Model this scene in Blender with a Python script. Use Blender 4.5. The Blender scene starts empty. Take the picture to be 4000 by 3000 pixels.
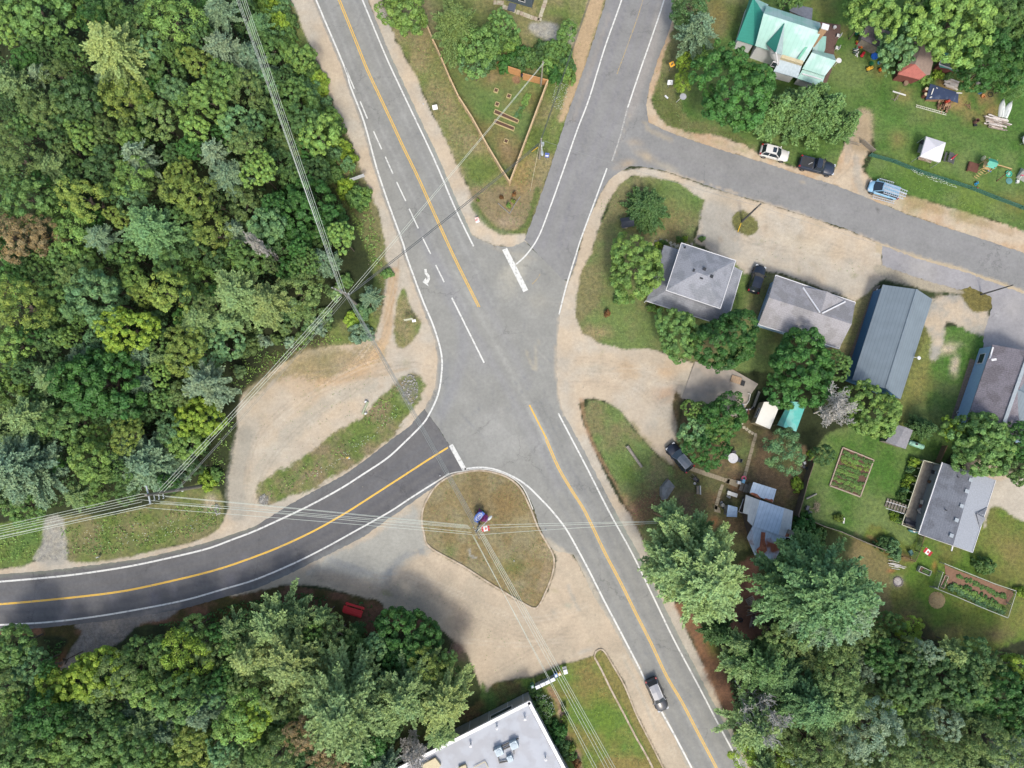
import bpy, bmesh, math, random
import numpy as np
from mathutils import Vector, Matrix, geometry
R = math.radians
S = bpy.context.scene
COL = S.collection
# ------------------------------------------------------------------ camera, sky, sun, exposure
H = 100.0; FPX = 4000*24/36.0; TILT = math.atan(200/FPX)
cd = bpy.data.cameras.new('camera'); cam = bpy.data.objects.new('camera', cd); COL.objects.link(cam)
cam.location = (0, 0, H); cam.rotation_euler = (TILT, 0, 0)
cd.lens = 24; cd.sensor_width = 36; cd.sensor_fit = 'HORIZONTAL'; cd.clip_start = 1; cd.clip_end = 9000
S.camera = cam
SUN_AZ = R(173); SUN_EL = R(53)
w = bpy.data.worlds.new('World'); S.world = w; w.use_nodes = True
nt = w.node_tree; bg = nt.nodes['Background']; sky = nt.nodes.new('ShaderNodeTexSky')
sky.sky_type = 'NISHITA'; sky.sun_disc = False; sky.sun_elevation = SUN_EL; sky.sun_rotation = SUN_AZ
sky.air_density = 1.2; sky.dust_density = 4.0; sky.ozone_density = 1.0
nt.links.new(sky.outputs[0], bg.inputs[0]); bg.inputs[1].default_value = 0.15
sd = bpy.data.lights.new('sun', 'SUN'); sd.energy = 1.5; sd.angle = R(10); sd.color = (1, .96, .89)
sun = bpy.data.objects.new('sun', sd); COL.objects.link(sun); sun.location = (0, 0, 120)
sv = Vector((math.sin(SUN_AZ)*math.cos(SUN_EL), math.cos(SUN_AZ)*math.cos(SUN_EL), math.sin(SUN_EL)))
sun.rotation_euler = (-sv).to_track_quat('-Z', 'Y').to_euler()
S.view_settings.view_transform = 'Standard'; S.view_settings.look = 'None'
S.view_settings.gamma = 1; S.view_settings.exposure = 0.86; S.view_settings.use_curve_mapping = False
ILL = 1.7
# ------------------------------------------------------------------ measuring
ct, st = math.cos(TILT), math.sin(TILT)
def P(x, y, z=0.0):
    dx = (x-2000)/FPX; dy = -(y-1500)/FPX
    wy = dy*ct + st; wz = dy*st - ct
    t = (H-z)/(-wz)
    return Vector((dx*t, wy*t, z))
def toPx(X, Y):                       # ground point(s) -> photo pixel (numpy)
    Z = -H
    cy = Y*ct + Z*st; cz = -Y*st + Z*ct
    return 2000 + FPX*X/(-cz), 1500 - FPX*cy/(-cz)
def lin(v): v /= 255.0; return v/12.92 if v <= .04045 else ((v+.055)/1.055)**2.4
def A(r, g, b, k=1.0): return tuple(min(.85, lin(c)/ILL*k) for c in (r, g, b))
PXM = FPX/H
# ------------------------------------------------------------------ noise
class VN:
    def __init__(s, seed): s.t = np.random.RandomState(seed).rand(256, 256)
    def __call__(s, x, y):
        xi = np.floor(x).astype(int); yi = np.floor(y).astype(int); fx = x-xi; fy = y-yi
        fx = fx*fx*(3-2*fx); fy = fy*fy*(3-2*fy)
        a = s.t[xi & 255, yi & 255]; b = s.t[(xi+1) & 255, yi & 255]; c = s.t[xi & 255, (yi+1) & 255]; d = s.t[(xi+1) & 255, (yi+1) & 255]
        return (a*(1-fx)+b*fx)*(1-fy)+(c*(1-fx)+d*fx)*fy
def fbm(x, y, sc, seed=0, octv=4):
    o = 0; a = .5; s = 0; f = 1/sc
    for k in range(octv): o = o + a*VN(seed*7+k)(x*f+13.7*k, y*f+5.1*k); s += a; a *= .55; f *= 2.1
    return o/s-.5
def spl(pts, closed=False, n=5):
    p = [Vector((a[0], a[1])) for a in pts]; out = []; N = len(p)
    for i in range(N if closed else N-1):
        if closed: a, b, c, d = p[(i-1) % N], p[i], p[(i+1) % N], p[(i+2) % N]
        else: a, b, c, d = p[max(i-1, 0)], p[i], p[i+1], p[min(i+2, N-1)]
        for k in range(n):
            t = k/n
            out.append(.5*((2*b)+(c-a)*t+(2*a-5*b+4*c-d)*t*t+(3*b-a-3*c+d)*t**3))
    if not closed: out.append(p[-1])
    return [(v.x, v.y) for v in out]
def sdf(px, py, poly):
    P_ = np.array(poly); n = len(P_); d = np.full(px.shape, 1e18); ins = np.zeros(px.shape, bool)
    for i in range(n):
        ax, ay = P_[i]; bx, by = P_[(i+1) % n]; ex, ey = bx-ax, by-ay; L = ex*ex+ey*ey+1e-9
        t = np.clip(((px-ax)*ex+(py-ay)*ey)/L, 0, 1)
        d = np.minimum(d, (px-ax-t*ex)**2+(py-ay-t*ey)**2)
        if ay != by:
            c = ((ay > py) != (by > py)) & (px < (bx-ax)*(py-ay)/(by-ay)+ax); ins ^= c
    d = np.sqrt(d); return np.where(ins, -d, d)
def ldist(px, py, pts):
    d = np.full(px.shape, 1e18)
    for (ax, ay), (bx, by) in zip(pts[:-1], pts[1:]):
        ex, ey = bx-ax, by-ay; L = ex*ex+ey*ey+1e-9
        t = np.clip(((px-ax)*ex+(py-ay)*ey)/L, 0, 1); d = np.minimum(d, (px-ax-t*ex)**2+(py-ay-t*ey)**2)
    return np.sqrt(d)
class Paint:
    def __init__(s, X, Y, base):
        s.x, s.y = toPx(X, Y); s.c = np.tile(np.array(base, float), (len(X), 1)); s.g = np.zeros(len(X)); s.k = 0
        s.n1 = fbm(s.x, s.y, 60, 1); s.n2 = fbm(s.x, s.y, 22, 2); s.n3 = fbm(s.x, s.y, 160, 3); s.n4 = fbm(s.x, s.y, 8, 4, 3)
    def mix(s, m, col, grass):
        m = m[:, None]; s.c = s.c*(1-m)+np.array(col)*m
        if grass is not None: s.g = s.g*(1-m[:, 0])+grass*m[:, 0]
    def _m(s, idx, d, soft, jit, op):
        n = (s.n1[idx]*.5+s.n2[idx]*.42+s.n4[idx]*.45)*2.4
        return np.clip(.5-(d+n*jit)/(soft*.62), 0, 1)*op
    def zone(s, poly, col, soft=14, jit=14, op=1, grass=None, smooth=True, mott=None):
        if smooth: poly = spl(poly, True, 4)
        a = np.array(poly); m = soft+2*jit+4
        idx = np.where((s.x > a[:, 0].min()-m) & (s.x < a[:, 0].max()+m) & (s.y > a[:, 1].min()-m) & (s.y < a[:, 1].max()+m))[0]
        if not len(idx): return
        mm = np.zeros(len(s.x)); mm[idx] = s._m(idx, sdf(s.x[idx], s.y[idx], poly), soft, jit, op)
        if mott:
            c2, sc, k, seed = mott; f = np.clip(.5+fbm(s.x, s.y, sc, seed)*k, 0, 1)[:, None]
            cc = np.array(col)*(1-f)+np.array(c2)*f; M = mm[:, None]; s.c = s.c*(1-M)+cc*M
            if grass is not None: s.g = s.g*(1-mm)+grass*mm
        else: s.mix(mm, col, grass)
    def blob(s, x, y, r, col, op=.6, jit=.35, grass=None, ry=None, ang=0):
        ry = ry or r; c, q = math.cos(R(ang)), math.sin(R(ang))
        u = (s.x-x)*c+(s.y-y)*q; v = -(s.x-x)*q+(s.y-y)*c
        d = np.sqrt((u/r)**2+(v/ry)**2)+(s.n1+s.n2)*jit*2
        s.mix(np.clip(1.25-d, 0, 1)**1.5*op if True else 0, col, grass)
    def line(s, pts, wd, col, op=.5, jit=3, soft=None, grass=None, smooth=True, brk=0):
        if smooth: pts = spl(pts)
        d = ldist(s.x, s.y, pts)-wd/2; soft = soft or wd*.6
        m = s._m(slice(None), d, soft, jit, op)
        if brk: m = m*np.clip(.5+s.n1*brk, 0, 1)
        s.mix(m, col, grass)
# ------------------------------------------------------------------ materials
MATS = {}
def newmat(name):
    m = bpy.data.materials.new(name); m.use_nodes = True; n = m.node_tree.nodes; b = n['Principled BSDF']
    return m, n, m.node_tree.links, b
def mat(name, col, rough=.7, metal=0, noise=.12, scale=3, bump=0, spec=.5, stripes=None, alpha=1, emit=0, trans=0, col2=None, n2s=.6, n2t=.5):
    if name in MATS: return MATS[name]
    m, n, L, b = newmat(name); MATS[name] = m
    b.inputs['Roughness'].default_value = rough; b.inputs['Metallic'].default_value = metal; b.inputs['Specular IOR Level'].default_value = spec
    b.inputs['Alpha'].default_value = alpha; b.inputs['Transmission Weight'].default_value = trans
    tc = n.new('ShaderNodeTexCoord'); nz = n.new('ShaderNodeTexNoise'); nz.inputs['Scale'].default_value = scale; nz.inputs['Detail'].default_value = 5
    L.new(tc.outputs['Object'], nz.inputs['Vector'])
    mp = n.new('ShaderNodeMapRange'); mp.inputs[1].default_value = .3; mp.inputs[2].default_value = .7; mp.inputs[3].default_value = 1-noise; mp.inputs[4].default_value = 1+noise
    L.new(nz.outputs['Fac'], mp.inputs[0])
    vm = n.new('ShaderNodeVectorMath'); vm.operation = 'SCALE'; L.new(mp.outputs[0], vm.inputs['Scale'])
    src = None
    if col2:
        n2 = n.new('ShaderNodeTexNoise'); n2.inputs['Scale'].default_value = n2s; n2.inputs['Detail'].default_value = 6; L.new(tc.outputs['Object'], n2.inputs['Vector'])
        r = n.new('ShaderNodeMapRange'); r.inputs[1].default_value = n2t-.04; r.inputs[2].default_value = n2t+.06; L.new(n2.outputs['Fac'], r.inputs[0])
        mx = n.new('ShaderNodeMix'); mx.data_type = 'RGBA'; L.new(r.outputs[0], mx.inputs[0]); mx.inputs[6].default_value = (*col, 1); mx.inputs[7].default_value = (*col2, 1)
        src = mx.outputs[2]; L.new(src, vm.inputs[0])
    else: vm.inputs[0].default_value = col
    out = vm.outputs[0]
    if stripes:                                      # (axis, period m, depth, duty)
        ax, per, dep = stripes[:3]
        sx = n.new('ShaderNodeSeparateXYZ'); L.new(tc.outputs['Object'], sx.inputs[0])
        a = n.new('ShaderNodeMath'); a.operation = 'MULTIPLY'; a.inputs[1].default_value = 1/per; L.new(sx.outputs[ax], a.inputs[0])
        f = n.new('ShaderNodeMath'); f.operation = 'FRACT'; L.new(a.outputs[0], f.inputs[0])
        r2 = n.new('ShaderNodeMapRange'); r2.inputs[1].default_value = 0; r2.inputs[2].default_value = .22; r2.inputs[3].default_value = 1-dep; r2.inputs[4].default_value = 1
        L.new(f.outputs[0], r2.inputs[0])
        v2 = n.new('ShaderNodeVectorMath'); v2.operation = 'SCALE'; L.new(out, v2.inputs[0]); L.new(r2.outputs[0], v2.inputs['Scale']); out = v2.outputs[0]
    L.new(out, b.inputs['Base Color'])
    if bump:
        bp = n.new('ShaderNodeBump'); bp.inputs['Strength'].default_value = bump; bp.inputs['Distance'].default_value = .03; L.new(nz.outputs['Fac'], bp.inputs['Height']); L.new(bp.outputs[0], b.inputs['Normal'])
    if emit: b.inputs['Emission Strength'].default_value = emit
    return m
def surfmat(name, grassy=True, rough=.95):           # colour attribute of the surface x fine grain
    m, n, L, b = newmat(name); b.inputs['Roughness'].default_value = rough; b.inputs['Specular IOR Level'].default_value = .25
    at = n.new('ShaderNodeAttribute'); at.attribute_name = 'tone'; ag = n.new('ShaderNodeAttribute'); ag.attribute_name = 'grass'
    tc = n.new('ShaderNodeTexCoord')
    def nz(s, d=4):
        q = n.new('ShaderNodeTexNoise'); q.inputs['Scale'].default_value = s; q.inputs['Detail'].default_value = d; q.inputs['Roughness'].default_value = .65; L.new(tc.outputs['Object'], q.inputs['Vector']); return q
    def mr(x, lo, hi, a=.3, c=.7):
        q = n.new('ShaderNodeMapRange'); q.inputs[1].default_value = a; q.inputs[2].default_value = c
        for i, v in ((3, lo), (4, hi)):
            if isinstance(v, float): q.inputs[i].default_value = v
            else: L.new(v, q.inputs[i])
        L.new(x, q.inputs[0]); return q.outputs[0]
    f1 = nz(2.2, 6); f2 = nz(9, 3)
    if grassy:
        amp = n.new('ShaderNodeMapRange'); amp.inputs[3].default_value = .10; amp.inputs[4].default_value = .42; L.new(ag.outputs['Fac'], amp.inputs[0])
        lo = n.new('ShaderNodeMath'); lo.operation = 'SUBTRACT'; lo.inputs[0].default_value = 1; L.new(amp.outputs[0], lo.inputs[1])
        hi = n.new('ShaderNodeMath'); hi.operation = 'ADD'; hi.inputs[0].default_value = 1; L.new(amp.outputs[0], hi.inputs[1])
        a = mr(f1.outputs['Fac'], lo.outputs[0], hi.outputs[0]); c = mr(f2.outputs['Fac'], lo.outputs[0], hi.outputs[0])
    else: a = mr(f1.outputs['Fac'], .90, 1.10); c = mr(nz(24, 2).outputs['Fac'], .86, 1.14)
    q = n.new('ShaderNodeMath'); q.operation = 'MULTIPLY'; L.new(a, q.inputs[0]); L.new(c, q.inputs[1])
    big = mr(nz(.32, 7).outputs['Fac'], .88, 1.12); q0 = q; q = n.new('ShaderNodeMath'); q.operation = 'MULTIPLY'; L.new(q0.outputs[0], q.inputs[0]); L.new(big, q.inputs[1])
    v = n.new('ShaderNodeVectorMath'); v.operation = 'SCALE'; L.new(at.outputs['Color'], v.inputs[0]); L.new(q.outputs[0], v.inputs['Scale']); out = v.outputs[0]
    if not grassy:                                   # sealed and open cracks
        ds = nz(.9, 4); va = n.new('ShaderNodeVectorMath'); va.operation = 'SCALE'; va.inputs['Scale'].default_value = 2.2; L.new(ds.outputs['Color'], va.inputs[0]); vb = n.new('ShaderNodeVectorMath'); L.new(tc.outputs['Object'], vb.inputs[0]); L.new(va.outputs[0], vb.inputs[1])
        vo = n.new('ShaderNodeTexVoronoi'); vo.feature = 'DISTANCE_TO_EDGE'; vo.inputs['Scale'].default_value = .11; L.new(vb.outputs[0], vo.inputs['Vector']); ck = mr(vo.outputs['Distance'], .74, 1., .0, .011)
        ms = mr(nz(.12, 2).outputs['Fac'], 0., 1., .44, .56); mm = n.new('ShaderNodeMix'); L.new(ms, mm.inputs[0]); mm.inputs[2].default_value = 1; L.new(ck, mm.inputs[3]); v3 = n.new('ShaderNodeVectorMath'); v3.operation = 'SCALE'; L.new(out, v3.inputs[0]); L.new(mm.outputs[0], v3.inputs['Scale']); out = v3.outputs[0]
    if grassy:                                       # tufts that lean yellow or green
        hs = nz(1.1, 5); mx = n.new('ShaderNodeMix'); mx.data_type = 'RGBA'; mx.blend_type = 'MULTIPLY'; mx.inputs[7].default_value = (1.05, 1.0, .9, 1)
        k = n.new('ShaderNodeMath'); k.operation = 'MULTIPLY'; L.new(mr(hs.outputs['Fac'], 0., 1., .42, .62), k.inputs[0]); L.new(ag.outputs['Fac'], k.inputs[1]); L.new(k.outputs[0], mx.inputs[0]); L.new(out, mx.inputs[6]); out = mx.outputs[2]
    L.new(out, b.inputs['Base Color'])
    bp = n.new('ShaderNodeBump'); bp.inputs['Strength'].default_value = .35 if grassy else .12; bp.inputs['Distance'].default_value = .06; L.new(f2.outputs['Fac'], bp.inputs['Height']); L.new(bp.outputs[0], b.inputs['Normal'])
    return m
# ------------------------------------------------------------------ mesh + object helpers
def npmesh(name, V, F, quads=True):
    me = bpy.data.meshes.new(name); V = np.asarray(V, np.float32); F = np.asarray(F, np.int32); k = F.shape[1]
    me.vertices.add(len(V)); me.vertices.foreach_set('co', V.ravel()); me.loops.add(F.size); me.loops.foreach_set('vertex_index', F.ravel())
    me.polygons.add(len(F)); me.polygons.foreach_set('loop_start', np.arange(0, F.size, k, dtype=np.int32))
    me.update(calc_edges=True); return me
def setattr_(me, name, arr):
    arr = np.asarray(arr, np.float32)
    if arr.ndim == 2:
        a = me.attributes.new(name, 'FLOAT_COLOR', 'POINT'); v = np.ones((len(arr), 4), np.float32); v[:, :3] = arr; a.data.foreach_set('color', v.ravel())
    else: me.attributes.new(name, 'FLOAT', 'POINT').data.foreach_set('value', arr)
def link(name, me, m=None, parent=None, smooth=False):
    o = bpy.data.objects.new(name, me); COL.objects.link(o)
    if m and not me.materials: me.materials.append(m)
    if parent: o.parent = parent
    if smooth: me.polygons.foreach_set('use_smooth', np.ones(len(me.polygons), bool))
    return o
def tag(o, label, cat, group=None, kind=None):
    o['label'] = label; o['category'] = cat
    if group: o['group'] = group
    if kind: o['kind'] = kind
    return o
XF = {}
def thing(name, label, cat, px, py, rz=0, z=0, group=None, wpos=None):
    o = bpy.data.objects.new(name, None); COL.objects.link(o); o.empty_display_size = .3
    p = wpos if wpos is not None else P(px, py, z); o.location = p; o.rotation_euler = (0, 0, R(rz))
    XF[o.name] = (Matrix.Translation(p) @ Matrix.Rotation(R(rz), 4, 'Z')).inverted(); tag(o, label, cat, group); return o
class MB:
    """collects shapes; coordinates are world (root given) or local (root None)"""
    def __init__(s, root=None): s.v = []; s.f = []; s.x = XF[root.name] if root else None
    def add(s, vs, fs):
        k = len(s.v); s.v += [(s.x @ Vector(v)) if s.x else Vector(v) for v in vs]; s.f += [[i+k for i in f] for f in fs]; return s
    def face(s, *vs): return s.add(vs, [list(range(len(vs)))])
    def box(s, c, d, rz=0, M=None):
        x, y, z = [q/2 for q in d]; V = [Vector((i*x, j*y, k*z)) for i in (-1, 1) for j in (-1, 1) for k in (-1, 1)]
        m = M or (Matrix.Translation(c) @ Matrix.Rotation(R(rz), 4, 'Z'))
        return s.add([m @ v for v in V], [(0, 1, 3, 2), (4, 6, 7, 5), (0, 4, 5, 1), (2, 3, 7, 6), (0, 2, 6, 4), (1, 5, 7, 3)])
    def bar(s, a, b, w_, h_=None):                   # rectangular bar from a to b
        a, b = Vector(a), Vector(b); h_ = h_ or w_; d = b-a
        M = Matrix.Translation((a+b)/2) @ d.to_track_quat('X', 'Z').to_matrix().to_4x4()
        return s.box(None, (d.length, w_, h_), M=M)
    def tube(s, a, b, r0, r1=None, n=8, caps=True):
        a, b = Vector(a), Vector(b); r1 = r0 if r1 is None else r1; d = b-a; q = d.to_track_quat('Z', 'Y').to_matrix()
        V = [c+q @ Vector((math.cos(t)*r, math.sin(t)*r, 0)) for c, r in ((a, r0), (b, r1)) for t in [2*math.pi*i/n for i in range(n)]]
        F = [(i, (i+1) % n, n+(i+1) % n, n+i) for i in range(n)]
        if caps: F += [tuple(range(n))[::-1], tuple(range(n, 2*n))]
        return s.add(V, F)
    def path(s, pts, r, n=5):
        for a, b in zip(pts[:-1], pts[1:]): s.tube(a, b, r, n=n)
        return s
    def prism(s, pts, z0, z1):                       # pts (x,y) in the builder's frame
        n = len(pts); V = [(p[0], p[1], z0) for p in pts]+[(p[0], p[1], z1) for p in pts]
        ar = sum(pts[i][0]*pts[(i+1) % n][1]-pts[(i+1) % n][0]*pts[i][1] for i in range(n))
        F = [(i, (i+1) % n, n+(i+1) % n, n+i) for i in range(n)]+[tuple(range(n))[::-1], tuple(range(n, 2*n))]
        if ar < 0: F = [f[::-1] for f in F]
        return s.add(V, F)
    def pxprism(s, pts, z0, z1): return s.prism([P(x, y, z1)[:2] for x, y in pts], z0, z1)
    def slab(s, top, th=.1):                         # planar polygon of 3-D points given thickness downwards
        n = len(top); V = [Vector(p) for p in top]+[Vector(p)-Vector((0, 0, th)) for p in top]
        nz = (V[1]-V[0]).cross(V[2]-V[0]).z
        F = [tuple(range(n)), tuple(range(n, 2*n))[::-1]]+[(i, n+i, n+(i+1) % n, (i+1) % n) for i in range(n)]
        if nz < 0: F = [f[::-1] for f in F]
        return s.add(V, F)
    def lathe(s, c, prof, n=12):                     # prof (r,z) list about the vertical through c
        c = Vector(c); V = [c+Vector((math.cos(2*math.pi*i/n)*r, math.sin(2*math.pi*i/n)*r, z)) for r, z in prof for i in range(n)]
        F = [(k*n+i, k*n+(i+1) % n, (k+1)*n+(i+1) % n, (k+1)*n+i) for k in range(len(prof)-1) for i in range(n)]
        F += [tuple(range((len(prof)-1)*n, len(prof)*n))]
        return s.add(V, F)
    def ball(s, c, r, sub=1, jit=0, rng=random):
        bm = bmesh.new(); bmesh.ops.create_icosphere(bm, subdivisions=sub, radius=1)
        r = Vector(r) if hasattr(r, '__len__') else Vector((r, r, r)); c = Vector(c)
        V = [c+Vector((v.co.x*r.x, v.co.y*r.y, v.co.z*r.z))*(1+rng.uniform(-jit, jit)) for v in bm.verts]; F = [[v.index for v in f.verts] for f in bm.faces]; bm.free()
        return s.add(V, F)
    def mesh(s, name): me = bpy.data.meshes.new(name); me.from_pydata(s.v, [], s.f); me.update(); return me
    def build(s, name, m, parent=None, smooth=False, bevel=0):
        o = link(name, s.mesh(name), m, parent, smooth)
        if bevel: b = o.modifiers.new('bevel', 'BEVEL'); b.width = bevel; b.segments = 2; b.limit_method = 'ANGLE'
        return o
def copy_tree(o, parent=None):
    c = o.copy(); COL.objects.link(c); c.parent = parent
    for ch in list(o.children): copy_tree(ch, c)
    return c
def struct(o): o['kind'] = 'structure'; return o
# ================================================================== THE GROUND
xs = np.concatenate([[-4000, -1500, -600, -250, -140], np.arange(-92, 92.01, .24), [140, 250, 600, 1500, 4000]])
ys = np.concatenate([[-4000, -1500, -600, -250, -120], np.arange(-62, 78.01, .24), [120, 250, 600, 1500, 4000]])
gx, gy = np.meshgrid(xs, ys, indexing='ij'); X = gx.ravel(); Y = gy.ravel()
FLOOR = A(52, 58, 36); DUFF = A(112, 82, 58); WEED = A(110, 128, 62); DRY = A(150, 140, 98); LAWN = A(114, 134, 74); LUSH = A(96, 126, 60); BROWN = A(132, 128, 86)
SAND = A(207, 190, 164); SANDW = A(199, 190, 172); SANDO = A(204, 174, 134); GRAV = A(178, 174, 162); DIRT = A(126, 96, 74); RED = A(132, 96, 74); SOIL = A(84, 62, 48); PAVE = A(170, 170, 166)
g = Paint(X, Y, FLOOR)
far = np.clip((np.maximum(np.abs(X)-85, np.abs(Y)-60))/60, 0, 1)
f = np.clip(.5+g.n3*1.6, 0, 1)[:, None]; g.c = g.c*(1-f*.6)+np.array(A(66, 82, 40))*f*.6; g.g[:] = .8
Z = g.zone
# -- verge beside the forest
Z([(930,-60),(1150,-60),(1210,151),(1270,289),(1330,458),(1384,561),(1432,693),(1480,802),(1516,940),(1522,1060),(1500,1160),(1480,1290),(1380,1360),(1300,1370),(1290,1290),(1400,1200),(1460,1100),(1400,900),(1300,720),(1280,560),(1180,380),(1080,150),(990,60)], WEED, 30, 25, grass=1, mott=(BROWN, 90, 3, 5))
Z([(1300,600),(1380,640),(1480,810),(1500,950),(1510,1060),(1450,1000),(1400,860),(1300,700)], BROWN, 40, 20, .8, grass=.8)
# -- sandy strip and turning lot west of the road
Z([(1090,-200),(1240,-200),(1235,0),(1347,265),(1470,651),(1600,1000),(1700,1265),(1735,1420),(1712,1560),(1650,1660),(1450,1790),(1241,1930),(1000,2085),(693,2185),(422,2240),(120,2275),(-300,2290),(-300,2240),(0,2223),(139,2192),(259,2187),(422,2187),(603,2150),(753,2118),(832,2082),(874,2036),(890,1990),(894,1934),(900,1844),(916,1753),(926,1681),(926,1603),(950,1535),(1000,1500),(1108,1416),(1199,1370),(1300,1350),(1386,1345),(1470,1301),(1484,1259),(1500,1151),(1518,1060),(1508,1000),(1506,940),(1470,802),(1422,693),(1374,561),(1320,458),(1259,289),(1199,151),(1139,0)], SAND, 10, 9, grass=.05, smooth=False, mott=(SANDW, 120, 3, 6))
Z([(960,1530),(1100,1440),(1250,1380),(1380,1360),(1480,1330),(1500,1400),(1380,1440),(1280,1480),(1180,1470),(1050,1500),(980,1560)], BROWN, 40, 26, .75, grass=.8)
Z([(1100,1420),(1200,1360),(1330,1350),(1300,1420),(1310,1480),(1260,1500),(1180,1470)], DRY, 40, 24, .7, grass=.7)
g.line([(1540,1060),(1520,1200),(1500,1330),(1400,1450),(1250,1500)], 34, SANDO, .75, 8)
g.blob(1400,1440,110,SANDO,.7); g.blob(1180,1500,150,SANDO,.35); g.blob(1100,1620,120,SANDW,.5); g.blob(1480,1380,60,SANDO,.5)
g.line([(1450,1500),(1300,1560),(1150,1680),(1020,1830),(950,1980)], 60, A(190,186,170), .55, 16); g.line([(960,1700),(930,1850),(925,2000)], 70, A(176,172,158), .8, 14)
g.line([(1590,1440),(1450,1470),(1300,1480)], 14, A(190,170,140), .6, 5); g.line([(1380,1660),(1200,1800),(1100,1850),(1030,1880)], 34, DRY, .5, 14, brk=3)
g.line([(1560,1010),(1545,1100),(1525,1230)], 8, A(180,150,115), .5, 3)
Z([(1579,1130),(1603,1199),(1645,1259),(1628,1301),(1585,1356),(1549,1350),(1540,1253),(1556,1169)], WEED, 16, 9, 1, grass=1, mott=(DRY, 60, 3, 7))
ditch = [(1633,1458),(1657,1494),(1651,1542),(1627,1591),(1573,1651),(1543,1693),(1452,1766),(1392,1814),(1301,1862),(1211,1916),(1090,1958),(1036,1977),(1003,1940),(1012,1892),(1060,1856),(1181,1790),(1301,1693),(1410,1633),(1482,1555),(1543,1500),(1579,1464)]
Z(ditch, A(142,130,96), 16, 16, 1, grass=1, mott=(WEED, 50, 3, 8))
g.line([(1570,1560),(1500,1640),(1400,1720),(1280,1790),(1150,1870),(1060,1920)], 36, LUSH, .55, 20, grass=1, brk=4); g.blob(1600,1520,46,A(146,142,128),.7,.3,grass=.5,ry=70); g.blob(1030,1955,26,A(160,160,155),.9,.2)
# -- verge south-west of the lot
Z([(241,2036),(259,2187),(422,2187),(603,2148),(753,2115),(832,2080),(868,2036),(872,1960),(840,1900),(760,1890),(620,1960),(420,2010),(300,2010)], WEED, 16, 12, 1, grass=1, mott=(BROWN, 70, 3, 9))
g.blob(560,2060,70,DRY,.6,ry=30); g.blob(700,2010,60,DRY,.5,ry=25); g.blob(820,1960,30,SAND,.6,ry=50)
Z([(-200,2090),(181,2030),(163,2121),(139,2187),(0,2223),(-200,2235)], WEED, 14, 10, 1, grass=1, mott=(LUSH, 60, 3, 9))
Z([(181,2030),(241,2030),(262,2190),(135,2190),(163,2121)], GRAV, 16, 12, .85)
# -- triangle between the two roads
Z([(1494,-300),(1494,0),(1512,78),(1543,151),(1603,259),(1657,374),(1723,512),(1778,633),(1826,723),(1868,826),(1928,892),(2000,925),(2048,930),(2090,832),(2151,651),(2217,446),(2301,211),(2368,0),(2450,-300)], WEED, 12, 10, 1, grass=1, smooth=False, mott=(DRY, 110, 2.6, 11))
Z([(1416,-300),(1436,0),(1516,217),(1693,640),(1790,840),(1838,916),(1900,950),(2000,972),(2060,960),(2070,925),(2000,905),(1928,892),(1868,826),(1826,723),(1778,633),(1723,512),(1657,374),(1603,259),(1543,151),(1512,78),(1494,0),(1480,-300)], SAND, 12, 13, 1, grass=.05, smooth=False, mott=(SANDW, 90, 3, 6))
Z([(1840,740),(1990,720),(2120,700),(2090,830),(2040,900),(1960,890),(1880,830)], A(150,132,102), 40, 20, .8, grass=.7)
g.line([(1850,800),(1900,870),(1960,905),(2020,905),(2060,870),(2080,810),(2100,740)], 22, A(88,112,48), .8, 10, grass=1); g.blob(2040,700,60,A(170,140,90),.6,ry=120,ang=15)
g.blob(1980,870,60,A(176,158,130),.7,ry=30)
Z([(2368,-60),(2300,-40),(2290,40),(2268,100),(2240,160),(2232,230),(2240,300),(2205,380),(2180,470),(2217,446),(2301,211)], A(196,170,134), 20, 13, .95, grass=.15)
g.blob(2235,140,26,GRAV,.8,ry=50)
Z([(2000,60),(2180,60),(2170,110),(2100,110),(2030,90)], BROWN, 30, 15, .8, grass=.6); Z([(2070,88),(2170,92),(2180,150),(2150,162),(2090,135)], GRAV, 24, 12, .9)
Z([(1720,200),(1990,250),(2135,315),(1991,706),(1900,560),(1790,374)], LAWN, 8, 3, 1, grass=.9, smooth=False, mott=(A(132,122,74), 100, 3, 12))
g.blob(1985,590,50,A(160,138,102),.8,ry=80,ang=-10); g.blob(1930,300,40,A(160,140,100),.7); g.blob(1900,430,55,LUSH,.75,ry=80); g.blob(2095,420,30,A(70,96,40),.5,ry=110,ang=20)
Z([(2005,298),(2030,300),(2028,325),(2005,322)], A(150,118,88), 6, 3, 1)
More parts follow.
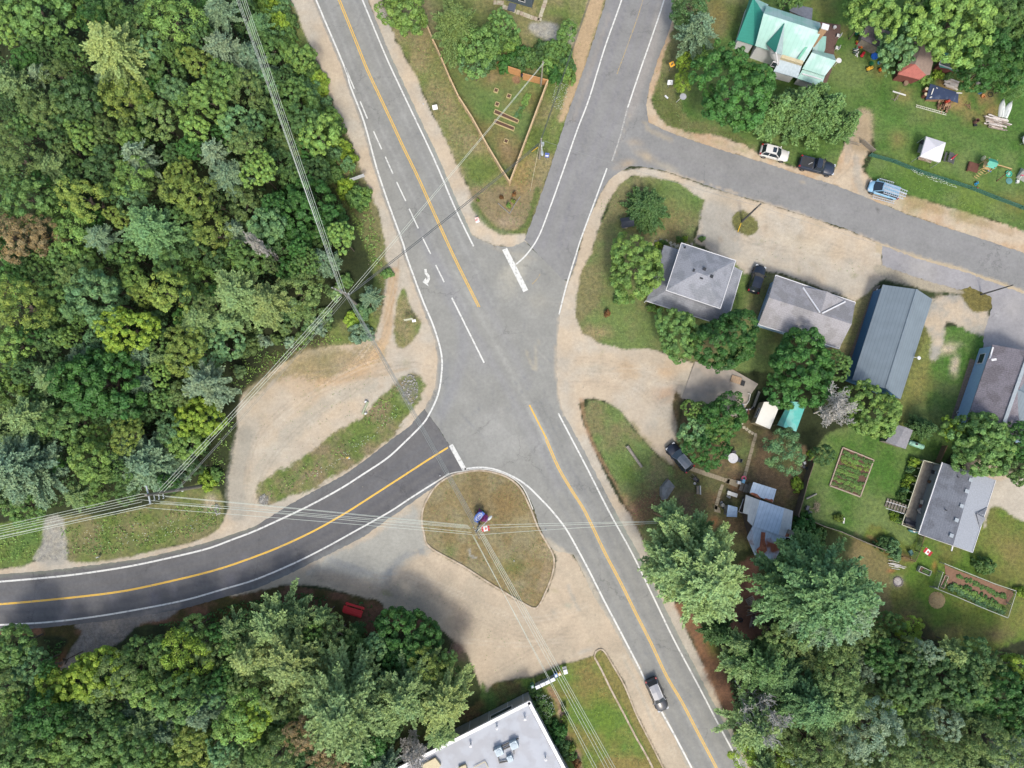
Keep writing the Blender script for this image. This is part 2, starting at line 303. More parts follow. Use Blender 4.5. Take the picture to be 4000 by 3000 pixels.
# -- north-east yards
Z([(2640,-300),(2560,240),(2543,386),(2561,440),(2603,494),(2693,520),(2814,532),(2904,567),(2977,603),(3100,650),(3265,660),(3300,560),(3340,440),(3420,560),(3400,620),(3390,690),(3543,760),(3723,814),(3904,868),(4300,1000),(4500,-300)], LAWN, 16, 14, 1, grass=.9, mott=(A(78,116,46), 150, 3, 13))
Z([(2640,-100),(2600,100),(2548,300),(2556,430),(2620,500),(2810,525),(2950,590),(2860,520),(2700,470),(2660,400),(2640,300),(2700,200),(2860,120),(2900,-50)], BROWN, 40, 22, .85, grass=.8, mott=(A(92,104,50), 80, 3, 14))
g.blob(2800,60,50,A(132,118,64),.6,ry=110)
Z([(2519,670),(2440,668),(2380,730),(2330,830),(2290,950),(2270,1040),(2400,900),(2520,690)], SAND, 6, 2, 0)
Z([(2604,60),(2630,-100),(2680,-100),(2640,80),(2612,160),(2585,240),(2560,338),(2545,386),(2561,440),(2603,494),(2693,518),(2814,532),(2904,569),(2977,606),(3078,648),(3265,660),(3300,560),(3335,450),(3400,450),(3398,579),(3368,651),(3398,699),(3543,760),(3723,814),(3904,868),(4300,1010),(4300,1110),(4000,994),(3723,903),(3422,792),(3253,725),(3121,686),(3000,645),(2844,598),(2723,560),(2603,516),(2533,482),(2520,410),(2536,330),(2567,235),(2590,140)], SAND, 12, 12, 1, grass=.1, smooth=False, mott=(A(198,170,136), 70, 4, 15))
g.line([(2570,450),(2620,505),(2720,540),(2850,570),(3000,620)], 20, A(150,146,98), .5, 10, grass=.6, brk=4); g.line([(3550,790),(3700,830),(3950,910)], 30, A(170,146,110), .6, 10, brk=3)
Z([(3310,560),(3345,430),(3410,450),(3400,580),(3350,600)], A(176,158,128), 30, 14, .9); g.line([(3345,620),(3350,700),(3385,770)], 30, GRAV, .6, 8); g.line([(3340,450),(3320,540),(3310,620)], 26, A(184,170,150), .7, 8)
for x, y, r, c, o in ((3510,540,50,A(150,132,84),.7),(3700,330,45,A(176,146,96),.9),(3745,400,50,A(168,142,92),.9),(3780,320,45,A(172,148,98),.9),(3850,380,50,A(166,128,92),.7),(3870,440,60,A(160,128,84),.7),(3790,450,50,A(150,132,84),.6),(3530,370,45,A(152,136,88),.6),(3430,280,40,A(146,132,80),.5),(3620,460,40,A(140,128,80),.4),(3480,470,80,A(84,126,52),.6),(3600,520,90,A(78,122,48),.6),(3850,600,90,A(82,122,52),.6),(3200,20,90,A(128,122,70),.6),(3250,220,40,A(160,128,88),.6),(3300,120,35,A(150,128,84),.5),(3900,950,30,SAND,.3),(3600,690,160,A(104,132,52),.6),(3800,780,120,A(112,136,52),.6),(3970,800,80,A(130,124,66),.6),(3480,660,60,LUSH,.5)): g.blob(x,y,r,c,o,.3,grass=.85)
# -- corner lawn of the first house
Z([(2458,690),(2400,741),(2362,844),(2322,934),(2300,1000),(2266,1060),(2245,1151),(2244,1241),(2267,1301),(2338,1344),(2434,1368),(2561,1368),(2640,1400),(2900,1450),(3100,1440),(3300,1400),(3420,1200),(3400,1100),(3300,1180),(3100,1090),(2980,1060),(2880,1030),(2800,1000),(2712,949),(2735,850),(2750,775),(2640,700),(2540,668)], BROWN, 14, 12, 1, grass=.85, mott=(LAWN, 120, 4, 16))
g.blob(2390,1090,60,LUSH,.6,ry=100); g.blob(2430,910,70,LUSH,.5); g.blob(2720,800,45,LUSH,.7,ry=80,ang=15); g.blob(2620,870,90,A(138,126,84),.8); g.blob(2340,1300,60,A(172,152,112),.7,ry=30); g.blob(2560,730,60,A(96,124,52),.5); g.blob(2890,1150,40,LUSH,.8,ry=140,ang=18)
Z([(2440,662),(2520,655),(2603,672),(2723,714),(2844,756),(3000,797),(3301,895),(3446,950),(3446,1036),(3500,1060),(3440,1100),(3398,1140),(3338,1181),(3200,1120),(3055,1067),(2950,1060),(2911,1067),(2875,1030),(2800,1000),(2745,960),(2712,945),(2740,850),(2752,780),(2640,712),(2540,690),(2470,686),(2420,720),(2370,800),(2335,900),(2310,990),(2275,1050),(2250,1150),(2250,1240),(2272,1296),(2345,1340),(2440,1364),(2561,1366),(2651,1400),(2711,1416),(2669,1555),(2640,1520),(2625,1573),(2645,1663),(2640,1735),(2675,1838),(2609,1808),(2530,1735),(2470,1663),(2422,1603),(2362,1567),(2289,1555),(2262,1579),(2271,1633),(2301,1711),(2338,1796),(2386,1892),(2422,1964),(2458,2000),(2528,2139),(2660,2410),(2711,2524),(2784,2663),(2826,2784),(2868,2856),(2928,3000),(3090,3300),(2990,3300),(2898,2995),(2633,2495),(2470,2163),(2301,1844),(2200,1640),(2170,1560),(2165,1452),(2180,1223),(2240,1048),(2290,870),(2350,745),(2400,670)], SAND, 10, 9, 1, grass=.05, smooth=False, mott=(SANDW, 110, 3, 17))
Z([(2755,800),(2830,800),(2890,860),(2900,960),(2860,1010),(2790,985),(2740,930)], GRAV, 40, 18, .85); g.blob(3150,960,180,A(206,190,160),.4,ry=60,ang=20); g.blob(2830,770,60,A(180,170,150),.5)
Z([(2860,850),(2900,820),(2955,860),(2960,900),(2925,920),(2870,900)], A(110,112,56), 10, 8, .95, grass=1)
g.blob(2450,1440,60,SANDO,.5,ry=50); g.blob(2330,1440,80,A(180,176,160),.5,ry=30); g.blob(2600,1450,50,A(206,176,140),.6); g.blob(2530,1600,100,A(200,190,172),.4); g.blob(2600,1540,60,A(190,150,112),.5,ry=40); g.blob(2640,1620,24,A(150,124,92),.7,ry=60); g.blob(2560,1660,40,A(186,182,168),.6,ry=60,ang=-30)
g.line([(2440,1605),(2500,1690),(2590,1790),(2660,1850)], 16, DRY, .7, 10, brk=4); g.line([(2270,1560),(2300,1690),(2340,1780),(2440,1950),(2560,2190)], 16, A(176,142,108), .6, 8)
lobe = [(2300,1560),(2362,1570),(2422,1606),(2470,1665),(2530,1740),(2600,1812),(2680,1845),(2760,1880),(2800,2000),(2700,2100),(2560,2190),(2500,2080),(2440,1960),(2400,1880),(2350,1780),(2310,1690),(2285,1620)]
Z(lobe, BROWN, 14, 12, 1, grass=.9, mott=(LAWN, 80, 4, 18)); g.blob(2450,1840,80,A(96,124,50),.7,ry=50,ang=60); g.blob(2520,1990,80,RED,.75,ry=110,ang=-25); g.blob(2470,1990,22,A(190,142,112),.6,ry=90,ang=-28); g.blob(2600,1950,60,RED,.5)
# -- back yards east
Z([(2640,1750),(2700,1560),(2950,1600),(3000,1680),(3180,1780),(3120,2014),(3060,2080),(2900,2150),(2700,2060),(2640,1900)], A(104,108,66), 20, 16, 1, grass=.9, mott=(A(128,108,80), 90, 3, 19))
g.blob(2800,1950,50,RED,.6); g.blob(2870,1900,40,A(130,92,58),.6); g.blob(3050,1960,40,RED,.5); g.blob(2900,1760,50,LAWN,.7); g.blob(2870,1820,24,A(176,146,104),.8); g.blob(2790,2040,30,A(176,120,80),.7)
Z([(3120,2014),(3183,1800),(3230,1700),(3420,1640),(3500,1600),(3640,1300),(3860,1290),(3840,1360),(3750,1640),(3720,1760),(3700,1800),(3650,1960),(3560,2130),(3386,2120),(3223,2057)], LAWN, 14, 10, 1, grass=.9, mott=(A(78,118,44), 110, 3, 20))
g.line([(3640,1290),(3600,1420),(3520,1600),(3500,1650)], 80, A(132,134,72), .7, 16, grass=.9); g.blob(3600,1500,60,A(150,138,80),.5,ry=110,ang=15); g.blob(3700,1360,60,SAND,.8,ry=40); g.blob(3580,1300,30,A(120,128,60),.6,ry=80)
Z([(3600,1240),(3640,1170),(3740,1150),(3850,1200),(3870,1290),(3830,1310),(3760,1280),(3700,1260),(3690,1330),(3660,1400),(3630,1400),(3640,1320)], SAND, 20, 16, .95, grass=.1, mott=(GRAV, 60, 3, 5))
Z([(3745,1130),(3800,1110),(3874,1145),(3872,1205),(3800,1215)], A(120,112,60), 12, 8, 1, grass=1); g.blob(3730,1430,24,SAND,.85,ry=60,ang=10)
Z([(3400,2050),(3560,2130),(3640,1990),(3900,1900),(4300,2000),(4300,2600),(4000,2500),(3860,2560),(3700,2520),(3600,2420),(3480,2470),(3350,2460),(3330,2250)], A(118,122,60), 20, 14, 1, grass=.9, mott=(A(96,128,44), 90, 3, 21))
Z([(3330,2100),(3400,2130),(3480,2200),(3480,2330),(3500,2420),(3430,2440),(3330,2400)], A(142,128,88), 40, 20, .8, grass=.7); g.blob(3560,2400,70,A(130,112,80),.6); g.blob(3700,2470,110,A(124,108,74),.6,ry=40); g.blob(3900,2480,80,A(122,100,76),.6,ry=40); g.blob(3480,2230,26,A(176,110,76),.7,ry=12); g.blob(3507,2272,30,A(172,150,140),.9,.2); g.blob(3800,2400,80,A(108,132,46),.6); g.blob(3650,2110,60,LUSH,.6); g.blob(3950,2150,90,A(140,126,76),.6); g.blob(3650,2210,14,A(180,130,70),.8,ry=26)
Z([(3852,1955),(3892,1868),(3940,1850),(4300,1960),(4300,2120),(4000,2035),(3920,1990),(3872,1985),(3845,2060)], SANDW, 14, 10, 1, grass=.05)
Z([(3760,1850),(3800,1800),(3920,1830),(3950,1860),(3880,1880)], SAND, 12, 8, .9)
Z([(3385,2090),(3480,2140),(3570,2180),(3560,2200),(3450,2160)], A(140,104,74), 16, 8, .6)
Z([(3420,930),(3600,990),(4000,1120),(4500,1290),(4500,1340),(4000,1180),(3600,1040),(3420,985)], A(196,180,150), 8, 4, 1, grass=.05, smooth=False); Z([(3430,1030),(3600,1080),(3747,1125),(3747,1150),(3600,1130),(3430,1075)], A(178,168,146), 16, 10, 1, grass=.2)
# -- woodland floor clearing with timber, red needles along the road
Z([(2800,2330),(2840,2270),(2920,2180),(2960,2180),(2960,2260),(2990,2350),(2980,2460),(2920,2500),(2850,2460)], A(126,92,76), 30, 16, .95, grass=.3)
Z([(2640,2360),(2700,2380),(2760,2480),(2830,2620),(2880,2780),(2880,2840),(2800,2720),(2720,2540),(2660,2420)], A(150,110,80), 24, 14, .9, grass=.5, mott=(DIRT, 50, 4, 22))
g.blob(2775,2520,30,A(128,132,60),.8,ry=70,ang=-25); g.blob(2830,2690,30,RED,.7,ry=80,ang=-20)
# -- south: gravel lot, track, needles
Z([(-300,2440),(0,2455),(181,2445),(362,2425),(543,2405),(723,2372),(874,2330),(1000,2298),(1121,2289),(1241,2300),(1374,2326),(1482,2350),(1512,2392),(1693,2422),(1700,2460),(1300,2480),(1100,2400),(900,2420),(700,2440),(560,2440),(300,2500),(240,2640),(200,2600),(270,2500),(180,2480),(0,2480),(-300,2480)], RED, 14, 10, .95, grass=.5, mott=(A(84,78,40), 70, 4, 23))
Z([(290,2440),(430,2415),(560,2395),(700,2370),(640,2420),(540,2440),(480,2500),(400,2545),(300,2590),(240,2640),(240,2600),(290,2520),(320,2470)], A(150,142,132), 14, 9, 1); g.line([(400,2440),(340,2520),(270,2600)], 16, A(170,160,148), .6, 6)
Z([(900,2290),(1000,2264),(1121,2228),(1271,2162),(1422,2090),(1512,2010),(1603,1950),(1700,1880),(1760,1850),(1700,1900),(1660,1960),(1645,2020),(1655,2085),(1676,2140),(1800,2210),(1900,2275),(1990,2330),(2045,2360),(2100,2380),(2140,2310),(2165,2240),(2172,2180),(2150,2130),(2110,2050),(2200,2120),(2260,2200),(2330,2330),(2400,2440),(2480,2590),(2560,2740),(2640,2870),(2720,3010),(2880,3300),(2760,3300),(2595,3000),(2547,2904),(2486,2784),(2438,2669),(2390,2585),(2366,2546),(2344,2532),(2319,2558),(2241,2583),(2199,2590),(2090,2640),(2000,2655),(1928,2669),(1900,2720),(1880,2690),(1830,2560),(1772,2500),(1700,2440),(1640,2400),(1512,2385),(1482,2345),(1374,2320),(1241,2290),(1121,2283),(1000,2310),(900,2330)], SAND, 10, 8, 1, grass=.05, smooth=False, mott=(A(196,182,158), 110, 3, 24))
Z([(1300,2160),(1440,2100),(1530,2040),(1620,1980),(1644,2030),(1660,2100),(1680,2150),(1600,2190),(1530,2260),(1480,2290),(1380,2260),(1280,2240),(1200,2240)], A(178,178,168), 50, 24, .9); g.line([(1650,2150),(1570,2180),(1500,2250),(1420,2230),(1300,2190)], 26, A(158,160,158), .6, 12); g.line([(1250,2250),(1400,2290),(1550,2320),(1700,2400)], 60, A(168,158,142), .6, 22); g.blob(1700,2340,200,A(196,178,152),.5,ry=60,ang=40)
g.blob(1790,2540,28,A(110,92,84),.9,ry=60,ang=-35); g.blob(1800,2440,60,A(172,156,136),.6); g.blob(2090,2660,100,A(176,160,138),.4,ry=30); g.line([(2220,2290),(2240,2340),(2260,2380)], 16, A(178,176,164), .5, 8); g.blob(2220,2365,30,A(176,180,160),.6,ry=14); g.line([(2440,2580),(2500,2700),(2560,2850)], 12, A(184,178,160), .6, 6)
g.blob(2290,2540,50,A(190,186,172),.6,ry=14,ang=-20)
Z([(1700,3100),(1560,2900),(1560,2960),(1900,2780),(2062,2700),(1990,2662),(1928,2672),(1900,2700),(1880,2660),(1850,2760),(1600,2860),(1500,3100)], LUSH, 16, 12, .95, grass=1, mott=(A(120,92,60), 80, 3, 25))
Z([(2000,2655),(2090,2645),(2199,2594),(2241,2588),(2319,2563),(2341,2541),(2362,2600),(2421,2720),(2482,2850),(2565,3000),(2620,3200),(2240,3200),(2190,2950),(2120,2800),(2066,2700)], A(106,134,56), 8, 5, 1, grass=.85, smooth=False, mott=(A(140,128,72), 100, 3, 26))
Z([(2344,2540),(2364,2552),(2390,2595),(2438,2680),(2486,2794),(2547,2914),(2591,3005),(2565,3005),(2482,2850),(2421,2720),(2362,2600)], A(136,128,72), 6, 5, 1, grass=.8, smooth=False)
g.line([(2145,2690),(2190,2760),(2205,2850),(2235,2930),(2270,3010)], 20, A(176,140,112), .75, 5); g.blob(2190,2790,14,A(180,150,130),.9,ry=26); g.blob(2250,2960,22,A(170,138,128),.9,ry=40,ang=-20); g.blob(2360,2800,60,A(112,140,46),.6,ry=140,ang=-25)
isl = [(1811,1846),(1868,1838),(1928,1846),(1988,1868),(2036,1912),(2074,1990),(2104,2066),(2144,2134),(2164,2182),(2158,2240),(2134,2306),(2096,2374),(2044,2356),(1992,2326),(1904,2272),(1804,2208),(1680,2138),(1657,2085),(1648,2022),(1662,1964),(1706,1896),(1764,1858)]
Z(isl, A(146,130,90), 5, 2, 1, grass=.8, mott=(A(152,142,106), 60, 4, 27)); g.line([(2080,2010),(2120,2110),(2140,2200),(2110,2300)], 34, A(172,152,120), .6, 12, brk=3); g.blob(1760,2150,40,A(96,118,48),.5); g.blob(1720,2030,40,A(160,146,108),.5); g.blob(2000,2210,60,A(112,122,56),.6); g.blob(1960,1960,70,A(134,106,62),.4); g.line([(1833,2145),(1838,2170),(1860,2178)], 8, A(172,172,160), .9, 2); g.blob(1790,2200,16,A(170,172,160),.8,ry=6)
def tracks(pts, gap=15, w_=4, op=.38):
    for s in (-.5, .5):
        a = spl(pts); o = []
        for i, (x, y) in enumerate(a): j = min(i+1, len(a)-1); k = max(i-1, 0); dx, dy = a[j][0]-a[k][0], a[j][1]-a[k][1]; L_ = math.hypot(dx, dy)+1e-6; o.append((x-dy/L_*gap*s, y+dx/L_*gap*s))
        g.line(o, w_, TC, op, 3, soft=6, smooth=False)
for TC, LS in ((A(168,154,134), [[(1560,1090),(1520,1220),(1470,1360),(1300,1480),(1150,1560),(1000,1720),(950,1950)], [(1640,1420),(1500,1450),(1380,1530),(1200,1650),(1060,1800),(980,1980)], [(1690,1440),(1560,1420),(1420,1460),(1180,1560)], [(1500,1300),(1350,1420),(1180,1480)], [(2240,1400),(2400,1420),(2560,1480),(2680,1500)], [(2220,1500),(2350,1500),(2480,1520),(2600,1640),(2650,1760)], [(2300,1440),(2450,1480),(2560,1560),(2640,1700)], [(1450,2250),(1620,2280),(1800,2380),(2050,2480),(2300,2480)], [(1200,2260),(1500,2260),(1700,2330),(1950,2470),(2250,2540)], [(1650,2180),(1780,2300),(2000,2430),(2250,2400)], [(1900,2640),(2050,2560),(2250,2450),(2400,2560)], [(2800,830),(2850,900),(3000,960),(3300,1000)], [(2890,820),(3050,880),(3250,960),(3420,1030)], [(3350,470),(3340,560),(3320,640),(3260,700)], [(980,30),(1000,80)]]), (A(216,206,186), [[(1620,1400),(1450,1420),(1250,1520),(1050,1680)], [(1545,1060),(1500,1250),(1400,1400)], [(2260,1450),(2420,1450),(2620,1440)], [(1500,2200),(1750,2300),(2050,2420),(2300,2360)], [(1800,2500),(2000,2520),(2200,2500)], [(3000,900),(3200,1000),(3350,1060)], [(2450,2600),(2560,2800),(2640,2950)]])):
    for l in LS: tracks(l)
_r = random.Random(12)
for k in range(70):
    x, y = _r.choice([(_r.uniform(950, 1650), _r.uniform(1380, 1980)), (_r.uniform(1500, 2500), _r.uniform(2250, 2650)), (_r.uniform(2250, 2650), _r.uniform(1370, 1600)), (_r.uniform(2750, 3430), _r.uniform(800, 1080))]); i = np.argmin((g.x-x)**2+(g.y-y)**2)
    if g.g[i] < .3: g.blob(x, y, _r.uniform(8, 34), _r.choice([A(176,160,138), A(186,172,146), A(168,164,150), A(206,196,176), A(150,146,104)]), _r.uniform(.25, .6), .5, ry=_r.uniform(6, 22), ang=_r.uniform(0, 180))
lum = g.c @ np.array([.25, .65, .10]); gm = (np.clip(g.g, 0, 1)*.04)[:, None]; g.c = g.c*(1-gm)+lum[:, None]*gm; g.c[:, 0] *= 1-.02*np.clip(g.g, 0, 1); g.c[:, 2] *= 1+.05*np.clip(g.g, 0, 1)
nx, ny = len(xs), len(ys); ii = np.arange(nx*ny).reshape(nx, ny)
F = np.stack([ii[:-1, :-1].ravel(), ii[1:, :-1].ravel(), ii[1:, 1:].ravel(), ii[:-1, 1:].ravel()], 1)
me = npmesh('ground', np.stack([X, Y, np.zeros(len(X))], 1), F); setattr_(me, 'tone', np.clip(g.c, 0, .8)); setattr_(me, 'grass', np.clip(g.g, 0, 1))
struct(link('ground', me, surfmat('ground', True)))
# ================================================================== ROADS
def sheet(name, poly, z, col, painter, m, step=.42, jit=1.5, seed=0):
    rng = random.Random(seed); W = []
    n = len(poly)
    for i in range(n):
        a, b = Vector(poly[i]), Vector(poly[(i+1) % n]); k = max(1, int((b-a).length/9))
        k = min(k, 260)
        for j in range(k):
            q = a.lerp(b, j/k)+Vector((rng.gauss(0, jit), rng.gauss(0, jit))); W.append(P(q.x, q.y)[:2])
    A_ = np.array(W); gx, gy = np.meshgrid(np.arange(max(A_[:, 0].min(), -88), min(A_[:, 0].max(), 88), step), np.arange(max(A_[:, 1].min(), -60), min(A_[:, 1].max(), 76), step))
    gx = gx.ravel(); gy = gy.ravel(); d = sdf(gx, gy, W); k = d < -.2; gx = gx[k]; gy = gy[k]
    vs = [Vector(p) for p in W]+[Vector(p) for p in zip(gx, gy)]
    r = geometry.delaunay_2d_cdt(vs, [], [list(range(len(W)))], 1, 1e-5)
    V = np.array([(v[0], v[1], z) for v in r[0]]); F = [f for f in r[2]]
    me = bpy.data.meshes.new(name); me.from_pydata([tuple(v) for v in V], [], F); me.update()
    if me.polygons[0].normal.z < 0: me.flip_normals()
    p = Paint(V[:, 0], V[:, 1], col); p.c *= (1+p.n3*.10+p.n2*.03)[:, None]; painter(p)
    setattr_(me, 'tone', np.clip(p.c, 0, .8)); setattr_(me, 'grass', p.g)
    return struct(link(name, me, m))
ASPH = surfmat('asphalt', False, .9)
leftedge = [(601,-1500),(1221,0),(1333,265),(1354,335),(1408,476),(1456,651),(1504,796),(1560,946),(1575,1000),(1613,1108),(1643,1187),(1677,1275),(1701,1338),(1708,1400),(1703,1494),(1690,1540),(1657,1597)]
midY = [(1230,-230),(1325,0),(1386,151),(1434,271),(1482,374),(1530,476),(1573,570),(1633,693),(1693,826),(1772,1000),(1871,1199)]
lowY = [(2066,1582),(2133,1714),(2181,1826),(2241,1928),(2286,2000),(2362,2157),(2422,2271),(2482,2392),(2543,2512),(2603,2639),(2663,2741),(2723,2856),(2799,3000),(2900,3190)]
seamTop = [(2199,1093),(2150,1040),(2108,1000),(2048,940)]
main = leftedge+[(1711,1669),(1754,1738),(1811,1836),(1868,1829),(1928,1836),(1990,1858),(2044,1902),(2086,1985),(2104,2050),(2133,2115),(2165,2150),(2205,2160),(2241,2166),(2268,2217),(2298,2283),(2340,2362),(2388,2434),(2460,2567),(2514,2669),(2574,2784),(2636,2886),(2684,3000),(3491,4500),(3732,4500),(2922,3000),(2838,2844),(2748,2669),(2660,2500),(2578,2332),(2495,2163),(2405,2000),(2325,1844),(2265,1729),(2205,1621),(2183,1540),(2174,1452),(2178,1337),(2189,1223),(2223,1095)]+seamTop+[(2000,966),(1934,962),(1892,944),(1844,920),(1798,814),(1713,615),(1593,362),(1526,217),(1436,0),(794,-1500)]
OLD = A(157,157,150)
def p_main(p):
    rg = random.Random(9)
    for l, n in ((midY, 5), (lowY, 5)):
        for k in range(n*2):
            dx = rg.uniform(-95, 100); i = rg.randrange(len(l)-3); p.line([(x+dx, y-dx*.3) for x, y in l[i:i+4]], rg.uniform(4, 12), A(*rg.choice([(134,136,134),(176,176,170),(140,141,140)])), .4, 3, soft=12)
    for k in range(16):
        x, y = rg.uniform(1700, 2150), rg.uniform(1050, 1700); a = rg.uniform(-.2, .9); p.line([(x, y), (x+60*a, y+60), (x+150*a, y+130)], rg.uniform(3, 9), A(*rg.choice([(128,130,132),(138,139,138),(180,178,168)])), .35, 4, soft=9)
    for k in range(26): x, y = rg.uniform(1300, 2900), 0; i = rg.randrange(len(lowY)) if k % 2 else rg.randrange(len(midY)); q = (lowY if k % 2 else midY)[i % len(lowY if k % 2 else midY)]; p.blob(q[0]+rg.uniform(-90, 90), q[1]+rg.uniform(-40, 40), rg.uniform(3, 8), A(112,114,116), .5)
    L1 = [(x-46, y+16) for x, y in midY]; L2 = [(x+52, y-14) for x, y in midY]
    for l, o in ((L1, .35), (L2, .35)):
        p.line(l, 44, A(148,149,146), o+.1, 4); p.line(l, 10, A(176,176,170), o+.1, 3)
    for dx in (-66, -24, 24, 66): p.line([(x+dx, y-dx*.3) for x, y in lowY], 16, A(145,146,143), .55, 3, soft=20)
    p.line([(x, y) for x, y in lowY], 26, A(184,184,178), .4, 5)
    p.line([(1640,900),(1720,1080),(1800,1270),(1800,1420),(1760,1540),(1720,1620)], 40, A(152,153,156), .45, 9, soft=40)
    p.line([(1700,1000),(1830,1250),(1960,1480),(2080,1700),(2180,1900)], 30, A(158,158,158), .45, 8, soft=40); p.line([(1760,1030),(1900,1280),(2030,1520),(2150,1750)], 16, A(190,190,182), .35, 8, soft=30)
    p.line([(1850,1100),(1990,1350),(2060,1500)], 30, A(160,160,160), .35, 8, soft=40)
    p.blob(2010,1060,60,A(190,186,168),.55,ry=110,ang=20); p.blob(2100,1180,60,A(188,184,168),.4); p.blob(1950,1700,140,A(180,180,174),.4); p.blob(1860,1380,50,A(158,158,160),.3,ry=130,ang=-25)
    p.blob(1745,1480,28,A(140,144,148),.45,ry=100,ang=0)
    p.line([(2100,1330),(2090,1450),(2060,1380)], 8, A(200,188,160), .4, 5)
    p.line([(1880,940),(1980,985),(2090,1010)], 14, A(196,184,160), .5, 8, brk=3); p.line([(2180,1500),(2196,1600)], 14, A(196,180,155), .5, 4)
    for a, b in (((2010,1500),(2160,1400)),((1980,1600),(2020,1575)),((1540,560),(1680,505)),((1380,180),(1440,170)),((1430,350),(1500,320)),((2130,1690),(2200,1660)),((2260,2150),(2400,2100)),((1990,1560),(2080,1505)),((1100+560,1150),(1760,1090)),((1470,500),(1560,480)),((1800,1620),(1950,1760)),((1700,1800),(1900,1560)),((2500,2560),(2620,2520)),((2600,2760),(2740,2700))): p.line([a, b], 3, A(140,142,142), .7, 3, soft=5, smooth=False)
    p.line([(2000,1050),(2060,1100),(2110,1060),(2150,1090)], 4, A(140,142,142), .5, 4, soft=5)
    ed = [(2205,1621),(2183,1540),(2174,1452),(2178,1337),(2189,1223),(2223,1095)]; p.line(ed, 10, SAND, .6, 6)
    p.line([(2133,2115),(2205,2160),(2268,2217),(2340,2362),(2460,2567),(2574,2784),(2690,3000)], 26, A(200,190,168), .75, 14)
    p.line([(2405,2000),(2578,2332),(2748,2669),(2922,3000)], 22, A(164,170,152), .55, 6); p.line([(1526,217),(1713,615),(1838,916)], 14, A(160,166,150), .5, 5)
    p.line(leftedge[1:], 8, SAND, .5, 5)
sheet('main_road', main, .006, OLD, p_main, ASPH, jit=1.2, seed=1)
dark = [(1657,1597),(1603,1663),(1530,1717),(1452,1778),(1362,1844),(1241,1910),(1121,1977),(1000,2054),(874,2099),(723,2142),(542,2184),(362,2208),(181,2229),(0,2244),(-1500,2330),(-1500,2530),(0,2464),(181,2452),(362,2431),(543,2408),(723,2377),(874,2332),(1000,2301),(1121,2247),(1271,2172),(1422,2096),(1512,2030),(1603,1968),(1693,1904),(1757,1862),(1811,1836),(1754,1738),(1711,1669)]
YL = [(-120,2366),(0,2360),(121,2350),(301,2332),(482,2309),(663,2271),(844,2226),(1000,2173),(1121,2124),(1241,2066),(1356,2000),(1422,1958),(1543,1880),(1663,1802),(1750,1748)]
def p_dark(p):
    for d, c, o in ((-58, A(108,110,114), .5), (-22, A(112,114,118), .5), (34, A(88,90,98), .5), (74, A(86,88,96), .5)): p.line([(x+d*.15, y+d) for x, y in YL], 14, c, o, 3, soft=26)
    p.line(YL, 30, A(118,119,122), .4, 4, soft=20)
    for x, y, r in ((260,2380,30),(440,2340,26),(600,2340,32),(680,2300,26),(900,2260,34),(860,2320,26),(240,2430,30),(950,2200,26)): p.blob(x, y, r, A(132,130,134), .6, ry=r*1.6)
    p.line([(430,2440),(560,2400),(700,2360)], 20, A(150,144,138), .7, 10); p.line([(1000,2301),(1271,2172),(1512,2030),(1700,1890)], 26, A(138,140,138), .75, 12)
    p.line([(0,2244),(362,2208),(723,2142),(1000,2054)], 18, A(136,138,124), .8, 5); p.line([(1100,1998),(1362,1850),(1603,1668),(1657,1600)], 18, A(122,124,122), .6, 7)
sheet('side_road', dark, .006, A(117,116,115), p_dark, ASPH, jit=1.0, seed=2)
up = [(2844,-1500),(2368,0),(2301,211),(2217,446),(2151,651),(2090,832),(2048,938)]+seamTop[::-1][1:]+[(2223,1092),(2253,1020),(2262,958),(2298,862),(2340,766),(2376,705),(2422,669),(2458,650),(2512,650),(2603,669),(2723,711),(2844,753),(3000,796),(3169,850),(3301,892),(3434,948),(3579,1000),(3754,1048),(3904,1102),(4000,1137),(5500,1640),(5500,1484),(4000,989),(3874,946),(3723,898),(3543,838),(3422,787),(3253,720),(3121,681),(3000,640),(2844,594),(2723,555),(2603,512),(2533,476),(2524,410),(2536,338),(2567,241),(2603,151),(2627,78),(2633,0),(3109,-1500)]
def p_up(p):
    for dx in (40, 78, 150, 190): p.line([(2380+dx,-60),(2312+dx,187),(2250+dx,386),(2200+dx*.95,520),(2150+dx*.9,669),(2095+dx*.85,820),(2060+dx*.8,960)], 16, A(146,145,148), .55, 5, soft=26)
    p.line([(2476,-60),(2300,500),(2180,1000)], 6, A(130,130,134), .5, 2, soft=8)
    p.line([(2600,-60),(2560,140),(2500,330),(2460,450)], 34, A(178,172,164), .55, 8); p.line([(2380,60),(2310,260),(2240,470)], 16, A(168,160,150), .5, 5)
    p.line([(2460,450),(2420,560),(2390,640)], 12, A(186,176,158), .5, 8, brk=3)
    p.blob(2520,610,60,A(192,176,148),.8,ry=26,ang=25); p.blob(2480,555,40,A(186,172,150),.6,ry=20); p.blob(2450,640,50,A(190,170,140),.7,ry=24,ang=-20); p.blob(2600,650,60,A(186,178,158),.6,ry=16,ang=20)
    p.line([(2560,600),(2800,680),(3000,735),(3300,820),(3600,930),(4000,1060)], 20, A(152,151,150), .5, 5, soft=30); p.line([(2640,570),(3000,690),(3400,815),(4000,1040)], 16, A(150,149,148), .5, 5, soft=26)
    p.line([(3440,955),(3600,1010),(3760,1056),(3904,1108),(4000,1143)], 12, A(200,184,154), .85, 6); p.line([(2603,669),(3000,796),(3434,948)], 8, SAND, .6, 5)
    for a, b in (((2860,590),(2830,700)),((2990,645),(2950,760)),((2760,690),(2800,660)),((2400,370),(2480,340))): p.line([a, b], 3, A(132,132,132), .6, 3, soft=5, smooth=False)
    p.blob(3135,712,8,A(190,176,150),.8); p.blob(3430,820,10,A(96,94,92),.7)
    p.line([(2520,480),(2540,510),(2620,545)], 16, A(182,170,146), .5, 8)
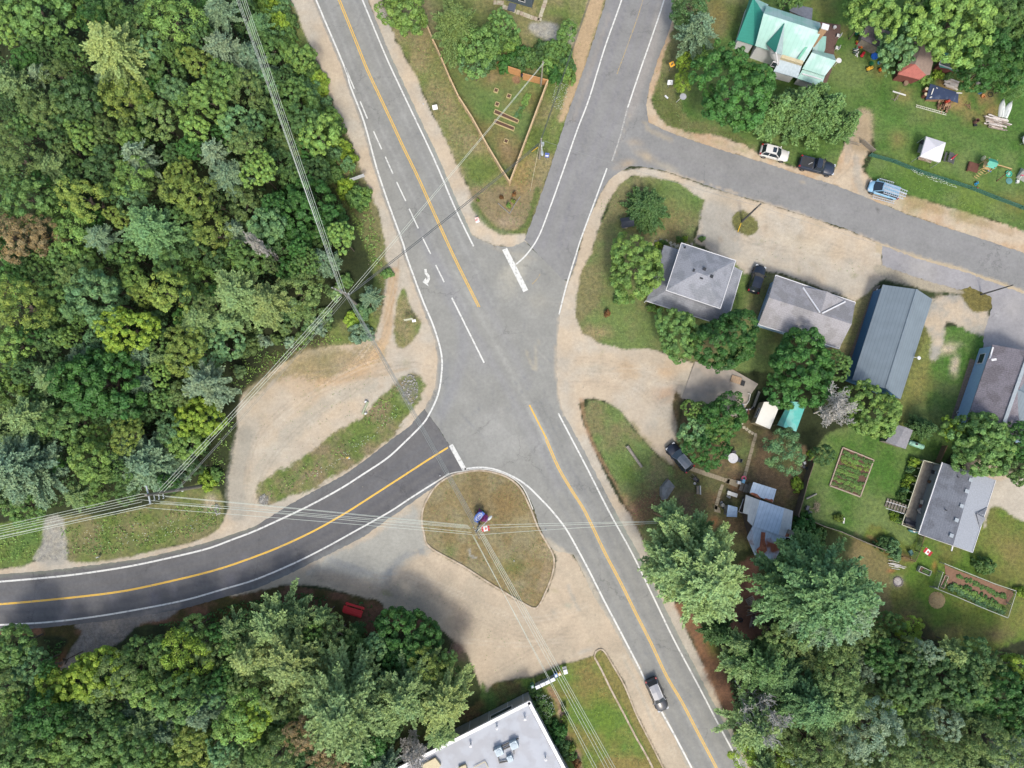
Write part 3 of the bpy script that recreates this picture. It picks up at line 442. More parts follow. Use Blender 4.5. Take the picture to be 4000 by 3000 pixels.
sheet('street', up, .010, A(150,150,147), p_up, ASPH, jit=1.0, seed=3)
drv = [(3446,958),(3579,1010),(3754,1058),(3904,1112),(4000,1147),(4400,1290),(4400,1520),(4010,1420),(3878,1352),(3838,1362),(3844,1301),(3874,1205),(3874,1163),(3790,1120),(3747,1133),(3603,1090),(3446,1036)]
def p_drv(p): p.blob(3600,1050,80,A(184,180,170),.4); p.line([(3900,1180),(3890,1340)], 3, A(190,190,186), .5, 1, soft=4, brk=3); p.blob(3960,1200,60,A(182,178,172),.4)
sheet('driveway', drv, .006, A(166,164,164), p_drv, ASPH, jit=1.5, seed=4)
# -- painted markings
WH = mat('white road paint', A(238,238,230), .7, noise=.08, scale=9, col2=A(198,198,192), n2s=2.6, n2t=.57); YE = mat('yellow road paint', A(250,200,76), .7, noise=.08, scale=8, col2=A(222,188,110), n2s=2.4, n2t=.57); FY = mat('worn yellow paint', A(190,168,120), .8, noise=.15, scale=8, col2=A(166,158,140), n2s=3, n2t=.5); FW = mat('worn white paint', A(196,194,186), .8, noise=.1, scale=8, col2=A(164,164,160), n2s=3, n2t=.48)
def ribbon(name, pts, wpx, m, z=.011, smooth=True):
    if smooth: pts = spl(pts, n=4)
    W = [P(x, y, z) for x, y in pts]; w_ = wpx/PXM/2; mb = MB(); L = []; Rr = []
    for i, p in enumerate(W):
        t = (W[min(i+1, len(W)-1)]-W[max(i-1, 0)]).normalized(); n_ = Vector((-t.y, t.x, 0)); L.append(p+n_*w_); Rr.append(p-n_*w_)
    n = len(W); mb.add(L+Rr, [(i, n+i, n+i+1, i+1) for i in range(n-1)]); return struct(mb.build(name, m))
LL = [(1140,-230),(1235,0),(1347,265),(1368,335),(1422,476),(1470,651),(1518,796),(1573,946),(1588,1000),(1627,1108),(1657,1187),(1690,1265),(1714,1338),(1726,1398),(1725,1458),(1711,1542),(1675,1621),(1645,1663),(1579,1729),(1512,1790),(1422,1850),(1338,1904),(1241,1958),(1157,2000),(1000,2072),(904,2109),(814,2142),(693,2172),(542,2205),(422,2226),(271,2247),(120,2262),(0,2272),(-150,2284)]
ribbon('edge_line', LL, 6.5, WH, .012)
ribbon('edge_line', [(1320,-230),(1416,0),(1506,217),(1573,362),(1693,615),(1778,814),(1850,962)], 6, WH, .012)
ribbon('edge_line', [(2181,1615),(2241,1729),(2301,1844),(2380,2000),(2470,2163),(2552,2332),(2633,2500),(2723,2669),(2814,2844),(2898,3000),(3000,3190)], 6, WH, .012)
ribbon('edge_line', [(1814,1832),(1868,1826),(1928,1832),(2000,1860),(2060,1898),(2121,1958),(2160,2000),(2211,2066),(2253,2139),(2301,2229),(2362,2350),(2422,2464),(2482,2579),(2530,2675),(2582,2775),(2633,2868),(2702,3000),(2800,3190)], 6.5, WH, .012)
ribbon('edge_line', [(1754,1850),(1693,1889),(1603,1946),(1521,2000),(1392,2072),(1271,2139),(1151,2199),(1000,2263),(874,2301),(723,2344),(543,2380),(362,2410),(181,2431),(0,2441),(-150,2448)], 6, WH, .012)
ribbon('edge_line', [(2500,-230),(2428,0),(2362,187),(2301,386),(2253,512),(2199,669),(2145,820),(2102,928),(2056,995),(2015,1033)], 5.5, WH, .016)
ribbon('edge_line', [(2660,-230),(2594,0),(2546,145),(2500,277),(2452,420)], 5.5, WH, .016)
ribbon('edge_line', [(2371,657),(2313,814),(2271,928),(2248,1000),(2211,1121),(2184,1228)], 5.5, WH, .016)
ribbon('faded_edge_line', [(2452,420),(2420,540),(2390,630)], 6, FW, .016)
for s in (-1, 1):
    ribbon('centre_line', [(x+s*3.6, y) for x, y in midY], 3.5, YE, .012)
    ribbon('centre_line', [(x+s*3.6, y) for x, y in lowY[1:]], 3.5, YE, .012)
    ribbon('centre_line', [(x, y+s*2.0) for x, y in YL], 3.4, YE, .012)
ribbon('faded_centre_line', [(x+2, y) for x, y in lowY[:2]], 6, YE, .012); ribbon('faded_centre_line', [(2570,-230),(2506,18),(2450,180),(2410,289)], 3.5, FY, .016)
ribbon('faded_centre_line', [(2110,1070),(2098,1090),(2078,1110)], 3, FY, .016)
for a, b in (((1350,265),(1384,347)),((1407,396),(1435,463)),((1459,512),(1491,583)),((1505,612),(1535,679)),((1549,710),(1585,785)),((1598,815),(1634,892)),((1649,925),(1682,992)),((1702,1035),(1735,1102))): ribbon('lane_dash', [a, b], 5, WH, .012, False)
ribbon('lane_line', [(1765,1163),(1891,1417)], 6, WH, .012, False)
ribbon('stop_line', [(1971,972),(2054,1137)], 21, WH, .012, False); ribbon('stop_line', [(1761,1738),(1815,1836)], 17, WH, .012, False)
ar = [(1090,84),(1105,84),(1109,108),(1124,124),(1128,148),(1119,170),(1112,176),(1119,197),(1079,168),(1101,140),(1104,158),(1111,146),(1106,130),(1093,114)]
ar = [(1000+a*.6028, 1000+b*.6028) for a, b in ar]; t_ = geometry.tessellate_polygon([[P(x, y, .013) for x, y in ar]])
struct(MB().add([P(x, y, .013) for x, y in ar], [f for f in t_]).build('turn_arrow', WH))
# -- kerbs
CONC = mat('concrete kerb', A(206,190,166), .9, noise=.15, scale=3, bump=.2, col2=A(184,166,138), n2s=1.2)
def kerb(name, pts, w_=.22, h=.13, closed=False, m=CONC):
    pts = spl(pts, closed, 4); W = [P(x, y) for x, y in pts]
    if closed: W.append(W[0])
    n = len(W); V = []
    for i, p in enumerate(W):
        a = W[i-1] if i else (W[-2] if closed else W[0]); b = W[i+1] if i < n-1 else (W[1] if closed else W[-1])
        t = (b-a).normalized(); q = Vector((-t.y, t.x, 0)); V += [p+q*w_/2, p+q*w_/2+Vector((0, 0, h)), p-q*w_/2+Vector((0, 0, h)), p-q*w_/2]
    return struct(MB().add(V, [(4*i+k, 4*i+k+1, 4*i+5+k, 4*i+4+k) for i in range(n-1) for k in range(3)]+[(0, 3, 2, 1), (4*n-4, 4*n-3, 4*n-2, 4*n-1)]).build(name, m))
kerb('island_kerb', isl, .24, .13, True)
kerb('kerb', [(1700,1884),(1757,1851),(1811,1840),(1868,1832),(1928,1839),(1992,1862),(2044,1906),(2082,1990)], .16, .07, False, mat('pale kerb', A(224,220,208), .9, noise=.1, scale=3))
kerb('kerb', [(2321,2566),(2328,2545),(2345,2536),(2362,2546),(2392,2596),(2440,2680),(2488,2796),(2549,2916),(2620,3060)], .2, .12)
kerb('kerb', [(2322,2566),(2350,2618),(2385,2690),(2430,2775),(2482,2875),(2530,2960),(2590,3080)], .26, .14)
# ================================================================== FOLIAGE
def leafmat(name, col, var=.5, warm=(1.10, 1.02, .80), rough=.55, gl=.3):
    if 'foliage' in name: col = (col[0]*1.30, col[1]*1.25, col[2]*1.32)
    m, n, L, b = newmat(name); b.inputs['Roughness'].default_value = rough; b.inputs['Specular IOR Level'].default_value = gl
    at = n.new('ShaderNodeAttribute'); at.attribute_name = 'leaf'; oi = n.new('ShaderNodeObjectInfo')
    mr = n.new('ShaderNodeMapRange'); mr.inputs[3].default_value = 1-var; mr.inputs[4].default_value = 1+var; L.new(at.outputs['Fac'], mr.inputs[0])
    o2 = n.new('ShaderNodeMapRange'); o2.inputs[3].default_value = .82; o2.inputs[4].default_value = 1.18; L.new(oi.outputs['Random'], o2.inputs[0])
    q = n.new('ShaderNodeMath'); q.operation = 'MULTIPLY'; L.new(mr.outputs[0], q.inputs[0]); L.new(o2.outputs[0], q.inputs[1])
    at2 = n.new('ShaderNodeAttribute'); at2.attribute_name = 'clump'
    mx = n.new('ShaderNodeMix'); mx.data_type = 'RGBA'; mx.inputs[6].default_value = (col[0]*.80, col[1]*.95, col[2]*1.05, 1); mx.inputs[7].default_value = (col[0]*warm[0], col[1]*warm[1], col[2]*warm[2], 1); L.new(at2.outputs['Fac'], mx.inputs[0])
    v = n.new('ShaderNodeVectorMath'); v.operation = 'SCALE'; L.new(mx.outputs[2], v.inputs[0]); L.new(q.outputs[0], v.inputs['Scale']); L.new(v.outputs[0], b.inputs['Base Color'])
    tr = n.new('ShaderNodeBsdfTranslucent'); L.new(v.outputs[0], tr.inputs['Color']); ms = n.new('ShaderNodeMixShader'); ms.inputs[0].default_value = .22
    L.new(b.outputs[0], ms.inputs[1]); L.new(tr.outputs[0], ms.inputs[2]); L.new(ms.outputs[0], n['Material Output'].inputs['Surface']); return m
TINT = {k: leafmat(k+' foliage', A(*v[:3]), *(v[3:])) for k, v in dict(
    dark=(86, 120, 68), forest=(74, 120, 56), mid=(108, 144, 76), light=(132, 168, 84), lime=(148, 178, 66), yellow=(140, 162, 76), olive=(122, 148, 84),
    blue=(132, 162, 126), bluegreen=(118, 158, 102), pine=(144, 174, 112), pinegold=(160, 182, 112), brown=(162, 144, 102), cedar=(112, 148, 86), shade=(70, 88, 52), silver=(152, 178, 142), rust=(150, 110, 70)).items()}
BARK = mat('bark', A(112, 100, 88), .9, noise=.3, scale=6, bump=.4); DEADW = mat('dead wood', (.40, .385, .35), .85, noise=.2, scale=8)
def quads(C, N, U, a, b, rng, v, cl):
    """rhombic leaves: centres C, normals N, long axis U, half length a, half width b"""
    N = N/(np.linalg.norm(N, axis=1)[:, None]+1e-9); U = U-N*(U*N).sum(1)[:, None]; U /= np.linalg.norm(U, axis=1)[:, None]+1e-9; W = np.cross(N, U)
    a = np.asarray(a).reshape(-1, 1)*np.ones((len(C), 1)); b = np.asarray(b).reshape(-1, 1)*np.ones((len(C), 1))
    V = np.stack([C-U*a, C+W*b-N*b*.25, C+U*a, C-W*b-N*b*.25], 1).reshape(-1, 3); F = np.arange(len(V)).reshape(-1, 4)
    return V, F, np.repeat(v, 4), np.repeat(cl, 4)
def leafmesh(name, parts):
    V = np.concatenate([p[0] for p in parts]); F = np.arange(len(V)).reshape(-1, 4); me = npmesh(name, V, F)
    setattr_(me, 'leaf', np.concatenate([p[2] for p in parts])); setattr_(me, 'clump', np.concatenate([p[3] for p in parts])); return me
def unit(rng, n):
    v = rng.normal(size=(n, 3)); return v/np.linalg.norm(v, axis=1)[:, None]
def broad(name, seed, Rr, Hh, lob=.62, dens=46, leaf=.15, gap=.12, low=-.45):
    rng = np.random.RandomState(seed); n = int(5.2*(Rr/lob)**1.75); d = unit(rng, n*3); d = d[d[:, 2] > low][:n]
    ph = rng.rand(4)*6; az = np.arctan2(d[:, 1], d[:, 0])
    rad = 1+.15*np.sin(2*az+ph[0])+.10*np.sin(3*az+ph[1])+.07*np.sin(5*az+ph[2])+rng.normal(0, .06, len(d)); k = rng.rand(len(d)); rad *= np.where(k < .22, .66, 1)
    C = d*np.array([Rr, Rr, Hh])*(rad[:, None]-lob/Rr*.6); keep = rng.rand(len(d)) > gap; C = C[keep]; d = d[keep]; m = len(C)
    lr = lob*rng.uniform(.65, 1.35, m); N_ = np.maximum(8, (dens*(lr/lob)**2)).astype(int); idx = np.repeat(np.arange(m), N_); t = len(idx)
    u = unit(rng, t); u = u+d[idx]*.55+np.array([0, 0, .35]); u /= np.linalg.norm(u, axis=1)[:, None]
    pos = C[idx]+u*lr[idx][:, None]*rng.uniform(.72, 1.05, t)[:, None]*np.array([1, 1, .8]); nrm = u*.8+unit(rng, t)*.55+np.array([0, 0, .25])
    cl = np.clip(rng.rand(m)[idx]*.7+rng.rand(t)*.3, 0, 1); v = np.clip(rng.rand(m)[idx]*.45+rng.rand(t)*.55, 0, 1); s = leaf*rng.uniform(.7, 1.35, t)
    return leafmesh(name, [quads(pos, nrm, unit(rng, t), s*1.25, s*.85, rng, v, cl)])
def conifer(name, seed, Rr, Hh, levels=9, per=8, plume=.55, nleaf=9, droop=-.05, ll=.30, lw=.075, up=.35, power=.8, low=.0, dome=0):
    rng = np.random.RandomState(seed); P0 = []; D = []; Lm = []; cl = []
    for l in range(levels):
        t = l/(levels-1); z = (low+(1-low)*t)*Hh; L_ = Rr*((1-t)**power if not dome else math.sqrt(max(.02, 1-t*t)))+.22; off = rng.rand()*6
        k = max(4, int(per*(.55+.45*L_/Rr)))
        for b in range(k):
            a = off+2*math.pi*b/k+rng.normal(0, .24); L2 = L_*rng.uniform(.5, 1.18)*(1+.12*math.sin(2*a+seed)); dr = np.array([math.cos(a), math.sin(a), 0]); side = np.array([-dr[1], dr[0], 0]); c = rng.rand()
            rise = rng.uniform(.0, up)
            n = max(2, int(L2/(plume*.42)))
            for i in range(n):
                s = (i+.8)/n; base = dr*L2*s+np.array([0, 0, z+L2*s*rise*.6-droop*0+rng.normal(0, .06)-L2*s*s*.1])
                for sg in ((-1, 1) if s < .93 else (0,)):
                    q = dr*(1.0 if sg else 1.3)+side*sg*rng.uniform(.5, 1.1)*(1.15-s*.4)+np.array([0, 0, rng.uniform(.05, .5)]); q /= np.linalg.norm(q)
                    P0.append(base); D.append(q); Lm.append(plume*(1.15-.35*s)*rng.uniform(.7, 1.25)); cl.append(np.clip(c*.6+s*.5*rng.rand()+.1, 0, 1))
    for i in range(6): P0.append(np.array([0, 0, Hh*(1.0+.01*i)])); q = unit(rng, 1)[0]*.6+np.array([0, 0, 1]); D.append(q/np.linalg.norm(q)); Lm.append(plume*.7); cl.append(.6)
    P0 = np.array(P0); D = np.array(D); Lm = np.array(Lm); cl = np.array(cl); m = len(P0); idx = np.repeat(np.arange(m), nleaf); t = len(idx)
    f = rng.uniform(0.05, 1, t); rr = unit(rng, t); ax = D[idx]*.75+rr*.8; ax /= np.linalg.norm(ax, axis=1)[:, None]
    pos = P0[idx]+D[idx]*(Lm[idx]*f)[:, None]+ax*ll*.45+unit(rng, t)*plume*.16; nr = unit(rng, t)*.7+np.array([0, 0, .9])+D[idx]*.1
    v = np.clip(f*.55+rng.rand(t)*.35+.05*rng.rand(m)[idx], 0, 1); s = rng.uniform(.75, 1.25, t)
    return leafmesh(name, [quads(pos, nr, ax, s*ll, s*lw, rng, v, np.clip(cl[idx]*.8+rng.rand(t)*.2, 0, 1))])
def tubes(name, segs, m):
    V = []; F = []
    for a, b, r0, r1 in segs:
        a = np.array(a); b = np.array(b); d = b-a; d = d/(np.linalg.norm(d)+1e-9); u = np.cross(d, [0, 0, 1] if abs(d[2]) < .9 else [1, 0, 0]); u /= np.linalg.norm(u); w_ = np.cross(d, u); k = len(V)
        for c, r in ((a, r0), (b, r1)):
            for j in range(4): V.append(c+(u*math.cos(j*1.571)+w_*math.sin(j*1.571))*r)
        F += [(k+j, k+(j+1) % 4, k+4+(j+1) % 4, k+4+j) for j in range(4)]
    me = npmesh(name, V, F); me.materials.append(m); return me
def deadtree(seed, Rr, Hh):
    rng = random.Random(seed); segs = []
    def br(p, d, L, r, lv):
        n = 3 if lv < 3 else 2; q = p
        for i in range(n):
            d2 = (d+Vector((rng.gauss(0, .2), rng.gauss(0, .2), rng.gauss(0, .12)))).normalized(); e = q+d2*L/n; r2 = r*.78; segs.append((q[:], e[:], r, r2)); q, r, d = e, r2, d2
            if lv < 4:
                for k in range(2 if lv else 4):
                    a = rng.uniform(0, 6.28); o = Vector((math.cos(a), math.sin(a), rng.uniform(-.1, .6))); br(q, (d*.55+o).normalized(), L*rng.uniform(.42, .62), r*.62, lv+1)
    br(Vector((0, 0, 0)), Vector((0, 0, 1)), Hh*.8, .16, 0); k = 1.25*Rr/max(.1, max(math.hypot(s[1][0], s[1][1]) for s in segs))
    segs = [((a[0]*k, a[1]*k, a[2]), (b[0]*k, b[1]*k, b[2]), max(r0*.9, .032), max(r1, .025)) for a, b, r0, r1 in segs]; return segs
def trunkmesh():                                     # unit trunk 1 m tall, scaled per tree
    rng = random.Random(5); segs = []; p = Vector((0, 0, 0)); r = .2
    for i in range(5): q = p+Vector((rng.gauss(0, .012), rng.gauss(0, .012), .2)); segs.append((p[:], q[:], r, r*.8)); p, r = q, r*.8
    for i in range(9):
        a = i*2.4; z = .45+.055*i; L_ = 1.2-.08*i; segs.append(((0, 0, z), (math.cos(a)*L_, math.sin(a)*L_, z+.10), .05, .02))
    return tubes('trunk', segs, BARK)
TRUNK = trunkmesh()
KIND = {}
for s_, r_, h_, lb, lf in ((11, 3.4, 2.7, .56, .13), (12, 3.2, 3.2, .44, .10), (13, 3.6, 2.6, .36, .09), (14, 3.3, 2.9, .5, .115), (15, 3.0, 3.6, .40, .12), (16, 3.5, 2.4, .62, .10)): KIND.setdefault('M', []).append((broad('leaf crown', s_, r_, h_, lob=lb, dens=52, leaf=lf, gap=.16), r_, h_))
for i, (s_, r_, h_) in enumerate(((21, 5.2, 4.0), (22, 5.0, 3.6), (23, 5.4, 4.4))): KIND.setdefault('L', []).append((broad('large leaf crown', s_, r_, h_, lob=.56, dens=66, leaf=.135, gap=.05), r_, h_))
for i, (s_, r_, h_) in enumerate(((31, 2.9, 3.4), (32, 3.1, 3.0), (33, 2.8, 3.6))): KIND.setdefault('B', []).append((broad('airy crown', s_, r_, h_, lob=.42, dens=52, leaf=.075, gap=.24), r_, h_))
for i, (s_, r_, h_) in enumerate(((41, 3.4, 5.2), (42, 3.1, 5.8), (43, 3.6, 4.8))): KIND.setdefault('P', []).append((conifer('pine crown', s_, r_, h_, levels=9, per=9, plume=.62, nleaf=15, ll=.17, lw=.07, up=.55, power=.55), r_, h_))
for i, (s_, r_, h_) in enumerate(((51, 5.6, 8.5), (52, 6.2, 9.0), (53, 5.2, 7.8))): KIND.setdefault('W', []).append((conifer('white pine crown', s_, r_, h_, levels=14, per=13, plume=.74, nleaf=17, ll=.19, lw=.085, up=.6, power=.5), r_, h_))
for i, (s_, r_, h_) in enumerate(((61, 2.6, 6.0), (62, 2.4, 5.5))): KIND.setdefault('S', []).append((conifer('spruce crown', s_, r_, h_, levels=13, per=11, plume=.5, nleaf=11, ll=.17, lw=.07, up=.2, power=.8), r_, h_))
for i, (s_, r_, h_) in enumerate(((71, 1.5, .95), (72, 1.6, .8), (73, 1.4, 1.1))): KIND.setdefault('U', []).append((broad('shrub leaves', s_, r_, h_, lob=.36, dens=44, leaf=.095, gap=.08, low=-.2), r_, h_))
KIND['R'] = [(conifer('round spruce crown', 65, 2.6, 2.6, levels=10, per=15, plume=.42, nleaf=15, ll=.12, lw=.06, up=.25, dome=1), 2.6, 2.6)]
NAMES = dict(R='spruce_tree', M='broadleaf_tree', L='broadleaf_tree', B='birch_tree', P='pine_tree', W='pine_tree', S='spruce_tree', U='shrub')
WORD = dict(R='spruce', M='broadleaf', L='broadleaf', B='birch-like', P='pine', W='pine', S='spruce', U='bush')
trng = random.Random(77); PLACED = [(1385,2378,75),(2890,2350,70),(2930,2430,60),(1340,2410,40)]
WLINES = [[(934,-40),(960,40),(1303,1050),(1330,1140)], [(1326,1155),(610,1928)], [(556,1945),(-40,2080)]]
def tree(px, py, rpx, kind, tint, label, hc=None, group=None, zs=1.0, rec=True, name=None):
    """px,py = centre of the crown in the photo, rpx its radius there, hc = height of that centre above ground"""
    me, r0, h0 = KIND[kind][trng.randrange(len(KIND[kind]))]
    if hc is None: hc = dict(M=9.0, L=9.5, B=9, P=8.5, W=11, R=1.6, S=4.5, U=.9)[kind]*(.7+.3*min(1.4, rpx/80))
    if kind != 'U' and min(ldist(np.array([float(px)]), np.array([float(py)]), l)[0] for l in WLINES) < rpx*.8+25: hc = min(hc, 4.6)
    if py > 2300 and px < 2000 and py < 2720: hc = min(hc, 6.0+(py-2400)/160)
    hc0 = hc; c = P(px, py, hc); rad = rpx/FPX*(H-hc); k = rad/r0; kz = (k*.5+.5*min(1.2, max(.6, k)))*zs
    con = kind in 'PWSR'
    o = bpy.data.objects.new(name or NAMES[kind], None); COL.objects.link(o); o.empty_display_size = .3; o.location = (c.x, c.y, 0)
    tag(o, label, 'shrub' if kind == 'U' else 'tree', group)
    cr = bpy.data.objects.new('foliage' if kind == 'U' else 'crown', me); COL.objects.link(cr); cr.parent = o
    if not me.materials: me.materials.append(TINT[tint])
    cr.material_slots[0].link = 'OBJECT'; cr.material_slots[0].material = TINT[tint]
    zc = hc-h0*kz*.45 if con else hc
    if kind == 'U': zc = max(.1, h0*kz*.35); o.location = P(px, py, 0)
    cr.location = (0, 0, max(.25, zc)); cr.rotation_euler = (trng.gauss(0, .05), trng.gauss(0, .05), trng.uniform(0, 6.28)); cr.scale = (k*trng.uniform(.94, 1.06), k*trng.uniform(.94, 1.06), kz)
    if kind != 'U':
        tk = bpy.data.objects.new('trunk', TRUNK); COL.objects.link(tk); tk.parent = o; top = (zc+h0*kz*.92) if con else hc+h0*kz*.3; tk.scale = (max(.45, k*.8),)*2+(top,); tk.rotation_euler = (0, 0, trng.uniform(0, 6.28))
    if rec: PLACED.append((px, py, rpx))
    return o
W1 = 'in the woodland west of the highway'
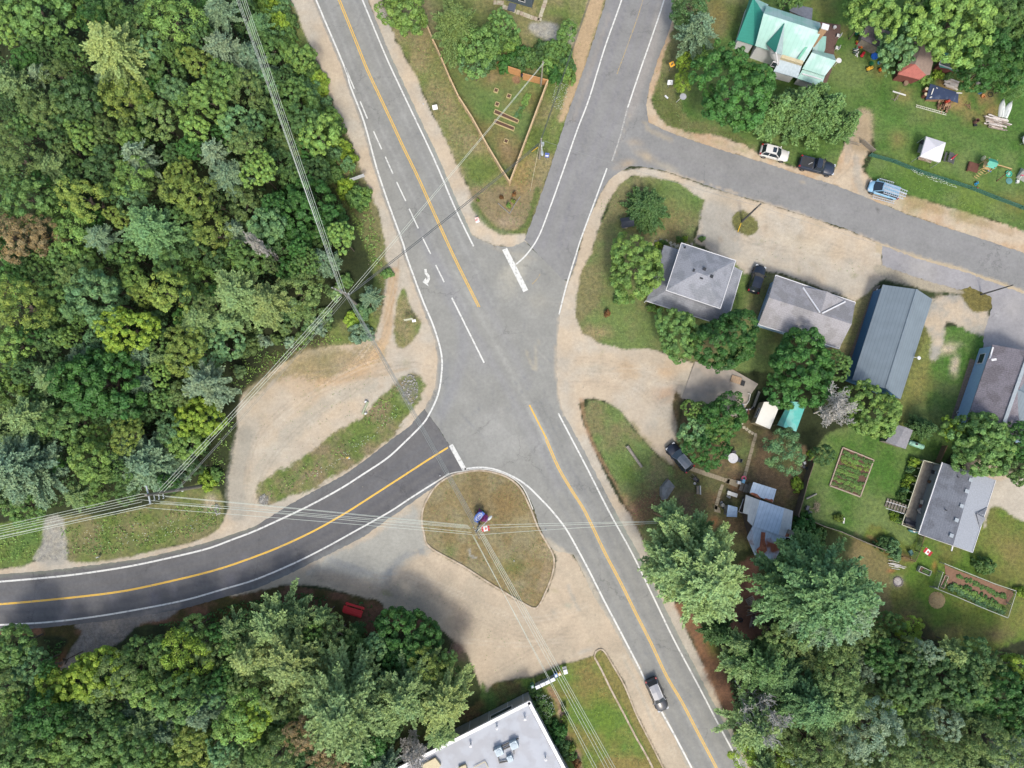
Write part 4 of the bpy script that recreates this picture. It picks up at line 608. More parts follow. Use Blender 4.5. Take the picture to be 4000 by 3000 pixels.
T = [ # x y r kind tint label [hc]
(441,197,135,'W','pinegold','large pale gold-green pine, biggest in the north-west corner of the woodland',11),(867,189,82,'P','silver','silvery blue pine just behind the round yellow tree near the north wires'),(772,244,62,'B','yellow','round mustard-yellow tree in front of the silvery blue pine'),
(300,394,98,'M','dark','wide dark green broadleaf below the large gold-green pine'),(686,79,95,'M','light','light green broadleaf tree at the north edge of the woodland'),(530,92,72,'M','mid','mid green broadleaf between the gold-green pine and the light green tree'),(158,55,100,'M','mid','wide mid green broadleaf in the far north-west corner'),(30,110,60,'M','light','light green tree cut by the west edge near the north corner'),
(859,47,72,'P','blue','blue-green pine at the north edge beside the power wires'),(678,355,58,'M','bluegreen','small blue-green broadleaf below the mustard tree'),(828,394,75,'M','light','light olive broadleaf between woodland middle and verge, north part'),(867,300,66,'M','mid','mid green broadleaf right below the silvery pine'),(922,489,62,'M','bluegreen','round blue-green broadleaf close to the verge'),(765,505,55,'M','light','small light green broadleaf left of the round blue-green one'),
(488,386,82,'B','yellow','loose yellow-olive tree in the middle of the northern woodland'),(142,284,36,'P','silver','slim silvery pine between dark gaps near the west edge'),(102,505,52,'M','mid','isolated mid green crown ringed by dark gaps at the west edge'),(190,441,74,'B','olive','olive birch right of the isolated green crown'),(544,623,74,'P','silver','spiky silvery pine in the very middle of the woodland'),(835,600,55,'P','silver','palest silver pine near the verge'),(890,690,72,'P','blue','grey-blue pine below the palest silver pine'),
(709,670,52,'B','yellow','mustard crown left of the grey-blue pine'),(750,760,88,'B','yellow','broad mustard birch with a pale forked stem showing'),(520,690,78,'M','light','fresh green broadleaf below the spiky silvery pine'),(340,536,64,'M','light','light green crown right of the wide dark broadleaf'),(80,620,84,'B','olive','olive crown at the west edge, level with the spiky pine'),(630,473,72,'B','olive','grey-olive birch above the spiky silvery pine'),
(338,778,84,'B','yellow','large mustard crown in the west-central woodland'),(60,930,92,'B','brown','large brown withered crown at the west edge'),(165,915,72,'B','brown','smaller brown withered crown beside the largest brown one'),(597,905,112,'W','bluegreen','wide grey-green pine in the central woodland',9),(386,929,62,'P','blue','blue pine left of the wide grey-green pine'),(832,905,78,'B','yellow','mustard tree above the bare grey snag'),(915,905,52,'P','silver','small silver pine squeezed next to the verge trees'),
(512,778,58,'M','bluegreen','small blue-green crown between two mustard trees'),(121,784,88,'M','mid','mid green crown above the brown withered trees'),(965,573,72,'B','olive','olive birch touching the verge'),(470,850,48,'B','yellow','bright small mustard crown above the grey-green pine'),(240,300,60,'B','olive','olive crown between slim silvery pine and gold-green pine'),(60,330,75,'P','pine','grey pine at the west edge, north part'),(30,420,52,'M','dark','dark crown cut by the west edge, north part'),
(1180,845,150,'L','forest','largest dark green broadleaf beneath the power wires beside the verge',8),(1248,530,76,'M','light','light green broadleaf overhanging the verge grass',6),(1150,390,82,'M','mid','mid green broadleaf under the wires, middle of the strip',6),(1060,190,60,'M','mid','mid green crown under the wires near the north edge',6),(1325,573,34,'U','lime','lime bush at the verge edge below the light green tree'),(1010,100,55,'P','bluegreen','dark blue-green pine under the wires at the north edge'),(1080,620,66,'M','dark','dark crown under the wires left of the verge tree',6),(1300,690,44,'U','mid','low green bush at the sandy verge'),(1180,230,56,'M','light','young light tree on the verge strip near the north edge',4),(1245,330,48,'U','lime','yellow-green bush on the verge strip'),
(374,1157,98,'M','bluegreen','glossy blue-green broadleaf north of the bright tree pair'),(494,1289,98,'M','lime','bright yellow-green broadleaf in the middle of the woodland'),(663,1145,84,'B','yellow','mustard crown right of the glossy broadleaf'),(398,1500,150,'L','forest','largest glossy green broadleaf in the southern woodland',9),(802,1500,98,'P','silver','pale grey pine beside the sandy lot'),(772,1639,88,'L','lime','vivid lime tree beside the sandy lot',7),(494,1699,62,'B','yellow','golden crown below the largest glossy broadleaf'),
(573,1802,135,'W','blue','wide blue-green pine north of the tall double-armed pole',8),(108,1832,145,'W','blue','wide blue pine at the west edge, south woodland',9),(110,1633,98,'P','pine','greyish pine above the wide blue pine, west edge'),(934,1151,118,'W','pine','pale thin pine beside the bare snag at the lot corner',7),(784,1253,74,'P','pine','small grey pine left of the pale thin pine'),(723,1362,82,'B','yellow','olive-gold crown above the pale grey pine'),(102,1199,95,'B','yellow','large mustard crown at the west edge, south of the brown ones'),(362,1802,86,'M','light','light green broadleaf between the two wide blue pines'),(543,1392,56,'P','blue','slim blue pine right of the largest glossy broadleaf'),
(1048,1181,86,'P','pinegold','pale gold-green pine left of the bundle pole'),(1181,1150,88,'B','olive','thin olive-grey tree left of the bundle pole',5),(1446,1157,44,'P','blue','small blue-green pine right of the bundle pole',3),(1422,1217,36,'U','bluegreen','grey-green bush beside the sandy track by the bundle pole'),(1410,1301,44,'U','blue','blue-grey bush above the sandy lot'),(1374,1253,30,'U','lime','vivid lime bush below the bundle pole'),(1350,1100,30,'U','mid','green bush behind the bundle pole'),(1515,1070,22,'U','mid','small bush beside the sandy track'),
(47,2528,78,'M','mid','mid green crown south of the dark road at the west edge',6),(118,2610,78,'M','bluegreen','blue-green crown south of the dark road near the west edge',6),(375,2640,100,'L','lime','bright lime broadleaf beside the dirt track',7),(225,2690,72,'M','lime','lime broadleaf on the edge of the dark gap west of the dirt track',7),(505,2630,98,'B','olive','olive crown right of the bright lime broadleaf'),(725,2560,92,'M','lime','yellow-green broadleaf in the middle of the southern wood',8),(748,2458,50,'M','mid','mid green crown nearest the dark road',6),(907,2458,56,'P','pine','slim grey pine near the dark road',7),(583,2694,74,'M','light','light green crown below the olive one'),(158,2805,92,'M','forest','dark green broadleaf in the south-west'),(95,2915,100,'M','mid','mid green broadleaf in the south-west corner'),(215,2915,60,'M','light','light crown at the south edge near the corner'),(394,2883,108,'L','mid','wide mid green broadleaf at the south edge',8),(709,2725,88,'M','mid','mid green crown in the southern wood, centre'),(788,2790,82,'P','blue','blue-green pine leaning west in the southern wood'),(945,2804,88,'M','light','light green crown right of the leaning pine'),(552,2930,78,'M','mid','mid green crown on the south edge'),(757,2910,68,'M','yellow','yellow-green crown on the south edge'),(30,2680,58,'B','olive','olive crown at the west edge south of the road'),
(1073,2434,112,'P','pine','tall grey-green pine nearest the dark road bend',9),(1160,2576,160,'W','pinegold','wide gold-green pine, left of the dark gap',11),(987,2560,104,'P','pinegold','gold-green pine left of the widest one',9),(1262,2412,44,'P','pine','small pine beside the red bench clearing',7),(1388,2470,34,'S','dark','young dark spruce below the red bench',3),(1600,2495,112,'L','forest','round deep green maple beside the gravel lot',5),(1341,2772,182,'W','pine','very wide grey-green pine west of the white building',12),(1577,2709,160,'W','pine','wide green pine with long plumes beside the gravel lot',10),(1722,2738,118,'W','pinegold','olive pine overhanging the white building corner',9),(1341,2600,50,'P','pine','slim pine in the dark gap south of the bench',6),(1451,2898,70,'M','forest','deep green broadleaf between the big pines and south edge',7),(1215,2875,80,'B','brown','brown-green crown on the south edge'),(994,2804,68,'M','lime','lime crown left of the brown-green crown'),(1097,2717,68,'B','olive','olive crown under the wide gold-green pine'),(1722,2868,58,'P','pine','pine branches hanging over the flat white roof',8),(1089,2945,80,'B','olive','olive birch on the south edge'),(1294,2970,62,'B','brown','rusty olive crown on the south edge'),
(2735,2218,190,'W','pine','wide pine south-west of the rusty metal roof, over the highway edge',11),(2610,2204,108,'P','pine','pine whose branches cross the white edge line of the highway',10),(2643,2045,80,'P','pine','pine beside the brown pole and grey boulder',9),(2700,2110,90,'P','cedar','dark pine between boulder and widest pine',8),(3200,2330,226,'W','bluegreen','hugest blue-green pine in the east yard',13),(3150,2160,84,'P','cedar','dark pine just below the rusty roof',8),(3272,2391,140,'W','blue','pale blue-green pine, lower half of the hugest pine group',11),(2960,2590,98,'P','cedar','dark pine below the timber clearing',9),(3162,2744,125,'W','bluegreen','blue-green pine right of the bare grey tree',9),(2809,2468,56,'S','dark','dark spruce at the edge of the reddish verge',6),(2952,2832,112,'P','pine','grey pine below the bare grey tree',8),(2908,2932,60,'M','lime','lime crown beside the highway at the south edge',4),(3272,2634,98,'B','olive','olive tree with brown stems below the hugest pine'),
(3552,2465,50,'M','lime','vivid lime young tree at the lawn corner',3),(3473,2434,44,'M','mid','green young tree left of the vivid lime one',3),(3299,2755,104,'W','pine','grey-green pine in the south-east wood, centre',8),(2880,2600,70,'P','pine','slim pine between the dark spruce and the timber clearing',7),(3060,2640,80,'P','bluegreen','blue-green pine below the clearing, next to the hugest one',8),(3400,2842,100,'B','silver','wide pale grey-green birch in the south-east wood'),(3536,2635,108,'L','dark','dark broadleaf in shade below the lime young tree',7),(3709,2651,108,'L','dark','dark broadleaf right of the shaded one',7),(3906,2741,118,'L','forest','deep green broadleaf near the east edge',7),(3977,2615,60,'M','lime','lime crown cut by the east edge',6),(3812,2560,58,'M','dark','small dark crown beside the lawn'),(3686,2820,60,'B','silver','grey-green birch in the south-east wood'),(3867,2895,88,'B','olive','pale olive crown in the south-east corner'),(3630,2946,78,'B','olive','olive crown at the south edge, east part'),(3197,2930,88,'B','olive','olive birch at the south edge right of the highway'),(3047,2962,60,'M','lime','lime crown at the south edge right of the highway',4),(3480,2952,88,'B','olive','thin olive birch at the south edge, middle east'),(3980,2960,80,'B','silver','grey birch in the far south-east corner'),(3790,2700,60,'M','mid','mid green crown between two dark broadleaves'),(3440,2560,60,'M','forest','deep green crown under the hugest pine'),
(1573,48,90,'M','light','bright green broadleaf at the north tip beside the highway',5),(1772,108,112,'W','olive','grey-olive loose tree inside the north fence',6),(1862,199,84,'M','mid','mid green broadleaf inside the triangle yard',5),(1958,102,56,'M','mid','small green crown near the north house path',4),(1856,260,54,'M','bluegreen','green crown touching the yard lawn',4),
(2215,125,42,'M','mid','lone small tree beside the side road gravel',4),(2723,127,82,'P','blue','blue-green pine left of the teal roofed house',6),(2693,18,84,'M','dark','dark broadleaf at the north edge left of the teal roof',5),(2678,238,34,'M','lime','upper half of the yellow-green tree behind the orange diamond sign',3),(2668,316,38,'M','lime','lower half of the yellow-green tree behind the white sign',3),(2735,230,34,'M','light','small green tree right of the yellow-green pair',3),
(2862,345,150,'L','forest','largest round deep green maple left of the teal roofed house',7),(3010,440,84,'S','cedar','first spruce of the dense row, next to the maple',4.5),(3110,425,104,'S','cedar','second spruce of the dense row above the pickup',4.5),(3215,450,96,'S','cedar','third spruce of the dense row',4.5),(3300,480,62,'S','cedar','last spruce of the row beside the driveway gate',4),(3190,380,60,'S','cedar','spruce of the dense row nearest the teal roof',4),
(3410,42,112,'L','light','light green maple behind the dark shed',7),(3711,90,160,'L','light','huge light green maple behind the red-roofed shed',8),(3494,193,78,'M','bluegreen','grey-green tree between dark shed and red-roofed shed',4),(3874,241,128,'L','forest','dark green maple behind the canoes',6),(3934,78,92,'L','mid','green maple in the north-east corner',7),(3603,100,66,'M','forest','deep green crown above the red-roofed shed',5),(3945,325,56,'M','mid','green bush-like tree above the canoes',3),(3090,-15,54,'M','mid','green tree at the north edge above the teal roof',4),(3650,10,90,'L','forest','deep green maple at the north edge, east part',7),(3990,160,60,'L','dark','dark maple cut by the east edge in the north corner',6),
(2482,1045,116,'L','light','bright green round tree beside the grey hip roof',5),(2527,811,76,'R','dark','single round dark spruce on the corner lawn',1.8),(2648,1302,88,'L','mid','green tree at the west end of the hedge south of the hip roof',4.5),(2832,1331,118,'L','forest','wide dark green tree south of the hip roof',5),(3128,1452,132,'L','forest','widest green maple above the white camper',5),(3265,1425,56,'M','mid','small green tree between the maple and the long metal roof',4),(3398,1600,100,'L','light','bright green tree at the foot of the long metal roof',5),
(2711,1603,46,'M','light','light green small tree beside the concrete pad',3),(2826,1625,84,'M','forest','dark green tree below the concrete pad',3.5),(2711,1693,62,'M','bluegreen','blue-green tree above the black car on the path',3),(2763,1751,80,'M','forest','dark glossy tree right of the black car',3.5),(2808,1672,50,'M','light','light green crown amid the tree cluster below the pad',4.5),(3062,1765,74,'M','bluegreen','blue-green tree below the teal tarpaulin',4),(3212,1778,40,'M','dark','small dark tree beside the shaded fence',3),
(3613,1672,46,'S','dark','small dark spruce right of the little grey shed',2.5),(3803,1690,90,'M','mid','green tree between blue-walled house and deck house',5),(3843,1750,104,'L','mid','wide green tree above the grey deck house',5),(3955,1726,84,'M','forest','deep green tree at the east edge above the deck house',5),(3721,1680,42,'M','lime','lime bush-like tree at the corner of the blue-walled house',3),(3980,1830,60,'M','mid','green tree at the east edge beside the sandy drive',4)]
for t_ in T: tree(t_[0], t_[1], t_[2], t_[3], t_[4], t_[5], t_[6] if len(t_) > 6 else None)
# bare trees
for x, y, r, hc, lab in ((3241,1609,100,5,'bare grey dead tree beside the teal tarpaulin'),(2930,2722,104,6,'bare silver dead tree leaning over the highway verge'),(1062,1002,30,6,'bare grey snag among the verge trees'),(1609,2900,64,4,'bare dead branches beside the white building wall')):
    c = P(x, y, hc); o = bpy.data.objects.new('dead_tree', None); COL.objects.link(o); o.location = (c.x, c.y, 0); tag(o, lab, 'tree')
    segs = deadtree(int(x), r/FPX*(H-hc), hc*2.0); k = [s for s in segs if s[2] > .06]; b_ = [s for s in segs if s[2] <= .06]
    link('trunk', tubes('trunk', k, DEADW), None, o); link('branches', tubes('branches', b_, DEADW), None, o); PLACED.append((x, y, r))
# woodland infill: single trees, similar ones share a description
def fill(poly, n, spec, group, where, rmin=44, rmax=84, seed=1, over=.62):
    rng = random.Random(seed); a = np.array(poly); cnt = 0
    for _ in range(n*60):
        x = rng.uniform(a[:, 0].min(), a[:, 0].max()); y = rng.uniform(a[:, 1].min(), a[:, 1].max())
        if sdf(np.array([x]), np.array([y]), poly)[0] > -14: continue
        r = rng.uniform(rmin, rmax)
        if any((x-q[0])**2+(y-q[1])**2 < (over*(r+q[2]))**2 for q in PLACED): continue
        kd, tn = rng.choices([s[0] for s in spec], [s[1] for s in spec])[0]
        tree(x, y, r, kd, tn, 'unnamed %s %s %s %s' % ({'bluegreen': 'blue-green', 'pinegold': 'gold-green'}.get(tn, tn), WORD[kd], 'crown', where) if 0 else '%s %s crown filling %s' % ({'bluegreen': 'blue-green', 'pinegold': 'gold-green'}.get(tn, tn), WORD[kd], where), hc=rng.uniform(5.5, 8.5), group=group+', '+tn+' '+WORD[kd]); cnt += 1
        if cnt >= n: break
    return cnt
SPW = [(('M','mid'),5),(('M','light'),4),(('M','dark'),2.4),(('B','olive'),2),(('B','yellow'),.8),(('P','blue'),1.6),(('M','bluegreen'),2.4),(('P','pine'),1.6),(('M','forest'),2)]
fw = [(-40,-40),(930,-40),(990,60),(1080,180),(1190,400),(1290,600),(1330,760),(1390,960),(1300,1040),(1150,1080),(1000,1170),(890,1300),(880,1500),(870,1640),(800,1850),(640,1930),(300,1970),(-40,2020)]
n1 = fill(fw, 95, SPW, 'trees between the named crowns', 'a gap in the western woodland', seed=3)
n1 += fill(fw, 70, [(('M','dark'),3),(('M','mid'),2),(('M','forest'),3),(('B','olive'),1),(('P','bluegreen'),1)], 'small understorey trees', 'a dark gap low in the western woodland', 30, 48, seed=4, over=.58)
fs = [(-40,2490),(150,2520),(240,2660),(330,2620),(560,2480),(900,2440),(1010,2380),(1200,2380),(1330,2450),(1500,2500),(1760,2560),(1800,2640),(1700,2740),(1560,2860),(1520,3040),(-40,3040)]
n2 = fill(fs, 45, SPW, 'trees between the named crowns south', 'a gap in the southern wood', seed=5); n2 += fill(fs, 34, [(('M','dark'),3),(('M','mid'),2),(('M','forest'),3),(('M','light'),1)], 'small understorey trees south', 'a dark gap low in the southern wood', 30, 46, seed=6, over=.58)
fe = [(2880,2500),(3000,2480),(3060,2420),(3380,2420),(3480,2500),(3640,2530),(3900,2540),(4040,2560),(4040,3040),(2990,3040),(2880,2860),(2840,2640)]
n3 = fill(fe, 40, [(('B','olive'),2),(('B','silver'),2),(('M','light'),1),(('P','pine'),3),(('P','pinegold'),1.5)], 'trees between the named crowns south-east', 'a gap in the south-eastern wood', seed=7)
print('trees', len(T), n1, n2, n3)
# bushes: hedge, garden and verge plants
vp = [(960,-20),(1120,-20),(1190,151),(1250,289),(1310,458),(1362,561),(1400,693),(1455,820),(1440,900),(1340,760),(1240,520),(1130,250),(1000,60)]
rv = random.Random(31); cv = 0
while cv < 60:
    x, y = rv.uniform(960, 1470), rv.uniform(-20, 900)
    if sdf(np.array([x]), np.array([y]), vp)[0] > -8: continue
    tree(x, y, rv.uniform(22, 42), 'U', rv.choice(['light', 'light', 'lime', 'mid', 'mid', 'bluegreen']), 'young leafy bush on the verge strip between woodland and highway', group='young bushes on the verge strip', zs=rv.uniform(1.2, 2.2), rec=False); cv += 1
sp = [(960,1240),(1180,1150),(1330,1140),(1300,1290),(1160,1350),(1000,1430),(910,1490)]; cv = 0
while cv < 34:
    x, y = rv.uniform(900, 1340), rv.uniform(1130, 1500)
    if sdf(np.array([x]), np.array([y]), sp)[0] > -5: continue
    tree(x, y, rv.uniform(16, 34), 'U', rv.choice(['silver', 'pine', 'pine', 'olive', 'bluegreen']), 'pale scrubby bush thinning out above the sandy lot', group='pale scrub above the sandy lot', zs=rv.uniform(1, 1.8), rec=False); cv += 1
HB = 'bushes in the thicket north of the garden fence'
rb = random.Random(8)
hp = [(1870,280),(1900,170),(1990,130),(2035,180),(2130,190),(2225,180),(2230,300),(2190,360),(2150,320),(2010,255),(1900,290)]
cnt = 0
while cnt < 46:
    x, y = rb.uniform(1860, 2240), rb.uniform(120, 370)
    if sdf(np.array([x]), np.array([y]), hp)[0] > -4: continue
    tree(x, y, rb.uniform(20, 34), 'U', rb.choice(['mid', 'mid', 'forest', 'dark', 'light']), 'leafy bush in the thicket north of the garden fence', group=HB, zs=1.5, rec=False); cnt += 1
for x, y, r, tn, lab in ((2371,1226,13,'rust','purple flowering round bush on the corner lawn'),(2420,1165,26,'mid','low green bush right of the purple flowering bush'),(2548,1100+82,12,'light','small light bush at the porch corner'),(2545,1205,18,'light','light green bush along the porch edge'),(2572,1212,16,'lime','lime bush along the porch edge'),(2653,940,14,'mid','green bush at the north corner of the hip-roofed house'),(2672,936,12,'lime','lime bush at the north corner of the hip-roofed house'),(2570,960,14,'lime','lime bush beside the stone path'),(2590,952,14,'mid','green bush beside the stone path'),
    (3112,1895,26,'lime','light green bush left of the solid fence'),(3136,2075,56,'forest','dark green bush mass south-east of the rusty roof'),(3180,2100,40,'mid','green bush at the bottom fence'),(3273,2022,18,'yellow','yellow flowering bush in the back yard'),(3162,1776,14,'lime','yellow-green bush on the fence top end'),(3561,1806,22,'lime','autumn-coloured bush at the deck corner'),(3550,1832,16,'bluegreen','blue-green hosta bush beside the deck'),(3545,1870,18,'lime','lime bush beside the middle of the deck'),(3532,1895,16,'lime','lower lime bush beside the deck'),(3528,1915,14,'bluegreen','blue-green bush near the deck stairs'),(3516,1938,18,'mid','green bush above the deck stairs'),(3488,2012,18,'lime','lime bush below the deck stairs'),(3500,2030,14,'light','light bush in front of the deck corner'),
    (2105,2750,40,'mid','hydrangea bush with white blossoms north part, at the building corner'),(2126,2785,36,'mid','hydrangea bush with white blossoms beside the white wall'),(2145,2830,34,'forest','dark clipped bush beside the white building'),(2180,2860,36,'forest','rounded dark bush south of the hydrangea'),(2195,2905,30,'dark','dark bush along the white building wall'),(2090,2700,24,'mid','green bush under the mailboxes'),(2225,2945,24,'mid','green bush with orange lilies behind'),(2200,2760,12,'yellow','upper orange lily clump in the mulch bed'),(2203,2800,13,'yellow','middle orange lily clump in the mulch bed'),(2206,2826,12,'yellow','lower orange lily clump in the mulch bed'),(2235,2915,14,'yellow','orange lily clump near the south edge'),(2252,2975,16,'rust','pink flower clump at the south edge'),
    (3660,290,24,'lime','vine bush left of the striped shed'),(3610,320,22,'light','vine bush behind the two barrels'),(3700,300,20,'mid','bush under the striped shed'),(2480,742,9,'lime','tiny lime bush on the corner lawn'),(2740,935,12,'mid','small weed bush at the gravel edge'),(815,1880,34,'lime','bright bush beside the foot of the tall pole'),(850,1850,24,'mid','green bush behind the foot of the tall pole'),(3980,2310,22,'lime','lime bush at the east edge beside the vegetable plot'),(3830,2205,34,'mid','thin green young tree casting shade on the lawn'),(3480,2085+60,34,'bluegreen','grey-green bush left of the fenced corner'),(3440,2120,30,'dark','dark bush along the low fence'),(1989,806,6,'lime','small yellow clump in the wedge flower bed'),(1986,806,9,'light','pale clump in the wedge flower bed'),(1959,773,8,'rust','red flowers in the wedge flower bed'),(2008,762,9,'rust','orange flowers in the wedge flower bed'),(2005,789,8,'yellow','yellow clump in the wedge flower bed'),(1868,785,6,'yellow','yellow tuft at the sandy edge')):
    tree(x, y, r, 'U', tn, lab, rec=False, zs=1.3)
# spruce beside open lawn etc. is done; low ground plants as one mass each
def scatter(name, label, cat, polys, m, seed=1, big=.12):
    rng = np.random.RandomState(seed); Cs = []; 
    for poly, dens, h_ in polys:
        a = np.array(poly); n = int(dens*(np.ptp(a[:, 0])*np.ptp(a[:, 1]))/PXM**2); x = rng.uniform(a[:, 0].min(), a[:, 0].max(), n); y = rng.uniform(a[:, 1].min(), a[:, 1].max(), n)
        d = sdf(x, y, poly); nn = fbm(x, y, 40, seed)+fbm(x, y, 14, seed+3)*.7; k = (d < -3) & (nn > -.06)
        dx = (x-2000)/FPX; dy = -(y-1500)/FPX; wy = dy*ct+st; wz = dy*st-ct; t = H/(-wz); Cs.append(np.stack([dx*t, wy*t, rng.rand(n)**1.5*h_*(.3+1.4*np.clip(nn+.3, 0, 1))+.02], 1)[k])
    C = np.concatenate(Cs); n = len(C); s = big*rng.uniform(.6, 1.4, n); N_ = unit(rng, n)*.7+np.array([0, 0, .8])
    q = VN(seed)(C[:, 0]*.6, C[:, 1]*.6)
    o = link(name, leafmesh(name, [quads(C, N_, unit(rng, n), s*1.4, s*.7, rng, rng.rand(n), np.clip(q*.7+rng.rand(n)*.3, 0, 1))]), m); tag(o, label, cat, kind='stuff'); return n
k1 = scatter('undergrowth', 'dark leafy undergrowth covering the woodland floor', 'undergrowth', [(fw, 13, 2.2), (fs, 13, 2.2), (fe, 13, 2.2)], TINT['dark'], 1, .17)
vg = [(930,-40),(1110,0),(1180,151),(1240,289),(1300,458),(1355,561),(1400,693),(1450,802),(1490,940),(1500,1060),(1450,1020),(1340,800),(1250,560),(1080,180),(990,60)]
k2 = scatter('weeds', 'lush green weeds along verges and ditches', 'weeds', [(vg, 26, 1.0), ([(1480,1545),(1560,1500),(1600,1560),(1560,1630),(1440,1730),(1300,1830),(1110,1930),(1040,1950),(1050,1900),(1180,1820),(1320,1740),(1420,1640)], 12, .4), ([(230,2060),(420,2020),(620,1975),(860,1970),(850,2050),(750,2100),(600,2130),(420,2170),(260,2170)], 14, .35), ([(-60,2100),(165,2050),(150,2140),(120,2190),(-60,2220)], 18, .4), ([(900,1340),(1100,1300),(1250,1290),(1350,1330),(1180,1370),(1000,1480),(950,1520),(900,1500)], 16, .6), ([(880,1640),(915,1620),(905,1760),(885,1900),(760,1900),(820,1800)], 18, .6)], TINT['light'], 2, .10)
k3 = scatter('rough_grass', 'tufty rough grass on the verges and triangle of land', 'grass', [([(1500,10),(1560,160),(1700,440),(1830,700),(1880,820),(2040,900),(2080,800),(2200,450),(2280,180),(2200,60),(2140,320),(1995,712),(1900,560),(1790,374),(1660,80)], 14, .14), ([(2545,260),(2560,440),(2620,500),(2810,525),(2960,590),(2960,560),(2700,470),(2640,300)], 12, .12), ([(2350,760),(2700,760),(2720,940),(2520,960),(2600,1180),(2560,1360),(2330,1330),(2250,1200)], 8, .08), (lobe, 10, .1), (isl, 7, .07), ([(1000,1530),(1150,1430),(1380,1390),(1560,1400),(1500,1500),(1400,1600),(1250,1740),(1080,1820),(1000,1860),(960,1700)], 1.6, .06), ([(1150,2270),(1500,2250),(1800,2330),(2200,2480),(2150,2600),(1950,2640),(1800,2480),(1500,2340)], 1.0, .05), ([(2950,930),(3400,1020),(3380,1090),(3060,1050),(2920,1010)], 1.6, .05), ([(1585,1150),(1640,1259),(1580,1350),(1545,1330)], 16, .18), ([(3360,600),(3700,740),(4000,860),(4000,915),(3723,808),(3410,690)], 12, .15), ([(2210,2600),(2330,2570),(2560,3000),(2260,3000),(2130,2740)], 7, .08)], TINT['olive'], 3, .06)
k4 = scatter('dark_bank_plants', 'dark leafy plants on the shaded bank south of the dark road', 'plants', [([(560,2450),(800,2390),(1000,2330),(1200,2310),(1300,2330),(1250,2370),(1060,2360),(800,2440)], 22, .7), ([(-50,2500),(120,2490),(260,2500),(230,2600),(-50,2560)], 20, .8), ([(1400,2345),(1480,2365),(1490,2430),(1440,2440),(1400,2400)], 10, .15), ([(3330,2520),(3640,2530),(3900,2540),(4040,2560),(4040,2620),(3500,2640)], 20, .9)], TINT['forest'], 5, .13)
print('scatter', k1, k2, k3, k4)
# ================================================================== BUILDINGS
SHG = mat('grey shingles', A(158, 161, 168), .9, col2=A(142, 146, 152), n2s=.7, noise=.18, scale=7, bump=.3, stripes=(1, .28, .18)); SHL = mat('light grey shingles', A(170, 168, 170), .9, col2=A(156, 154, 154), n2s=.6, noise=.18, scale=7, bump=.3, stripes=(1, .28, .15)); SHB = mat('brown grey shingles', A(142, 136, 142), .9, col2=A(126, 120, 124), n2s=.5, noise=.25, scale=6, bump=.3, stripes=(0, .3, .25))
SHD = mat('shaded grey shingles', A(130, 135, 144), .9, col2=A(116, 120, 128), n2s=.6, noise=.2, scale=6, bump=.3, stripes=(0, .28, .2)); SLATE = mat('blue grey steel roof', A(132, 146, 154), .55, noise=.08, scale=.8, stripes=(1, .42, .25), spec=.4); WHT = mat('white trim', A(242, 242, 242), .6, noise=.04); BLUEW = mat('pale blue siding', A(172, 206, 236), .75, noise=.05, stripes=(2, .2, .2)); DBLUE = mat('deep blue siding', A(72, 122, 164), .75, noise=.06, stripes=(2, .2, .2))
GLASS = mat('window glass', A(70, 84, 96, .7), .12, noise=.1, spec=.7); GREYW = mat('grey siding', A(150, 154, 152), .8, noise=.06, stripes=(2, .25, .15)); CREAM = mat('cream siding', A(222, 208, 170), .8, noise=.08, scale=4); TEAL = mat('pale teal steel roof', A(160, 208, 196), .5, noise=.06, scale=1.2, stripes=(0, .6, .14), spec=.4, col2=A(184, 216, 212), n2s=.5); TEAL_SHADE = mat('shaded teal steel roof', A(60, 160, 140), .5, noise=.06, stripes=(1, .38, .12), spec=.4); BRWOOD = mat('brown deck boards', A(112, 86, 76), .85, noise=.15, scale=4, stripes=(0, .15, .3)); GRWOOD = mat('weathered boards', A(146, 138, 124), .9, noise=.22, scale=3, stripes=(0, .16, .3)); BRICK = mat('chimney brick', A(196, 158, 120), .9, noise=.2, scale=9); DARKM = mat('dark metal', A(52, 54, 56), .5); FOUND = mat('foundation', A(150, 148, 140), .9)  # darker teal steel is for west slopes, their shade put into the colour
def roofpart(root, name, faces, m, th=.12):
    mb = MB(root)
    for f in faces: mb.slab([P(*q) for q in f], th)
    return mb.build(name, m, root)
def walls(root, name, eave, m, inset=.35, z0=0.0, top=None):
    """walls under an eave polygon (px,py,z) pulled in by inset metres"""
    W = [P(*q) for q in eave]; c = sum(W, Vector())/len(W); pts = []; n = len(W)
    for i, p in enumerate(W):
        a = (p-W[i-1]).normalized(); b = (W[(i+1) % n]-p).normalized(); q = (b-a); q.z = 0
        if q.length < .2: q = c-p; q.z = 0
        q.normalize(); pts.append(p+q*inset*1.35)
    return MB(root).prism([(p.x, p.y) for p in pts], z0, (top if top is not None else min(q[2] for q in eave))-.02).build(name, m, root)
def gable_end(root, a, b, r, m, inset=.3):           # triangular wall closing a gable; a,b eave points, r ridge point, all (px,py,z)
    A_, B_, R_ = P(*a), P(*b), P(*r); c = (A_+B_)/2; return MB(root).add([A_.lerp(c, .06), B_.lerp(c, .06), R_-Vector((0, 0, .14)), A_.lerp(c, .06)+Vector((0, 0, -.05)), B_.lerp(c, .06)+Vector((0, 0, -.05))], [(0, 1, 2), (0, 3, 4, 1)]).build('gable_wall', m, root)
def trim(root, pts, w_=.1, name='trim', m=None, dz=.02, h_=.14):
    mb = MB(root)
    for a, b in zip(pts[:-1], pts[1:]): mb.bar(P(*a)+Vector((0, 0, dz)), P(*b)+Vector((0, 0, dz)), w_, h_)
    return mb.build(name, m or WHT, root)
